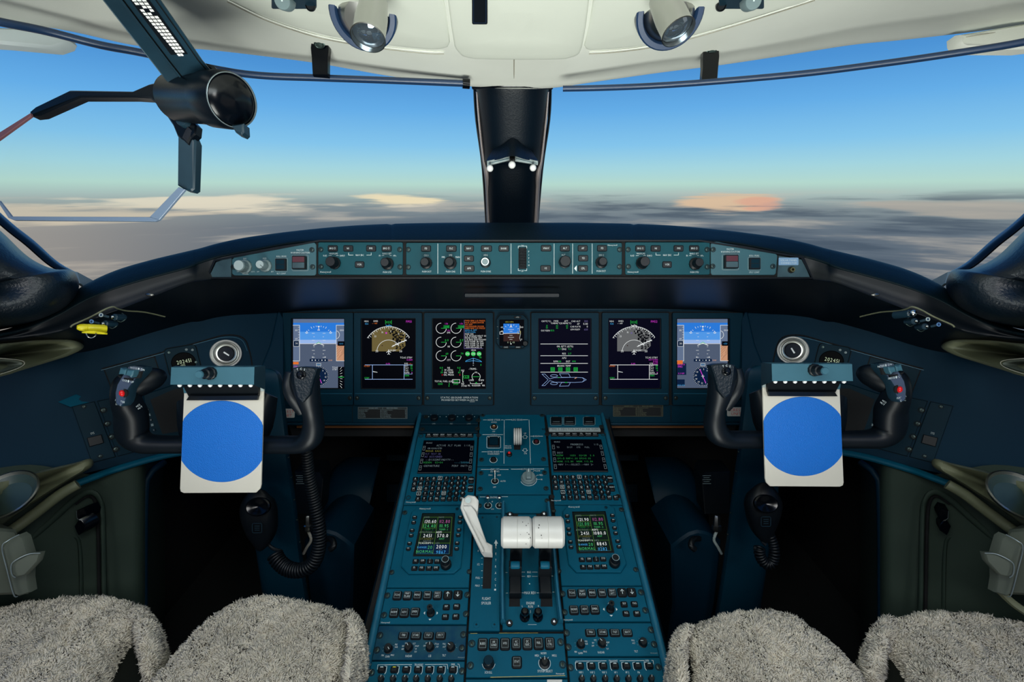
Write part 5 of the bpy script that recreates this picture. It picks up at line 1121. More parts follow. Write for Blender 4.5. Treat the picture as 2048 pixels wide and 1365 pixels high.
rmu('right', RL, RRt, [(1137,1015),(1216,1015),(1228,1022),(1243,1100),(1252,1133),(1241,1150),(1152,1149.5),(1137,1134),(1131,1090),(1125,1028)],
    [(1143.5,1030),(1210,1029),(1227.5,1112),(1153,1113)], [(1133.5,1039),(1135,1049.5),(1136.5,1065),(1138,1075),(1140,1091),(1141.5,1101.5),(1223.5,1038),(1225,1048),(1228,1063),(1230,1073.5),(1234,1089.5),(1236.5,1100.5)],
    [('SQ',1163,1126),('DIM',1177,1126),('1/2',1191,1125.5),('STO',1205,1125),('ID',1165.5,1141),('PGE',1179,1141),('TST',1193.5,1140.5),('DME',1207,1140)], (1227.5,1133.5), rr_, [(1106.5,1024),(1242.5,1022),(1117.5,1145),(1271,1142)], (1147.5,1020), (1211,1021), 0)

# reversion / menu keypads
def keypad(side_w, eL, eR, y0, y1, r1, r2, joy, sm, sc, hw):
    t = module('menu_keypad', 'teal keypad with arrow keys and small joystick, %s of the thrust levers' % side_w, 'keypad', quad(eL, eR, y0, y1), 'teal', sc, 'menu keypads', r=6.2)
    for s, x, y in r1:
        if s in ('UPA', 'DNA'):
            b = pkey(x, y, 17, 17, t, None, box=False, name='arrow_key'); mb = MB('ink'); f = Pd.fr(x, y, .003); d = -1 if s == 'UPA' else 1
            line(mb, f, [(0,-4.5),(0,4.5)], 1, .0044); line(mb, f, [(-2.8,1.5*d),(0,4.8*d),(2.8,1.5*d)], 1, .0045); mb.build('arrow_mark', b)
        else: pkey(x, y, 17, 17, t, s, 3.9, box=True)
    for s, x, y in r2: pkey(x, y, 18, 18, t, s, 4, box=True)
    for s, x, y in sm: pkey(x, y, 12.5, 10.5, t, s, 3.6)
    f = Pd.fr(*joy, .003); k = f.kx; mb = MB('black'); lathe(mb, f, [(8.5*k,0),(8*k,.003),(5.4*k,.005),(4.5*k,.012),(5.6*k,.018),(5.4*k,.022),(2*k,.022),(.0001,.019)], 'black', 22)
    for a in range(4):
        c_, s_ = math.cos(a*PI/2), math.sin(a*PI/2); R = lambda u, v: f(u*c_-v*s_, u*s_+v*c_, .0005); mb.add([R(-3.2,-11.5), R(0,-14.5), R(3.2,-11.5)], [[0,1,2]], 'ink')
    mb.build('joystick', t); mb = MB('ink'); PT(mb, [('Honeywell', *hw, 3.2)], cond=.95); mb.build('lettering', t)
keypad('left', LL, LRt, 1179, 1251.5, [('TCAS',795.5,1194.5),('MAP/PLAN',815.5,1194.5),('MENU',835.5,1194.5),('TERR',855.5,1194),('NAV/APT',875.5,1194),('UPA',896,1193.5),('DNA',916,1193)], [('NORM',789,1229),('ADV',809.5,1229),('EMER',830.5,1228)], (862,1229), [('SKP',893,1217.5),('PAG',913.5,1216.5),('RCL',891,1237),('ENT',912,1236.5)], [(775,1194),(935,1192.5),(768.5,1233),(932,1230.5)], (771.5,1247.8))
keypad('right', RL, RRt, 1175, 1246, [('TCAS',1143.5,1190.5),('MAP/PLAN',1163.5,1190),('MENU',1183.5,1190),('TERR',1203.5,1189.5),('NAV/APT',1223.5,1189),('UPA',1243.5,1188.5),('DNA',1262.5,1188)], [('NORM',1147.5,1223.5),('ADV',1168.5,1223),('EMER',1189,1222.5)], (1220,1221.5), [('SKP',1247.5,1212),('PAG',1268,1211.5),('RCL',1251.5,1230.5),('ENT',1273,1230.5)], [(1125,1190.5),(1281.5,1187.5),(1129,1227.5),(1290,1223.5)], (1136,1242.3))
# radar panels
def radar(side_w, eL, eR, y0, y1, ky, kx, knobs, labs, sc, mt, hw):
    t = module('radar_panel', '%s weather radar panel of the pedestal, four square keys over a row of small knobs' % side_w, 'radar panel', quad(eL, eR, y0, y1), mt, sc, 'radar panels', r=6.4)
    for s, x in zip(('TRB','STAB','TGT','SECT'), kx): pkey(x, ky, 20, 14.5, t, s, 4.2, box=True)
    for x, y, p in knobs: knob(Pd, x, y, 9, t, .012, 'selector_knob', ptr=p, top=.8)
    mb = MB('ink')
    PT(mb, [(s, x, y, z) for s, x, y, z in labs])
    for x, y, p in knobs:
        for i in range(6): a = math.radians(-110+i*40); f = Pd.fr(x, y); line(mb, f, [(10.5*math.sin(a),-10.5*math.cos(a)*.9),(12.3*math.sin(a),-12.3*math.cos(a)*.9)], .6, PH, 'ink_dim')
    PT(mb, [('Honeywell', *hw, 2.6)], m='ink_dim', cond=.95); mb.build('lettering', t)
radar('left', LL, LRt, 1253, 1323, 1275, (808,832.5,857.5,881.5), [(777.5,1301,140),(818,1299,-35),(860.5,1298,-5),(902,1298,-60)], [('PRE',793,1292,3.4),('VAR',793,1297,3.4),('MIN',766,1313.5,3.6),('MAX',785.5,1313,3.6),('GAIN',775.5,1315.8,4.2),('WX',813,1289.5,3.4),('SBY',807,1295,3.2),('OFF',806,1301,3.2),('RCT',829,1290,3.2),('SWAP',834,1295,3.2),('FP',832.5,1301,3.2),('TST',831.5,1306.5,3.2),('RADAR',818,1314.8,4.4),('OFF',849.5,1294.5,3.2),('SM',853,1289,3.2),('LX',871,1290,3.2),('CLR',875.5,1291,3.2),('TST',875,1296.5,3.2),('LSS',860,1314.5,4.4),('PULL',889,1290.5,3.2),('ACT',889,1296.5,3.2),('TILT',888.5,1313.5,4.2)], [(760.5,1273.5),(754.5,1303),(927,1272),(924,1299)], 'teal_worn', (923,1317.5))
radar('right', RL, RRt, 1247.5, 1315.5, 1269, (1180.5,1204.5,1229,1253.5), [(1161,1292,15),(1203.5,1290,-45),(1285,1289,-90)], [('PRE',1172,1285.5,3.4),('VAR',1172.5,1290.5,3.4),('MIN',1151,1306.5,3.6),('MAX',1170,1306,3.6),('GAIN',1160.5,1309,4.2),('WX',1190,1283,3.2),('SBY',1186,1288.5,3.2),('OFF',1185.5,1294.5,3.2),('GMAP',1214.5,1287.5,3.2),('FP',1213,1293.5,3.2),('TST',1214.5,1300.5,3.2),('RADAR',1202,1307.5,4.4),('PULL',1265.5,1283.5,3.2),('ACT',1267,1289,3.2),('TILT',1271.5,1305.5,4.2)], [(1133,1268.5),(1301.5,1262.5),(1136.5,1297),(1307.5,1291.5)], 'teal', (1307,1308.8))
# audio panels
def audio(side_w, eL, eR, y0, xs, ky, labs, ly, tx, em, sc, k2):
    t = module('audio_panel', '%s audio panel at the foot of the pedestal with a row of transmit keys' % side_w, 'audio panel', quad(eL, eR, y0, 1420), 'teal', sc, 'audio panels', r=6.4)
    for i, x in enumerate(xs):
        f = Pd.fr(x, ky, .003); mb = MB('black'); plate(mb, f, rc(0,0,15,13,3), 0, .005, 'black', .002); face(mb, f, rc(0,-3.6,6,1.6), .0053, 'yellow' if (side_w == 'left' and i == 1) else 'ink'); mb.build('transmit_key', t)
    mb = MB('ink')
    for x in xs: f = Pd.fr(x, ky, .003); q = 1 if side_w == 'left' else -1; line(mb, f, [(q*4,-8),(q*8.5,-7.5),(q*9,4),(q*7,8)], .9, .0006)
    PT(mb, [(s, x, ly, 4.2) for s, x in labs]); PT(mb, [('TRANSMIT', tx, y0+8, 4.2), ('EMER', em, y0+7.2, 3.8)])
    x0, x1 = xs[0]-9, xs[-2]+11; PLn(mb, [(x0,y0+17),(x0+1,y0+8),(tx-14,y0+7.5)]); PLn(mb, [(tx+13,y0+7.5),(x1+2,y0+7),(x1+3,y0+16)]); PLn(mb, [(em+9,y0+6.5),(em+12,y0+7),(em+13,y0+14)])
    mb.build('lettering', t)
    for x in k2: knob(Pd, x, 1362, 7, t, .011, 'volume_knob', ptr=10, top=.8)
audio('left', LL, LRt, 1324.5, (764.5,789.5,813,836.5,859,882,906), 1343, [('VHF 1',765,),('VHF 2',788.5),('VHF 3',812.5),('HF 1',835),('HF 2',857.5),('PA',881)], 1356, 838, 906.5, [(744,1348),(924,1345)], (763,787,810.5,833,856,880,903))
audio('right', RL, RRt, 1317, (1159.5,1182.5,1206,1229,1252,1274.5,1297.5), 1335.5, [('VHF 1',1161.5),('VHF 2',1184.5),('VHF 3',1208),('HF 1',1231),('HF 2',1254),('PA',1277)], 1347.5, 1226, 1293.5, [(1141,1338),(1316,1337)], (1163,1186,1209.5,1232.5,1256,1279,1301.5))
# system page select panel
t = module('system_select_panel', 'teal panel with seven square system keys and a scroll knob, centre foot of the pedestal', 'keypad', quad(CL, CR, 1268.5, 1358), 'teal', [(944,1290),(1121,1287),(941,1334),(1125,1332)], None, r=7)
for i, s in enumerate(('BLEED','AIR/COND','HYD','AC/ELEC','DC/ELEC','FUEL','FLT/CTRL')): pkey(965.5+i*22.3, 1292-i*.3, 19, 24, t, s, 4.4, box=True, cond=.66)
pkey(1033.5, 1328, 19, 24, t, 'STAT', 4.6, box=True, cond=.7)
knob(Pd, 977.5, 1331, 11.5, t, .018, 'scroll_knob', top=.86, cap='teal_dark'); knob(Pd, 1089, 1329, 11, t, .013, 'system_select_knob', top=.62, ptr=0)
mb = MB('ink'); PT(mb, [('SCROLL',977,1347.5,4.8),('SYSTEM SELECT',1090,1345,4.8),('MFD1',1073.5,1314,4.4),('NORM',1087,1309.3,4.4),('MFD2',1108.5,1314,4.4)]); PT(mb, [('Honeywell',1120,1350,3.2)], cond=.95)
PLn(mb, [(1080,1317),(1084,1322)]); PLn(mb, [(1097,1317),(1093,1322)]); arcm(mb, lambda *a: Pd(*a), 0, 0, 1) if 0 else None
ring(mb, Pd.fr(977.5,1328), 12.6, 13.4, PH, 'ink', 24, 0, 0, 100, 260); ring(mb, Pd.fr(1089,1329), 11.4, 12.2, PH, 'ink', 24, 0, 0, 60, 300)
PLn(mb, [(981,1357.4),(1130,1354)], .9, 'brass'); PLn(mb, [(941,1269.7),(955,1269.5)], .8, 'brass'); PLn(mb, [(998,1269),(1076,1268.8)], .6, 'brass'); mb.build('lettering', t)
t = module('lower_panel', 'blue panel edge with a white label at the very foot of the pedestal', 'blank panel', quad(CL, CR, 1360, 1420), 'teal', [])
mb = MB('white_paint'); plate(mb, Pd, rr(1094,1362,1124,1375), .003, .0034); mb.build('label_sheet', t)
# ------------------------------------------------------------------ control columns, yokes, chart holders, microphones
WN = V((0, -math.cos(math.radians(20)), math.sin(math.radians(20))))
def wx(s):
    if s == 'L': return lambda x, y, d: D(x, y, d)
    return lambda x, y, d: D(1607-(x-443)*.967, 728.6+(y-735)*.975, d*1.03)
def px2(s, x, y): return (x, y) if s == 'L' else (1607-(x-443)*.967, 728.6+(y-735)*.975)
for s, side_w, who in LR:
    W = wx(s); q = lambda pts: [W(*p) for p in pts]; kk = (1 if s == 'L' else 1.03)/FPX; fl = 1 if s == 'L' else -1
    # column
    t = thing('control_column', 'teal control column standing behind the %s yoke' % side_w, 'control column', W(600, 1240, 1.14), 'control columns')
    mb = MB('teal_dark')
    sec = []
    for y, x0, x1, d in ((738,455,545,.99),(750,440,562,.985),(790,430,568,.985),(843,430,574,.99),(880,470,578,.995),(910,492,579,1.0),(1000,495,592,1.04),(1080,508,601,1.08),(1186,524,616,1.125),(1330,545,640,1.2)):
        dd = .075; sec.append(q([(x0+6,y,d+dd), (x0,y,d+.02), (x0+4,y,d+.003), (x0+16,y,d-.004), ((x0+x1)/2,y,d-.006), (x1-14,y,d-.005), (x1-8,y,d-.004), (x1-1,y,d+.008), (x1,y,d+.03), (x1-2,y,d+dd)]))
    R_ = [spline([sec[i][j] for i in range(len(sec))], 4) for j in range(10)]
    grid(mb, [[R_[j][i] for j in range(10)] for i in range(len(R_[0]))], 'column_teal'); mb.add([p for p in sec[0]], [list(range(10))])
    mb.build('column_body', t, ang=.9)
    mb = MB('steel')
    for y in (915, 955, 1000, 1040, 1084): p = W(lerp(578, 601, (y-910)/170)-1, y, lerp(1.0,1.08,(y-910)/170)); lathe3(mb, p, -FW, [(.0014,-.002),(.0014,.003),(.0001,.0035)], 'screw', 8)
    mb.build('rivets', t)
    # yoke
    t = thing('control_yoke', 'black W-shaped control yoke on the %s, red button on its outer horn' % side_w, 'yoke', W(443, 890, .86), 'control yokes')
    mb = MB('rubber'); up = WN
    def tb(P, power=2.3, n=18, sn=6):
        tube(mb, [W(x, y, d) for x, y, d, r, rd in P], [(r*d*kk, rd) for x, y, d, r, rd in P], None, n, sn=sn, up=up, power=power)
    tb([(256,752,.80,13,.012), (252,765,.80,19,.018), (250,785,.805,21,.022), (254,806,.81,24,.022), (262,828,.82,28,.022), (263,850,.825,29,.022), (268,872,.83,26,.022), (290,887,.835,20,.022), (330,889.5,.84,17.5,.022), (375,889.5,.845,17.5,.022), (430,890,.85,18,.024), (520,890,.845,17.5,.022), (565,890,.84,17.5,.022), (600,889,.835,18,.022), (620,878,.83,21,.022), (627,855,.825,20,.02), (625,825,.82,18,.02), (617,795,.81,22,.021), (611,765,.80,27,.02), (610,748,.80,27,.018), (610,740,.80,22,.012)])
    tb([(250,792,.815,12,.015), (268,776,.82,22,.02), (292,762,.83,24,.022), (312,756,.84,20,.02), (326,752,.85,11,.012)])
    tb([(582,745,.81,10,.01), (580,765,.81,12,.016), (583,785,.81,13,.016), (594,805,.815,14,.014), (606,825,.82,10,.012)])
    tb([(375,800,.87,16,.02), (400,850,.865,40,.03), (443,880,.86,70,.03), (500,850,.865,45,.03), (540,790,.88,14,.02)], sn=4)
    body = mb.build('wheel_body', t, ang=1.3)
    mb = MB('hud_metal')
    fp = [(256,733),(268,731.5),(288,735),(288,742),(280,752),(272,760),(262,772),(257,780),(254,796),(250,807),(243,814),(233,811),(230,805),(229.5,786),(233,770),(241,756),(248,745)]
    dfp = lambda x, y: .778+ (x-250)*.0004
    P = q([(x, y, dfp(x, y)) for x, y in fp]); slab(mb, P if s == 'L' else P[::-1], FW*.018, 'hud_metal', .0015, 'navy')
    mb.build('switch_plate', t, 'blue-grey switch plate')
    for pts, nm in (([(236,749),(240,736),(246,739),(252,739),(249,751),(244,749)], 'trim_rocker'), ([(250,751),(254,740),(260,741),(267,741),(265,750),(261,756),(256,752)], 'trim_rocker')):
        mb = MB('clip_blue'); P = q([(x, y, .764) for x, y in pts]); slab(mb, P if s == 'L' else P[::-1], FW*.012, 'clip_blue', .0015); mb.build(nm, t)
    mb = MB('gap'); P = q([(x, y, .776) for x, y in ((267,744),(283,743),(279,757),(265,757))]); slab(mb, P if s == 'L' else P[::-1], FW*.004, 'gap')
    P = q([(x, y, .777) for x, y in ((234,751),(252,757),(264,758),(263,762),(240,757))]); slab(mb, P if s == 'L' else P[::-1], FW*.004, 'gap'); mb.build('rocker_well', t)
    c = W(246, 787, .778); mb = MB('gap'); lathe3(mb, c, -FW, [(.0078,-.002),(.0078,.001),(.007,.0012)], 'gap', 18)
    mb.build('button_recess', t); mb = MB('red'); ball(mb, c-FW*.002, .0052, 'red', 14, (.8,.8,1.1)); mb.build('red_button', t, 'bright red button')
    c = W(602, 750, .776); mb = MB('black'); lathe3(mb, c, -FW-UP*-.2, [(.0072,-.006),(.0072,.0012),(.0060,.002),(.0058,0),(.0042,0),(.0042,.005),(.003,.0062),(.0001,.0062)], 'black_gloss', 20); mb.build('tcs_button', t)
    mb = MB('leather_black'); P = q([(x, y, .778) for x, y in ((584,737),(600,734),(622,735),(634,738),(626,760),(618,790),(604,806),(594,796),(587,768))]); slab(mb, P if s == 'L' else P[::-1], FW*.02, 'leather_black', .002); mb.build('grip_insert', t)
    mb = MB('ink')
    def yt(st, x, y, z, rot=0, d=.7755):
        a, b = px2(s, x, y); text(mb, lambda u, v, h: D(u, v, d*(1 if s == 'L' else 1.03)), st, a, b, z, 0, 'ink', cond=.9, rot=rot*fl)
    yt('NOSE♦ DN', 275, 738, 4.0, .18); yt('NOSE♦ UP', 254, 762.5, 4.0, .18); yt('MASTER', 240, 803, 3.8, .25, .7745); yt('DISC', 237, 809.5, 3.8, .2, .774)
    for i, ch in enumerate('TCS'): yt(ch, 602+(i-1)*7*fl, 739-(1.2 if i == 1 else 0)+.6, 4.2, (i-1)*.3*fl, .7755)
    yt('≡ICS', 276, 812, 3.4, -.6, .793); yt('≡R/T', 280, 816, 3.4, -.6, .793)
    mb.build('lettering', t)
    # chart holder
    t = thing('chart_holder', 'metal chart clipboard with a blue disc mounted on the %s yoke' % side_w, 'chart holder', W(443, 985, .80), 'chart holders on the yokes')
    def flip(P): return P if s == 'L' else P[::-1]
    d0 = .806; mb = MB('paper_white'); PO = [(367.7,787),(375,783),(520,780),(527.3,782),(522,970),(520,978),(512,986),(367,987),(361,984),(359.6,978)]
    slab(mb, flip(q([(x, y, d0) for x, y in PO])), FW*.003, 'paper_white', .0006); mb.build('board', t, 'pale metal board')
    mb = MB('blue_disc'); o = []
    for i in range(64):
        a = 2*PI*i/64; x = 443+91*math.cos(a); y = 883.5+81.7*math.sin(a); xl = lerp(367.2, 360.2, (y-787)/195); xr = lerp(526.8, 522, (y-787)/195); o.append((min(max(x, xl), xr), y, d0-.0006))
    slab(mb, flip(q(o)), FW*.0016, 'blue_disc', .0004); mb.build('blue_disc', t, 'bright blue textured disc')
    mb = MB('navy')
    line(mb, lambda u, v, h: W(u, v, d0-.0021), [(p[0], p[1]) for p in o if 802 < p[1] < 845], .9, 0) if 0 else None
    mb = MB('clip_blue'); slab(mb, flip(q([(342,734.7,.768),(509,734,.768),(508,770,.768),(340,770,.768)])), FW*.003, 'clip_blue', .0006)
    slab(mb, flip(q([(509,734,.768),(528,733,.80),(528,779,.80),(508,771,.768)])), FW*.004, 'hud_metal'); slab(mb, flip(q([(342,734.7,.768),(350,732.5,.80),(528,732,.80),(509,734,.768)])), FW*.004, 'clip_blue')
    mb.build('top_bracket', t)
    f = W(422, 747, .768); mb = MB('black'); lathe3(mb, f, -FW, [(.0105,0),(.0105,.005),(.009,.006),(.0085,.016),(.0065,.017),(.0062,.027),(.005,.028)], 'black', 22, knurl=-.05, cap=False); lathe3(mb, f-FW*.027, -FW, [(.0062,0),(.0062,.002),(.0052,.0035)], 'clip_blue', 20); mb.build('clamp_knob', t)
    for x in (359.5,380,400,420.5,440.5,460.7,481,501.5):
        mb = MB('ball_white'); ball(mb, W(x, 771, .772), .0034, 'ball_white', 10); mb.build('light_bead', t)
    mb = MB('black'); slab(mb, flip(q([(366,771,.785),(512,770,.785),(517,777,.79),(516,793,.80),(376,793,.80),(368,778,.79)])), FW*.006, 'black', .001); mb.build('clip_jaw', t)
    mb = MB('black'); slab(mb, flip(q([(377,793,.792),(517,791.5,.792),(514.5,801,.80),(371.5,801.5,.80)])), FW*.004, 'black', .001); mb.build('clip_lip', t)
    mb = MB('clip_blue'); slab(mb, flip(q([(518,771,.79),(527.5,774,.803),(527.5,783,.805),(518,783,.805)])), FW*.003, 'white_metal'); mb.build('clip_bracket', t); mb = MB('clip_blue'); slab(mb, flip(q([(366,776,.80),(370,776,.80),(374,787,.805),(367.7,787,.805)])), FW*.003, 'clip_blue'); mb.build('clip_bracket', t)

# hand microphones with coiled cords
def coil(mb, pts, R, r, turns, m='black', n=None):
    P = spline(pts, 12); L_ = [0]
    for a, b in zip(P[:-1], P[1:]): L_.append(L_[-1]+(b-a).length)
    N_ = turns*12; out = []; j = 0
    for i in range(N_+1):
        s_ = L_[-1]*i/N_
        while j < len(L_)-2 and L_[j+1] < s_: j += 1
        f = (s_-L_[j])/max(L_[j+1]-L_[j], 1e-9); c = P[j].lerp(P[j+1], f); t_ = (P[j+1]-P[j]).normalized(); x = FW.cross(t_).normalized(); y = t_.cross(x); a = 2*PI*i/12
        rr_ = R if isinstance(R, (int, float)) else lerp(R[0], R[1], i/N_); out.append(c+x*rr_*math.cos(a)+y*rr_*math.sin(a))
    tube(mb, out, r, m, 6, sn=1, up=FW)
for s, side_w, body, disc_c, gr, cordp, coilp, R_, tn in (
    ('L','left', [(523,988,.985,14),(520,996,.98,26),(517,1015,.975,34),(519,1035,.975,34),(524,1060,.98,29),(528,1076,.985,20),(530,1084,.99,9)], (512,1018), (514,1057), [(531,1083,.985),(545,1097,.98),(562,1103,.985)], [(549,1108,.965),(556,1122,.96),(575,1138,.955),(603,1141,.95),(627,1126,.95),(638,1095,.95),(638,1054,.95),(628,1000,.95),(618,950,.94),(614,905,.93)], (.0135,.0085), 58),
    ('R','right',[(1522,978,1.0,14),(1524,985,.995,26),(1526,1003,.99,35),(1526,1022,.99,34),(1524,1045,.995,27),(1522,1060,1.0,19),(1521,1069,1.005,9)], (1536,1012), (1532,1044), [(1521,1069,1.0),(1524,1082,.99),(1532,1091,.985)], [(1519,1096,.98),(1520,1112,.98),(1530,1128,.98),(1543,1128,.98),(1549,1110,.98),(1547,1090,.985),(1539,1068,.99)], (.009,.0075), 20)):
    t = thing('hand_microphone', 'black hand microphone hanging on the %s control column with a %s coiled cord' % (side_w, 'long' if s == 'L' else 'short'), 'microphone', D(body[3][0], 1090, 1.0), 'hand microphones')
    mb = MB('black'); tube(mb, [D(x, y, d) for x, y, d, r in body], [(r*d/FPX, .024) for x, y, d, r in body], 'black', 20, sn=5, up=-FW, power=2.5); mb.build('body', t, ang=1.3)
    c = D(disc_c[0], disc_c[1], .935 if s == 'L' else .95); mb = MB('black_gloss'); lathe3(mb, c+FW*.012, -FW+UP*.25, [(.024,0),(.024,.006),(.0215,.008),(.013,.006),(.006,.003),(.0001,.0025)], 'black_gloss', 26, ex=.75, ref=RT); mb.build('talk_button', t)
    mb = MB('black'); dd = .948 if s == 'L' else .963; line(mb, lambda u, v, h: D(u, v, dd), rc(gr[0], gr[1], 19, 19, 3), 1.2, 0, 'hud_metal', True)
    for i in range(3): line(mb, lambda u, v, h: D(u, v, dd), [(gr[0]-5, gr[1]-4+i*4), (gr[0]+5, gr[1]-4+i*4)], 1.2, 0, 'hud_metal')
    mb.build('grille', t)
    mb = MB('rubber'); tube(mb, D3(cordp), .0035, 'rubber', 8); mb.build('cord', t)
    mb = MB('black'); coil(mb, D3(coilp), R_, .0028, tn); mb.build('coiled_cord', t, ang=1.3)

# rudder pedal housings and pedals
for s, side_w, who in LR:
    f = SD(s)
    t = thing('rudder_pedal_housing', 'dark blue rudder pedal housing on the floor between the %s column and the pedestal' % side_w, 'pedal housing', f([(655,1260,1.35)])[0], 'rudder pedal housings')
    mb = MB('duct_blue'); R2 = []
    for y, x0, x1, d in ((915,700,762,1.52),(935,672,757,1.45),(965,655,750,1.40),(1000,642,742,1.37),(1040,636,732,1.35),(1095,630,722,1.345)):
        R2.append(f([(x0-4,y,d+.1),(x0,y,d+.02),(x0+10,y,d),((x0+x1)/2,y,d-.01),(x1-6,y,d),(x1,y,d+.02),(x1+2,y,d+.14)]))
    sgrid(mb, R2, 'duct_blue', 3, 4); mb.build('cowl', t, ang=1.2)
    mb = MB('duct_blue'); o = [(607,1084),(622,1072),(640,1065),(655,1063),(672,1068),(690,1080),(707,1094),(706,1150),(704,1212),(720,1320),(640,1320),(618,1205),(612,1150)]
    slab(mb, (lambda P: P if s == 'L' else P[::-1])(f([(x, y, 1.17+(y-1063)*.0005) for x, y in o])), V((0,.18,-.02)), 'duct_blue', .006); mb.build('lower_box', t)
    mb = MB('black'); tube(mb, f([(652,1078,1.16),(664,1080,1.14),(668,1092,1.13),(660,1100,1.13)]), .007, 'black', 10); mb.build('release_hook', t)
    for x, y, w, h in ((794,914,40,14),(792,985,34,36)):
        mb = MB('black'); d = 1.62; c = f([(x, y, d)])[0]; k = d/FPX
        box3(mb, c, V((w*k/2,0,0)), UP*(h*k/2), -FW*.012, 'black', .004)
        for i in range(int(w/4)): box3(mb, c+V(((-w/2+2+i*4)*k,0,0))-FW*.013, V((.5*k,0,0)), UP*(h*k/2-.004), -FW*.0012, 'duct_blue')
        for i in range(int(h/4)): box3(mb, c+UP*((-h/2+2+i*4)*k)-FW*.013, V((w*k/2-.004,0,0)), UP*(.5*k), -FW*.0012, 'duct_blue')
        mb.build('pedal', t)
    t = thing('floor_connector', 'small steel electrical connector and cable beside the %s control column' % side_w, 'connector', f([(617,1060,1.2)])[0], 'floor connectors')
    mb = MB('steel'); c = f([(616,1046,1.16)])[0]; lathe3(mb, c-UP*.02, UP, [(.010,0),(.012,.004),(.012,.014),(.009,.016),(.008,.034),(.006,.038),(.0001,.038)], 'steel', 14, knurl=-.08); mb.build('plug', t)
    mb = MB('olive'); tube(mb, f([(616,1062,1.16),(622,1080,1.17),(614,1095,1.18),(607,1108,1.19)]), .0035, 'paper_white' if s == 'L' else 'white_metal', 8); mb.build('cable', t)
    t = thing('pedal_placard_box', 'black box with a small printed label beside the top of the %s control column foot' % side_w, 'box', f([(606,975,1.3)])[0], 'labelled boxes by the columns')
    mb = MB('black'); slab(mb, (lambda P: P if s == 'L' else P[::-1])(f([(589,944,1.3),(640,944,1.3),(646,958,1.28),(640,1030,1.27),(590,1030,1.27)])), V((0,.06,0)), 'black', .002); mb.build('housing', t)
    mb = MB('ink_dim'); a = 592 if s == 'L' else 2050-645
    for i in range(5): line(mb, lambda u, v, h: D(u, v, 1.267), [(a+(2 if i % 2 else 0), 952+i*4), (a+17-(i % 2)*3, 952+i*4)], 1.0, 0)
    mb.build('label_print', t)
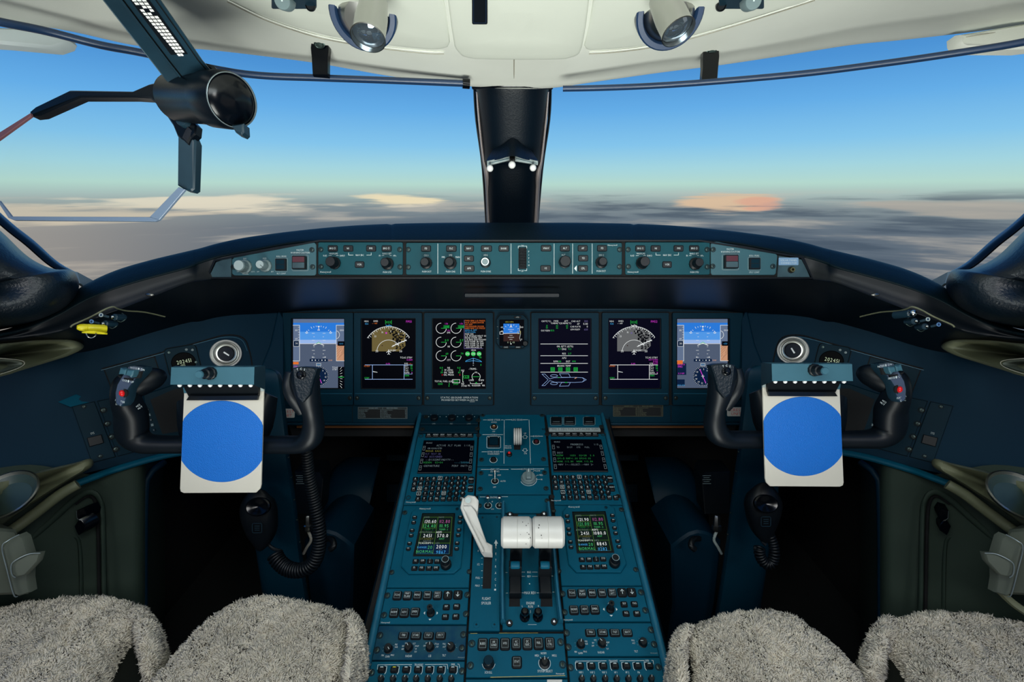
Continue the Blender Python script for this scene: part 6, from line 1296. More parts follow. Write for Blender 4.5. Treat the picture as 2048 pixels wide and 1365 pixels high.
# ------------------------------------------------------------------ side equipment: vents, clocks, consoles, armrests
def fl_(s): return (lambda P: P if s == 'L' else P[::-1])
for s, side_w, who in LR:
    X = sideX[s]; S = SPL[s]; f = SD(s); F_ = fl_(s)
    cx, cy = (451.5, 708) if s == 'L' else (1586, 701.5)
    g = S.fr(cx, cy); k = g.kx; t = thing('air_vent', 'round white-rimmed eyeball air vent in the %s side panel' % side_w, 'air vent', S(cx, cy+33), 'eyeball air vents')
    mb = MB('white_paint'); lathe3(mb, g(0,0,0), g.n, [(33*k,0),(33*k,.005),(32*k,.007),(29.3*k,.007),(28.4*k,.004)], 'white_paint', 36, cap=False); mb.build('rim', t)
    mb = MB('steel'); lathe(mb, g, [(28.5*k,.006),(26*k,.002),(24.5*k,.006),(22*k,.0025),(20.5*k,.007),(18*k,.007),(17*k,.003),(16*k,.001)], 'steel', 36, ) if 0 else lathe3(mb, g(0,0,0), g.n, [(28.5*k,.004),(25*k,.0015),(22.5*k,.003),(20.5*k,.0065),(18*k,.0068),(17*k,.003),(16*k,.001)], 'steel', 40, cap=False); face(mb, lambda u, v, h: g(u, v, .0015), [(16*math.cos(a*PI/12), 16*math.sin(a*PI/12)) for a in range(24)], 0, 'black_gloss'); mb.build('louvre_rings', t)
    mb = MB('steel'); line(mb, g, [(-4,-4),(5,5)], 3, .004); g2 = Frame(g.o, g.ux, g.uy, g.n, k, k); plate(mb, g2, [(-5,-3),(-3,-5),(6,4),(4,6)], -.001, .003, 'steel', .0005); mb.build('centre_tab', t)
    # clock
    a, b = (366, 722) if s == 'L' else (1664, 719)
    g = S.fr(a, b); t = thing('clock', 'square dark clock with green 202451 digits in the %s side panel' % side_w, 'clock', S(a, b+30), 'side panel clocks')
    mb = MB('teal_dark'); plate(mb, g, rc(0, -1, 66, 56, 8), 0, .004, 'teal_dark', .001); line(mb, g, rc(0,-1,68,58,9), 1.4, .001, 'gap', True); mb.build('case', t)
    mb = MB('black_gloss'); lathe3(mb, g(0, 4, .003), g.n, [(25.5*g.kx,0),(25.5*g.kx,.002),(24*g.kx,.003),(.0001,.003)], 'dial', 32); mb.build('dial', t)
    mb = MB(E['lcd']); text(mb, g, '202451', 1, 2, 7.5, .0068, E['lcd'], cond=.9); text(mb, g, 'GPS', -3, 9.5, 4, .0068, E['lcd'], cond=.9); mb.build('digits', t)
    for i, (u, v) in enumerate(((-24,-21),(12,-21),(24,-18),(25,8))): mb = MB('screw'); lathe3(mb, g(u, v, .004), g.n, [(3*g.kx,0),(2.8*g.kx,.002),(.0001,.0022)], 'screw' if i in (0,3) else 'knob_grey', 12); mb.build('clock_button', t)
    # blank instrument panel beside the clock
    t = thing('side_blank_panel', 'recessed dark blank panel outboard of the %s clock' % side_w, 'blank panel', S(X(265), 800), 'side blank panels')
    mb = MB('teal_dark'); S2 = lambda u, v, h: S(X(u), v, h)
    o = F_([(208,739),(309,714),(318,742),(322,756),(231,798)]); plate(mb, S2, o, -.001, .001, 'teal_dark'); line(mb, S2, o, 2.2, .0014, 'gap', True); mb.build('face_plate', t)
    # dark data screen behind the yoke
    t = thing('data_screen', 'dark unlit tablet screen behind the %s yoke' % side_w, 'screen', S(X(340), 885), 'unlit tablet screens')
    o = F_([(285,790),(352,768),(436,768),(436,868),(318,882),(300,875)]); mb = MB('black'); plate(mb, S2, o, 0, .012, 'teal_dark', .002); mb.build('housing', t)
    o = F_([(300,800),(350,778),(430,776),(430,852),(324,868)]); mb = MB('black_gloss'); plate(mb, S2, o, .012, .0125, 'black_matte'); mb.build('screen', t)
    for i in range(5): mb = MB('hud_metal'); plate(mb, S2, F_([(292+i*3,818+i*10),(297+i*3,817+i*10),(298+i*3,822+i*10),(293+i*3,823+i*10)]), .012, .016, 'ink_dim' if i % 2 else 'hud_metal', .001); mb.build('side_button', t)
    # two narrow side panels, one marked SYS
    t = thing('system_switch_panel', 'narrow dark panel marked SYS with a black switch, outboard of the %s yoke' % side_w, 'switch panel', S(X(208), 925), 'narrow side switch panels')
    o = F_([(144,813),(189,804),(231,914),(184,926)]); mb = MB('teal_dark'); plate(mb, S2, o, 0, .003, 'teal_dark', .0008); line(mb, S2, o, 1.6, .001, 'gap', True); mb.build('face_plate', t)
    mb = MB('gap'); plate(mb, S2, F_([(174,876),(203,869),(208,886),(179,894)]), .003, .007, 'black', .001); mb.build('rocker_switch', t)
    mb = MB('ink'); aa = 185 if s == 'L' else X(185); text(mb, S.fr(aa, 867), 'SYS', 0, 0, 4.2, .0034, 'ink'); mb.build('lettering', t)
    screws(S, [(X(168),814),(X(201),913)], t, 6, h=.002)
    t = thing('fastener_panel', 'dark panel strip with four round fasteners just outboard of the %s yoke' % side_w, 'blank panel', S(X(245), 910), 'fastener strips')
    o = F_([(195,803),(280,786),(300,896),(236,913)]); mb = MB('teal_dark'); plate(mb, S2, o, 0, .0025, 'teal_dark', .0008); line(mb, S2, o, 1.6, .001, 'gap', True); mb.build('face_plate', t)
    screws(S, [(X(207),821),(X(215),848),(X(224),874),(X(232),899)], t, 8, h=.002)
    # padded corner cover of the window post
    t = thing('window_corner_pad', 'black creased leather pad over the corner below the %s side window' % side_w, 'leather pad', f([(80,650,.78)])[0], 'window corner pads')
    o = [(-180,330),(-60,415),(0,461),(48,507),(80,528),(112,539),(141,540),(155,556),(158,575),(150,596),(131,616),(103,631),(69,644),(0,660),(-100,672),(-260,680),(-330,520)]
    O2 = [(p.x, p.y) for p in spline([(x, y, 0) for x, y in o], 4, closed=True)]
    c_ = (-60, 575); mb = MB('leather_black'); rings = []
    for sc_, dd in ((1.0,.88),(1.0,.845),(.985,.80),(.94,.765),(.86,.735),(.70,.71),(.5,.695),(.25,.69),(.02,.69)): rings.append(f([(c_[0]+(x-c_[0])*sc_, c_[1]+(y-c_[1])*sc_, dd+max(0,(x+60))*.0002) for x, y in O2]))
    grid(mb, rings, closed=True)
    for i in range(7):
        x0 = 85+i*5; tube(mb, f([(x0, 560+i*5, .748), (x0+18, 563+i*7, .765), (x0+34, 572+i*7, .79)]), .0009, None, 5) if 0 else None
    mb.build('leather_pad', t, ang=1.3)
    mb = MB('black'); tube(mb, f([(-150,300,.93),(0,441,.96),(60,490,.98),(108,531,1.0),(140,545,1.02)]), (.0045,.012), 'rubber', 10, up=FW)
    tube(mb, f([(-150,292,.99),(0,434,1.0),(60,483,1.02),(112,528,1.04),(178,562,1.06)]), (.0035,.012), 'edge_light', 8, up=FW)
    slab(mb, F_(f([(146,543,1.0),(178,560,1.05),(163,574,1.03),(152,566,1.0)])), FW*.01, 'white_metal'); struct(mb.build('trim_%d' % (3 if s == 'L' else 4)))
    # olive side ledge, armrest with cup holder, rail
    def blob(name, t, o, m, cc, ds, lab=None, sl=.0009):
        O3 = [(p.x, p.y) for p in spline([(x, y, 0) for x, y in o], 4, closed=True)]; mb = MB(m); mb_r = []
        for sc_, dd in ds: mb_r.append(f([(cc[0]+(x-cc[0])*sc_, cc[1]+(y-cc[1])*sc_, dd+(x-cc[0])*sl) for x, y in O3]))
        grid(mb, mb_r, closed=True); return mb.build(name, t, lab, ang=1.3)
    t = thing('side_ledge', 'olive padded ledge under the %s window corner pad' % side_w, 'ledge', f([(60,760,.8)])[0], 'olive side ledges')
    blob('padded_ledge', t, [(-200,700),(0,688),(70,681),(138,679),(163,687),(166,697),(140,711),(103,723),(34,744),(0,754),(-200,800)], 'olive', (-20,715), ((1,.80),(1,.77),(.97,.745),(.88,.73),(.6,.725),(.3,.725),(.01,.725)))
    blob('stitched_inset', t, [(-200,715),(-40,718),(20,720),(44,726),(36,734),(0,745),(-80,765),(-200,780)], 'grey_box', (-60,738), ((1,.70),(1,.690),(.9,.685),(.5,.683),(.01,.683)))
    mb = MB('stitch'); tube(mb, f([(-60,713,.69),(0,717,.72),(40,721,.755),(49,727,.765),(38,736,.755),(0,749,.73),(-60,764,.69)]), .0006, 'stitch', 5); mb.build('stitching', t)
    t = thing('armrest', 'olive armrest with a metal-rimmed cup holder by the %s side wall' % side_w, 'armrest', f([(60,1060,.85)])[0], 'side armrests')
    blob('armrest_body', t, [(-220,1010),(0,962),(90,940),(150,926),(178,918),(187,924),(182,936),(150,955),(113,978),(38,1027),(0,1055),(-100,1130),(-240,1160)], 'olive', (0,1000), ((1,.87),(1,.84),(.97,.818),(.9,.806),(.6,.80),(.3,.797),(.01,.797)), None, .0005)
    mb = MB('steel'); cu = f([(8,990,.79)])[0]; lathe3(mb, cu, V((.1 if s == 'L' else -.1,-.42,.85)), [(.044,-.006),(.046,0),(.0435,.001),(.040,-.004),(.030,-.014)], 'steel', 40, cap=False); lathe3(mb, cu, V((.1 if s == 'L' else -.1,-.42,.85)), [(.041,-.003),(.030,-.013),(.0001,-.014)], 'cup_inner', 40); mb.build('cup_holder', t, 'brushed metal cup holder')
    t = thing('side_rail', 'olive tube running along the %s side wall below the armrest' % side_w, 'rail', f([(60,1060,.86)])[0], 'side wall rails')
    mb = MB('olive'); tube(mb, f([(156,969,.90),(120,990,.885),(70,1028,.865),(15,1068,.84),(-60,1120,.80)]), .0095, 'olive', 14); mb.build('tube', t)
    # storage box with latch
    t = thing('storage_box', 'grey-green storage box with a metal latch beside the %s seat' % side_w, 'storage box', f([(20,1260,.78)])[0], 'side storage boxes')
    mb = MB('grey_box'); slab(mb, F_(f([(-140,1070,.70),(0,1058,.76),(34,1061,.78),(46,1090,.79),(60,1190,.80),(0,1192,.765),(-160,1260,.70)])), V((-.14 if s == 'L' else .14,.05,0)), 'grey_box', .004); mb.build('box', t)
    mb = MB('grey_box'); slab(mb, F_(f([(4,1097,.752),(16,1083,.758),(38,1070,.768),(47,1076,.772),(58,1112,.775),(56,1160,.775),(60,1186,.775),(36,1194,.765),(27,1190,.76)])), FW*.012, 'grey_box', .002, 'grey_box')
    tube(mb, f([(38,1070,.764),(16,1082,.752),(4,1096,.747),(14,1140,.75),(27,1189,.755),(35,1194,.76)]), .0009, 'edge_light', 6); mb.build('flap', t)
    mb = MB('grey_box'); slab(mb, F_(f([(22,1133,.745),(30,1122,.748),(57,1109,.755),(81,1107,.76),(76,1124,.76),(50,1152,.755),(31,1156,.748),(24,1150,.745)])), FW*.008, 'grey_box', .002)
    tube(mb, f([(81,1107,.757),(57,1109,.752),(30,1122,.744),(22,1133,.741),(24,1150,.741),(31,1156,.744)]), .0008, 'edge_light', 6); mb.build('latch', t)
    if s == 'R': mb = MB('olive'); tube(mb, f([(58,1175,.79),(20,1210,.78),(-60,1262,.74)]), .006, 'olive', 8); mb.build('lower_trim', t)
    t = thing('wall_hook', 'black folding hook on the %s side wall' % side_w, 'hook', f([(162,1072,.93)])[0], 'side wall hooks')
    mb = MB('black'); slab(mb, F_(f([(153,1022,.92),(168,1017,.925),(175,1028,.93),(172,1039,.93),(158,1044,.925),(152,1036,.92)])), V((.01,.02,0)), 'black_gloss', .001)
    slab(mb, F_(f([(157,1040,.915),(163,1042,.917),(171,1052,.92),(170,1062,.92),(156,1072,.917),(152,1064,.915),(148,1054,.915)])), V((.01,.02,0)), 'black_gloss', .001); line(mb, lambda u, v, h: f([(u, v, .912)])[0], [(153,1023),(154,1037),(160,1042)], .8, 0, 'edge_light'); mb.build('hook', t)

# pens, lamp and headset jacks under the glareshield ends
def cyl2(mb, p0, p1, r, m, n=14, r2=None):
    ax = p1-p0; L_ = ax.length; lathe3(mb, p0, ax, [(.0001,0),(r*.8,0),(r,r*.25),(r2 or r,L_-r*.25),((r2 or r)*.8,L_),(.0001,L_)], m, n)
t = thing('flashlight', 'bright yellow clip flashlight tucked under the left end of the glareshield', 'flashlight', D(183, 668, .83))
mb = MB('yellow'); a, b = D(153, 655, .818), D(214, 658, .85); ax = b-a; L_ = ax.length
lathe3(mb, a, ax, [(.0001,0),(.0035,.0005),(.0058,.004),(.0068,.009),(.0066,.012),(.0069,.0125),(.0066,.0145),(.0069,.015),(.0068,L_-.004),(.006,L_-.0005),(.0001,L_)], 'yellow', 22); mb.build('body', t)
mb = MB('yellow'); slab(mb, D3([(163,664.5,.815),(178,662,.822),(186,662,.824),(211,666,.84),(211,669.5,.84),(178,667.5,.822),(163,666.5,.815)]), FW*.004, 'yellow', .0006); mb.build('pocket_clip', t)
mb = MB('steel'); tube(mb, D3([(172,667,.82),(176,674,.82),(183,676.5,.822),(190,673,.825),(192,667,.828)]), .0009, 'steel', 6); mb.build('wire_loop', t)
def jack(px, py, ln, lab, ring_c, fl=1, chrome=False):
    t = thing('headset_jack', lab, 'headset jack', D(px, py+6, .85), 'headset jacks and keys under the glareshield ends')
    mb = MB('steel'); tp = D(px, py, .835); lathe3(mb, tp, -FW, [(.0036,0),(.0036,.0015),(.0024,.0016),(.0022,.0004)], ring_c, 16, cap=False); disc(mb, Frame(tp-FW*.0004, RT, UP, -FW, 1/FPX, 1/FPX), 2.2, 0, 'navy', 10); cyl2(mb, D(px+3*fl, py+1, .838), D(px+15*fl, py+4, .845), .0022, 'hud_metal'); mb.build('plug_tip', t)
    mb = MB('chrome'); cyl2(mb, D(px+19*fl, py+5, .845), D(px+25*fl, py+4, .848), .0032, 'chrome'); mb.build('collar', t)
    mb = MB('black'); cyl2(mb, D(px+25*fl, py+4, .848), D(px+ln*fl, py+5, .87), .0058, 'hud_metal'); mb.build('barrel', t)
    mb = MB('screw'); k_ = ln+1; tube(mb, D3([(px+k_*fl-6*fl, py-4, .868), (px+k_*fl, py+2, .868), (px+k_*fl, py+9, .866), (px+k_*fl-8*fl, py+14, .862), (px+k_*fl-16*fl, py+11, .858)]), .0008, 'screw', 6); mb.build('wire_loop', t)
jack(203, 630.5, 46, 'upper of the two dark plugs above the yellow flashlight, with white ring tip', 'white_metal')
jack(184, 643.5, 48, 'lower of the two dark plugs above the yellow flashlight, with blue ring tip', 'pen_blue')
jack(1855, 639, 42, 'ring-tipped dark plug in the middle of the right holder under the glareshield', 'white_metal', -1)
jack(1876.5, 649.5, 42, 'lowest, outermost ring-tipped plug in the right holder under the glareshield', 'pen_blue', -1)
t = thing('flashlight', 'dark metal flashlight with a shiny round end under the right end of the glareshield', 'flashlight', D(1810, 635, .85))
mb = MB('hud_metal'); cyl2(mb, D(1788, 631, .88), D(1822, 627, .85), .0068, 'hud_metal', 18); mb.build('body', t); mb = MB('chrome'); ball(mb, D(1826, 627, .845), .0062, 'chrome', 14); mb.build('lens_end', t)
for s, side_w, who in LR:
    f = SD(s); t = thing('pen_holder_edge', 'thin grey-edged holder slot under the %s end of the glareshield' % side_w, 'holder', f([(200,660,.86)])[0], 'holder slots under the glareshield')
    mb = MB('hud_metal'); tube(mb, f([(141,655,.835),(148,649,.838),(180,635,.845),(210,619,.855),(226,614,.862),(236,618,.87),(252,622,.885),(290,625,.92),(330,634,.955)]), .0014, 'olive', 6); mb.build('edge', t)

# ------------------------------------------------------------------ sun visor rails, brackets and visors
for s, P, br, lab in (('L', [(-160,10,.62),(0,44,.68),(90,62,.72),(200,90,.76),(285,106,.79),(430,138,.83),(520,151,.85),(640,156,.87),(780,161,.885),(928,167,.90)], (639,75,150), 'left'), ('R', [(2220,44,.60),(2048,84,.66),(1900,108,.71),(1760,128,.75),(1600,148,.79),(1420,164,.83),(1300,172,.85),(1200,176,.87),(1126,177.5,.88)], (1423,90,160), 'right')):
    t = thing('sun_visor_rail', 'dark curved sun visor rail along the top of the %s windshield' % lab, 'visor rail', D(br[0], 155, .86), 'sun visor rails')
    mb = MB('navy'); tube(mb, D3(P), .0072 if s == 'L' else .0062, 'navy', 14, sq=.8); mb.build('rail', t)
    if s == 'L': mb = MB('black'); tube(mb, D3([(925,166.8,.897),(939,168,.90)]), .0088, 'black_gloss', 14, sn=1); mb.build('end_cap', t)
    x, y0, y1 = br; mb = MB('black'); d0, d1 = hl(x, y0+18)-.012, .855 if s == 'L' else .835
    o = [(x-18,y0+20),(x-16,y0+4),(x-8,y0-1),(x+8,y0-2),(x+16,y0+4),(x+18,y0+22),(x+16,y0+40),(x+16,y1),(x-14,y1),(x-16,y0+40)] if s == 'L' else [(x-17,y0+24),(x-16,y0+8),(x-8,y0),(x+8,y0-2),(x+15,y0+4),(x+16,y0+22),(x+14,y0+44),(x+12,y1),(x-19,y1),(x-17,y0+44)]
    slab(mb, [D(a, b, lerp(d0, d1, max(0, min(1, (b-y0-10)/(y1-y0-10))))) for a, b in o], FW*.012, 'black_gloss', .001); mb.build('bracket', t)
    mb = MB('screw'); lathe3(mb, D(x, y0+14, d0-.001), V((0,-.3,-1))-FW*.8, [(.0095,0),(.0095,.001),(.0080,.0015),(.0060,.0010),(.0058,.003),(.0001,.0032)], 'screw', 18, ex=.7); mb.build('bracket_screw', t)
t = thing('sun_visor', 'pale rounded sun visor at the top left edge behind the visor rail', 'sun visor', D(60, 96, .8), 'sun visors')
mb = MB('visor'); slab(mb, D3([(-240,40,.70),(0,53,.78),(70,56,.80),(128,70,.82),(133,78,.82),(128,88,.82),(104,96,.815),(0,86,.78),(-240,70,.70)]), FW*.02, 'visor', .004); mb.build('visor_body', t)
t = thing('sun_visor', 'cream leather-edged sun visor roll at the top right edge above the rail', 'sun visor', D(1980, 96, .8), 'sun visors')
mb = MB('leather_white'); slab(mb, D3([(1915,68,.80),(1930,66,.80),(2048,46,.76),(2260,10,.68),(2260,70,.68),(2048,96,.76),(1932,96,.80),(1922,92,.80),(1916,82,.80)]), FW*.02, 'leather_white', .004)
tube(mb, D3([(1932,74,.796),(2048,55,.756),(2200,26,.70)]), .0006, 'stitch', 5); mb.build('visor_body', t)

# ------------------------------------------------------------------ overhead reading lamps and dimmers
for s, side_w, cx, cy, lx, ly, d0 in (('L','left',727,27,736,76,.60), ('R','right',1339,25,1357,64,.61)):
    n_ = V((0,-.16,-1)).normalized(); c = HL(cx, cy, .010)
    t = thing('reading_lamp', 'chrome eyeball reading lamp in a navy ring on the ceiling, %s of the centre console' % side_w, 'lamp', c, 'ceiling reading lamps')
    mb = MB('navy'); rn = FW*-1; ax = (-FW*.75+V((0,0,-1))*.65).normalized()
    lathe3(mb, c, ax, [(r_*.86, h_*.8) for r_, h_ in [(.0565,-.012),(.0565,.006),(.054,.009),(.046,.009),(.0435,.004),(.043,-.01)]], 'navy', 44, cap=False); mb.build('mounting_ring', t)
    mb = MB('steel'); lathe3(mb, c-ax*.012, ax, [(r_*.86, h_*.8) for r_, h_ in [(.0435,0),(.043,.012),(.0395,.024),(.033,.035),(.026,.042),(.0001,.045)]], 'steel', 40); mb.build('eyeball', t)
    tip = D(lx, ly, d0); ax2 = V((-.06 if s == 'L' else .30, -.55, -.85)).normalized(); base = tip-ax2*.043
    mb = MB('steel'); lathe3(mb, base, ax2, [(r_*.78, h_*.78) for r_, h_ in [(.022,-.02),(.0255,.010),(.0262,.020),(.0262,.046),(.0275,.052),(.0283,.055),(.0266,.0555),(.0255,.050)]], 'steel', 40, cap=False); mb.build('snout', t)
    mb = MB('lens_glass'); lathe3(mb, tip-ax2*.006, ax2, [(.0200,-.001),(.0165,.0005),(.014,.0022),(.010,.0036),(.006,.0045),(.003,.0048),(.0001,.0049)], 'lens_glass', 40); mb.build('lens', t, ang=2)
for side_w, cx, cy, kx_, sg in (('left',585,6,574,1), ('right',1480,6,1497,-1)):
    t = thing('lamp_dimmer', 'small grey dimmer knob on a dark plate beside the %s reading lamp' % side_w, 'dimmer', HL(cx, cy, .008), 'lamp dimmers')
    mb = MB('hud_metal'); S_ = lambda u, v, h: HL(u, v, .008+h)
    plate(mb, S_, rr(cx-42,-30,cx+48,18,4), -.002, .005, 'hud_metal', .001); mb.build('plate', t)
    mb = MB('knob_grey'); ax = (-FW*.9+V((0,0,-1))*.5).normalized(); c = HL(kx_, 3, .012); lathe3(mb, c, ax, [(.0125,0),(.0118,.015),(.0105,.0175),(.0001,.0175)], 'knob_grey', 26)
    e = c+ax*.0179; x_ = RT; y_ = ax.cross(x_).normalized(); mb.add([e-x_*.0012-y_*.001, e+x_*.0012-y_*.001, e+x_*.0012+y_*.008, e-x_*.0012+y_*.008] if 1 else [], [[0,1,2,3]], 'ink'); mb.build('knob', t)
    mb = MB('black'); c = HL(kx_+(48 if sg > 0 else -56), 12, .012); lathe3(mb, c, ax, [(.007,0),(.007,.004),(.006,.005),(.0055,.002),(.0001,.002)], 'black', 20); mb.build('push_button', t)
# ------------------------------------------------------------------ head-up display arm and combiner
t = thing('head_up_display', 'dark folding head-up display arm with an empty combiner frame hanging at the upper left', 'head-up display', D(330, 0, .5))
mb = MB('hud_metal')
def quadbar(P, th, m, ch=.002): slab(mb, D3(P), FW*th, m, ch)
AST = [(-330,(-20,-330),(90,-330),.33), (-90,(150,-90),(262,-90),.44), (0,(205,0),(322,0),.50), (75,(264,75),(372,72),.555), (125,(304,125),(405,120),.59), (165,(335,165),(430,150),.615), (205,(362,205),(455,180),.635)]
def A_(u, v, off=0.0):
    for p, q in zip(AST[:-1], AST[1:]):
        if v <= q[0]: break
    f_ = (v-p[0])/(q[0]-p[0]); l = (lerp(p[1][0], q[1][0], f_), lerp(p[1][1], q[1][1], f_)); r = (lerp(p[2][0], q[2][0], f_), lerp(p[2][1], q[2][1], f_)); return D(lerp(l[0], r[0], u), lerp(l[1], r[1], u), lerp(p[3], q[3], f_)-off)
vv = [-330,-210,-90,-40,0,40,75,100,125,145,165,185,205]
def ribx(mb, prof, m): grid(mb, [[A_(u, v, o) for u, o in prof] for v in vv], m)
ribx(mb, [(0,-.05),(0,-.004),(.02,0),(.29,0),(.30,.004),(.335,.004),(.345,-.001),(.365,-.001),(.37,.002),(.9,.002),(.905,-.001),(.925,-.001),(.93,.002),(.99,.002),(1,-.003),(1,-.05)], 'hud_metal')
grid(mb, [[A_(0,v,-.05), A_(1,v,-.05)] for v in vv], 'hud_metal'); mb.build('arm', t)
mb = MB('gap'); grid(mb, [[A_(.47,v,.0025), A_(.80,v,.0025)] for v in (-90,-40,0,40,75,100,112)], 'black')
for u in (.348,.908): grid(mb, [[A_(u,v,.0006), A_(u+.014,v,.0006)] for v in vv], 'gap')
mb.build('arm_recess', t)
mb2 = MB('ball_white')
for i in range(17):
    v0 = -2+i*7; v1 = v0+5.2
    for j in range(3):
        if (i < 7 and (i*3+j*2) % 5 == 1) or (i == 16 and j == 2): continue
        k0 = lerp(.50,.60,i/17)+j*.078*lerp(1.1,.72,i/17); k1 = k0+.06*lerp(1.15,.8,i/17)
        mb2.add([A_(k0,v0,.0035), A_(k1,v0,.0035), A_(k1,v1,.0035), A_(k0,v1,.0035)], [[0,1,2,3]])
mb2.build('vent_grille', t, 'white cells of a vent grille')
mb = MB('hud_black'); a, b = D(352, 196, .66), D(466, 201, .60)
ax = (b-a); L_ = ax.length; lathe3(mb, a, ax, [(.0001,0),(.026,0),(.031,.006),(.031,L_*.62),(.034,L_*.68),(.0345,L_*.93),(.032,L_)], 'hud_black', 40, cap=False)
lathe3(mb, b-ax.normalized()*.004, ax, [(.0322,0),(.0322,.0035),(.0311,.004),(.0308,.002)], 'edge_light', 40, cap=False); mb.build('projector_barrel', t)
mb = MB('black_gloss'); lathe3(mb, b-ax.normalized()*.003, ax, [(.0305,0),(.026,.004),(.015,.007),(.0001,.008)], 'black_gloss', 36); mb.build('projector_lens', t)
mb = MB('hud_black'); quadbar([(394,128,.615),(408,123,.615),(424,128,.613),(440,148,.612),(436,160,.615),(408,155,.615),(396,146,.615)], .03, 'hud_black', .004); mb.build('side_housing', t); mb = MB('hud_metal'); quadbar([(462,250,.60),(486,246,.60),(487,264,.60),(482,269,.60),(470,264,.60)], .015, 'hud_metal', .002); mb.build('lower_latch', t)
mb = MB('ink_dim'); 
for i in range(5): line(mb, lambda u, v, h: D(u, v, .618), [(352+i*.8, 182+i*6), (356+i*.6, 182+i*6)], 1.6, 0)
line(mb, lambda u, v, h: D(u, v, .618), [(351,211),(368,213)], .9, 0); line(mb, lambda u, v, h: D(u, v, .61), [(404,185),(410,186)], 1.4, 0); line(mb, lambda u, v, h: D(u, v, .605), [(423,190),(428,211)], .8, 0); mb.build('lettering', t)
mb = MB('hud_black')
quadbar([(58,224,.72),(70,213,.72),(138,180,.705),(150,180,.70),(264,182,.69),(296,168,.68),(304,166,.68),(340,168,.67),(350,195,.665),(372,228,.665),(392,250,.665),(390,268,.665),(374,284,.67),(362,278,.67),(354,272,.67),(345,250,.67),(325,220,.675),(300,196,.68),(266,194,.69),(160,194,.70),(80,230,.72),(62,232,.72)], .014, 'hud_black', .002)
quadbar([(355,268,.67),(386,272,.67),(391,284,.675),(388,378,.69),(382,382,.69),(368,379,.69),(354,370,.69)], .014, 'hud_metal', .002); mb.build('combiner_bracket', t)
mb = MB('hud_metal'); quadbar([(361,275,.666),(374,288,.668),(388,262,.666),(374,248,.664)], .012, 'hud_black', .002); lathe3(mb, D(367, 241, .662), -FW, [(.0088,-.006),(.0088,.003),(.008,.0045),(.0001,.005)], 'hud_metal', 24); mb.build('hinge_knob', t)
mb = MB('frame_edge')
for P in ([(357,374),(370,379),(318,440),(299,434)], [(299,434),(318,440),(310,443),(28,441),(18,433)], [(28,441),(16,436),(-6,402),(-3,401)], [(60,226),(62,232),(-10,284),(-10,270)]):
    slab(mb, [D(x, y, .69+.0001*(300-x)) for x, y in P], FW*.004, 'frame_edge' if P[0][0] != 60 else 'comb_edge', .0006)
mb.build('glass_edge_frame', t)
mb = MB('glass'); gp = [(62,229),(140,188),(264,190),(300,190),(345,250),(362,278),(360,374),(303,436),(24,436),(-20,380),(-20,290)]
mb.add([D(x, y, .696+.0001*(300-x)) for x, y in gp], [list(range(len(gp)))]); mb.build('combiner_glass', t)
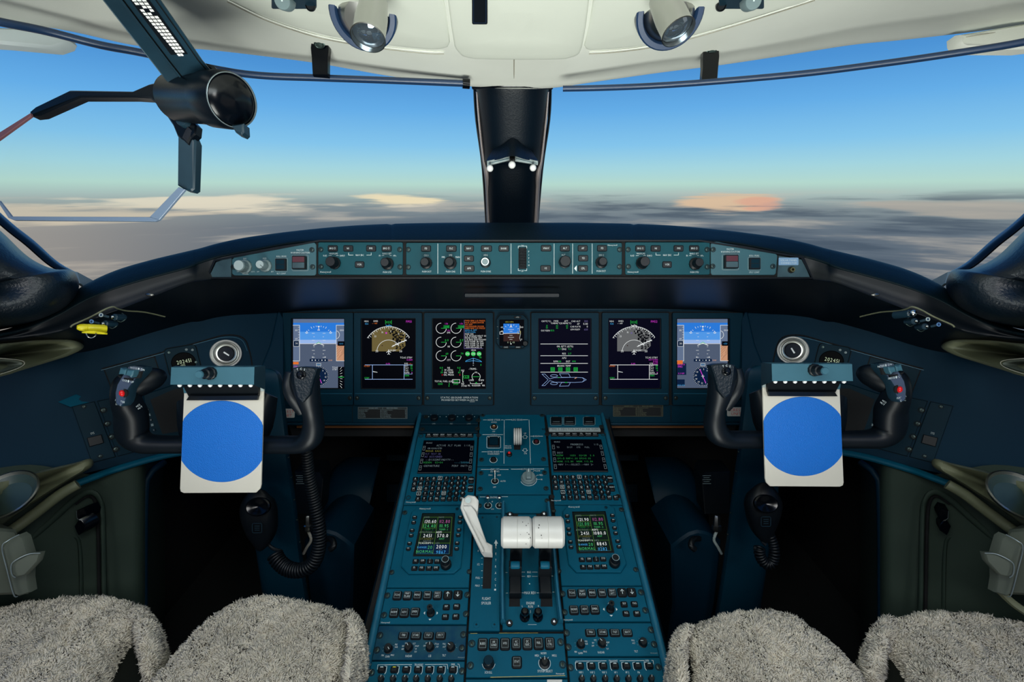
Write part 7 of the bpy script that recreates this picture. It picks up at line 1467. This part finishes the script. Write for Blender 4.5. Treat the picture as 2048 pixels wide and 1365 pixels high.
# ------------------------------------------------------------------ pilot seats with sheepskin covers
import numpy as np
SZ = .53
def sp(x, y, z=0.0):
    r = ray(x, y); t_ = (SZ-EYE.z)/r.z; return EYE+r*t_+V((0,0,z))
def cover(o, name, t, seed, dens_=1.0, skirt=.045, c=None):
    O3 = [V(p) for p in spline([sp(x, y) for x, y in o], 5, closed=True)]
    c = sum(O3, V((0,0,0)))/len(O3); rings = []
    for sc_, dz in ((.985,-skirt),(1.0,-skirt*.7),(1.0,-.024),(.985,-.016),(.95,-.005),(.88,.004),(.75,.010),(.6,.013),(.45,.015),(.3,.016),(.15,.016),(.01,.016)):
        rings.append([c+(p-c)*sc_+V((0,0,dz+.006*noise.noise(p*9+V((seed,0,sc_*3)))*(1 if sc_ < .99 else .5))) for p in O3])
    mb = MB('wool'); grid(mb, rings, closed=True)
    # wool tufts
    rg = np.random.default_rng(seed); n = len(O3)
    R_ = np.array([[tuple(p) for p in r] for r in rings]); quads = []
    A = R_[:-1]; B = np.roll(R_, -1, axis=1)[:-1]; C_ = np.roll(R_, -1, axis=1)[1:]; Dd = R_[1:]
    A, B, C_, Dd = [a.reshape(-1, 3) for a in (A, B, C_, Dd)]
    nr = np.cross(C_-A, Dd-B); ar = np.linalg.norm(nr, axis=1)/2; nr = nr/np.maximum(np.linalg.norm(nr, axis=1, keepdims=True), 1e-9)
    ctr = np.array(tuple(c))-np.array([0,0,.08]); mid = (A+B+C_+Dd)/4; flip_ = (np.einsum('ij,ij->i', nr, mid-ctr) < 0); nr[flip_] *= -1
    vis = (mid[:, 1] > .38); w = ar*vis
    N_ = int(min(45000, w.sum()*300000*dens_)); idx = rg.choice(len(ar), N_, p=w/w.sum()); u = rg.random((N_, 1)); v = rg.random((N_, 1))
    P = (A[idx]*(1-u)+B[idx]*u)*(1-v)+(Dd[idx]*(1-u)+C_[idx]*u)*v; Nn = nr[idx]
    def fld(P, s_, ph): return np.stack([np.sin(P[:,0]*s_+ph+2.1*np.sin(P[:,1]*s_*.7+ph)), np.sin(P[:,1]*s_*1.1+ph*2+1.7*np.sin(P[:,0]*s_*.8)), np.sin(P[:,2]*s_+ph+P[:,0]*s_*.6)], 1)
    lean = fld(P, 38, seed)*.35+fld(P, 130, seed+1)*.55+fld(P, 310, seed+2)*.35+rg.normal(0, .28, (N_, 3))
    d1 = Nn*.9+lean*.7; d1 /= np.linalg.norm(d1, axis=1, keepdims=True)
    d2 = Nn*.35+lean*1.2+fld(P, 210, seed+3)*.7+np.array([0,0,-.15]); d2 /= np.linalg.norm(d2, axis=1, keepdims=True)
    ln = rg.uniform(.0045, .009, (N_, 1)); rad = rg.uniform(.0010, .0016, (N_, 1))
    a = np.cross(d1, rg.normal(size=(N_, 3))); a /= np.linalg.norm(a, axis=1, keepdims=True); b = np.cross(d1, a)
    P0 = P-Nn*.002; P1 = P+d1*ln*.6; P2 = P1+d2*ln*.6; vs = np.empty((N_, 7, 3))
    for k_ in range(3):
        an = 2*PI*k_/3; e = a*math.cos(an)+b*math.sin(an); vs[:, k_] = P0+e*rad; vs[:, 3+k_] = P1+e*rad*.85
    vs[:, 6] = P2
    tf = np.array([[0,1,4,3],[1,2,5,4],[2,0,3,5]]); t3 = np.array([[3,4,6],[4,5,6],[5,3,6]])
    base = len(mb.v); nv = base+N_*7; allv = np.concatenate([np.array([tuple(p) for p in mb.v]), vs.reshape(-1, 3)])-np.array(tuple(ORIGV[t.name]))
    off = (np.arange(N_)*7+base)[:, None]; q4 = (tf[None]+off[:, :, None]).reshape(-1, 4); q3 = (t3[None]+off[:, :, None]).reshape(-1, 3)
    f0 = np.array(mb.f); loops = np.concatenate([f0.ravel(), q4.ravel(), q3.ravel()]); tot = np.concatenate([np.full(len(f0), 4), np.full(len(q4), 4), np.full(len(q3), 3)]); start = np.concatenate([[0], np.cumsum(tot)[:-1]])
    me = bpy.data.meshes.new(name); me.vertices.add(len(allv)); me.vertices.foreach_set('co', allv.ravel()); me.loops.add(len(loops)); me.loops.foreach_set('vertex_index', loops.astype(np.int32))
    me.polygons.add(len(tot)); me.polygons.foreach_set('loop_start', start.astype(np.int32)); me.polygons.foreach_set('loop_total', tot.astype(np.int32)); me.materials.append(MATS['wool']); me.update(calc_edges=True); me.polygons.foreach_set('use_smooth', [True]*len(tot))
    ob = bpy.data.objects.new(name, me); COL.objects.link(ob); ob.parent = t; return ob
def cushion(o, t, top=-.03, bot=-.20):
    mb = MB('seat_fabric'); P = [sp(x, y, top) for x, y in o]; n = len(P); c = sum(P, V((0,0,0)))/n
    B_ = [p+V((0,0,bot-top)) for p in P]; T2 = [c+(p-c)*.96+V((0,0,.012)) for p in P]
    grid(mb, [B_, P, T2], closed=True); mb.add(T2, [list(range(n))]); mb.add(B_, [list(range(n))[::-1]]); mb.build('seat_cushion', t, ang=.9)
SEATS = (('left', [
    ([(-200,1265),(-60,1235),(0,1219),(60,1203),(120,1196),(165,1193),(230,1197),(272,1210),(290,1226),(285,1240),(264,1262),(235,1310),(200,1365),(150,1440),(60,1520),(-200,1520)], [(268,1213),(292,1222),(310,1246),(317,1275),(314,1310),(304,1340),(290,1345),(282,1315),(278,1280),(268,1250),(258,1232)], [(-150,1300),(60,1225),(230,1215),(283,1240),(288,1320),(272,1420),(180,1600),(-150,1600)]),
    ([(230,1500),(270,1410),(300,1365),(335,1318),(372,1280),(400,1250),(430,1227),(465,1206),(500,1194),(530,1191),(560,1192),(600,1199),(640,1208),(675,1218),(705,1232),(700,1262),(690,1310),(672,1370),(650,1450),(600,1540),(400,1560)], [(690,1222),(712,1230),(724,1246),(727,1285),(720,1315),(706,1345),(700,1385),(690,1385),(697,1330),(702,1285),(698,1250)], [(290,1440),(380,1300),(450,1235),(640,1225),(700,1245),(700,1330),(690,1400),(640,1600),(320,1600)])]),
  ('right', [
    ([(1376,1268),(1384,1252),(1404,1238),(1440,1228),(1480,1221),(1530,1219),(1565,1221),(1592,1231),(1622,1250),(1660,1275),(1700,1310),(1738,1362),(1775,1440),(1800,1540),(1600,1580),(1420,1520),(1398,1400),(1386,1320)], [(1384,1246),(1366,1256),(1349,1280),(1343,1310),(1346,1340),(1354,1390),(1368,1390),(1366,1330),(1370,1290),(1380,1264)], [(1372,1290),(1440,1245),(1580,1245),(1680,1310),(1750,1420),(1760,1600),(1430,1600),(1380,1420)]),
    ([(1760,1268),(1768,1248),(1790,1236),(1830,1227),(1880,1225),(1950,1231),(2048,1245),(2140,1258),(2300,1290),(2300,1560),(2000,1560),(1880,1440),(1832,1365),(1800,1312),(1775,1288)], [(1784,1238),(1762,1244),(1742,1266),(1735,1300),(1734,1345),(1752,1352),(1764,1335),(1768,1305),(1782,1282),(1790,1262)], [(1770,1300),(1830,1250),(1960,1245),(2250,1300),(2250,1600),(1900,1600),(1800,1450),(1765,1370)])]))
for side_w, parts in SEATS:
    t = thing('pilot_seat', '%s pilot seat, cushion split in two, covered in curly grey-cream sheepskin' % side_w, 'seat', sp(300 if side_w == 'left' else 1750, 1330, -.25), 'pilot seats')
    for i, (o, fl, cu) in enumerate(parts):
        cover(o, 'sheepskin_cover', t, 3+i*5+(20 if side_w == 'right' else 0)); cover(fl, 'sheepskin_flap', t, 4+i*5+(20 if side_w == 'right' else 0), 1.1, .075); cushion(cu, t)
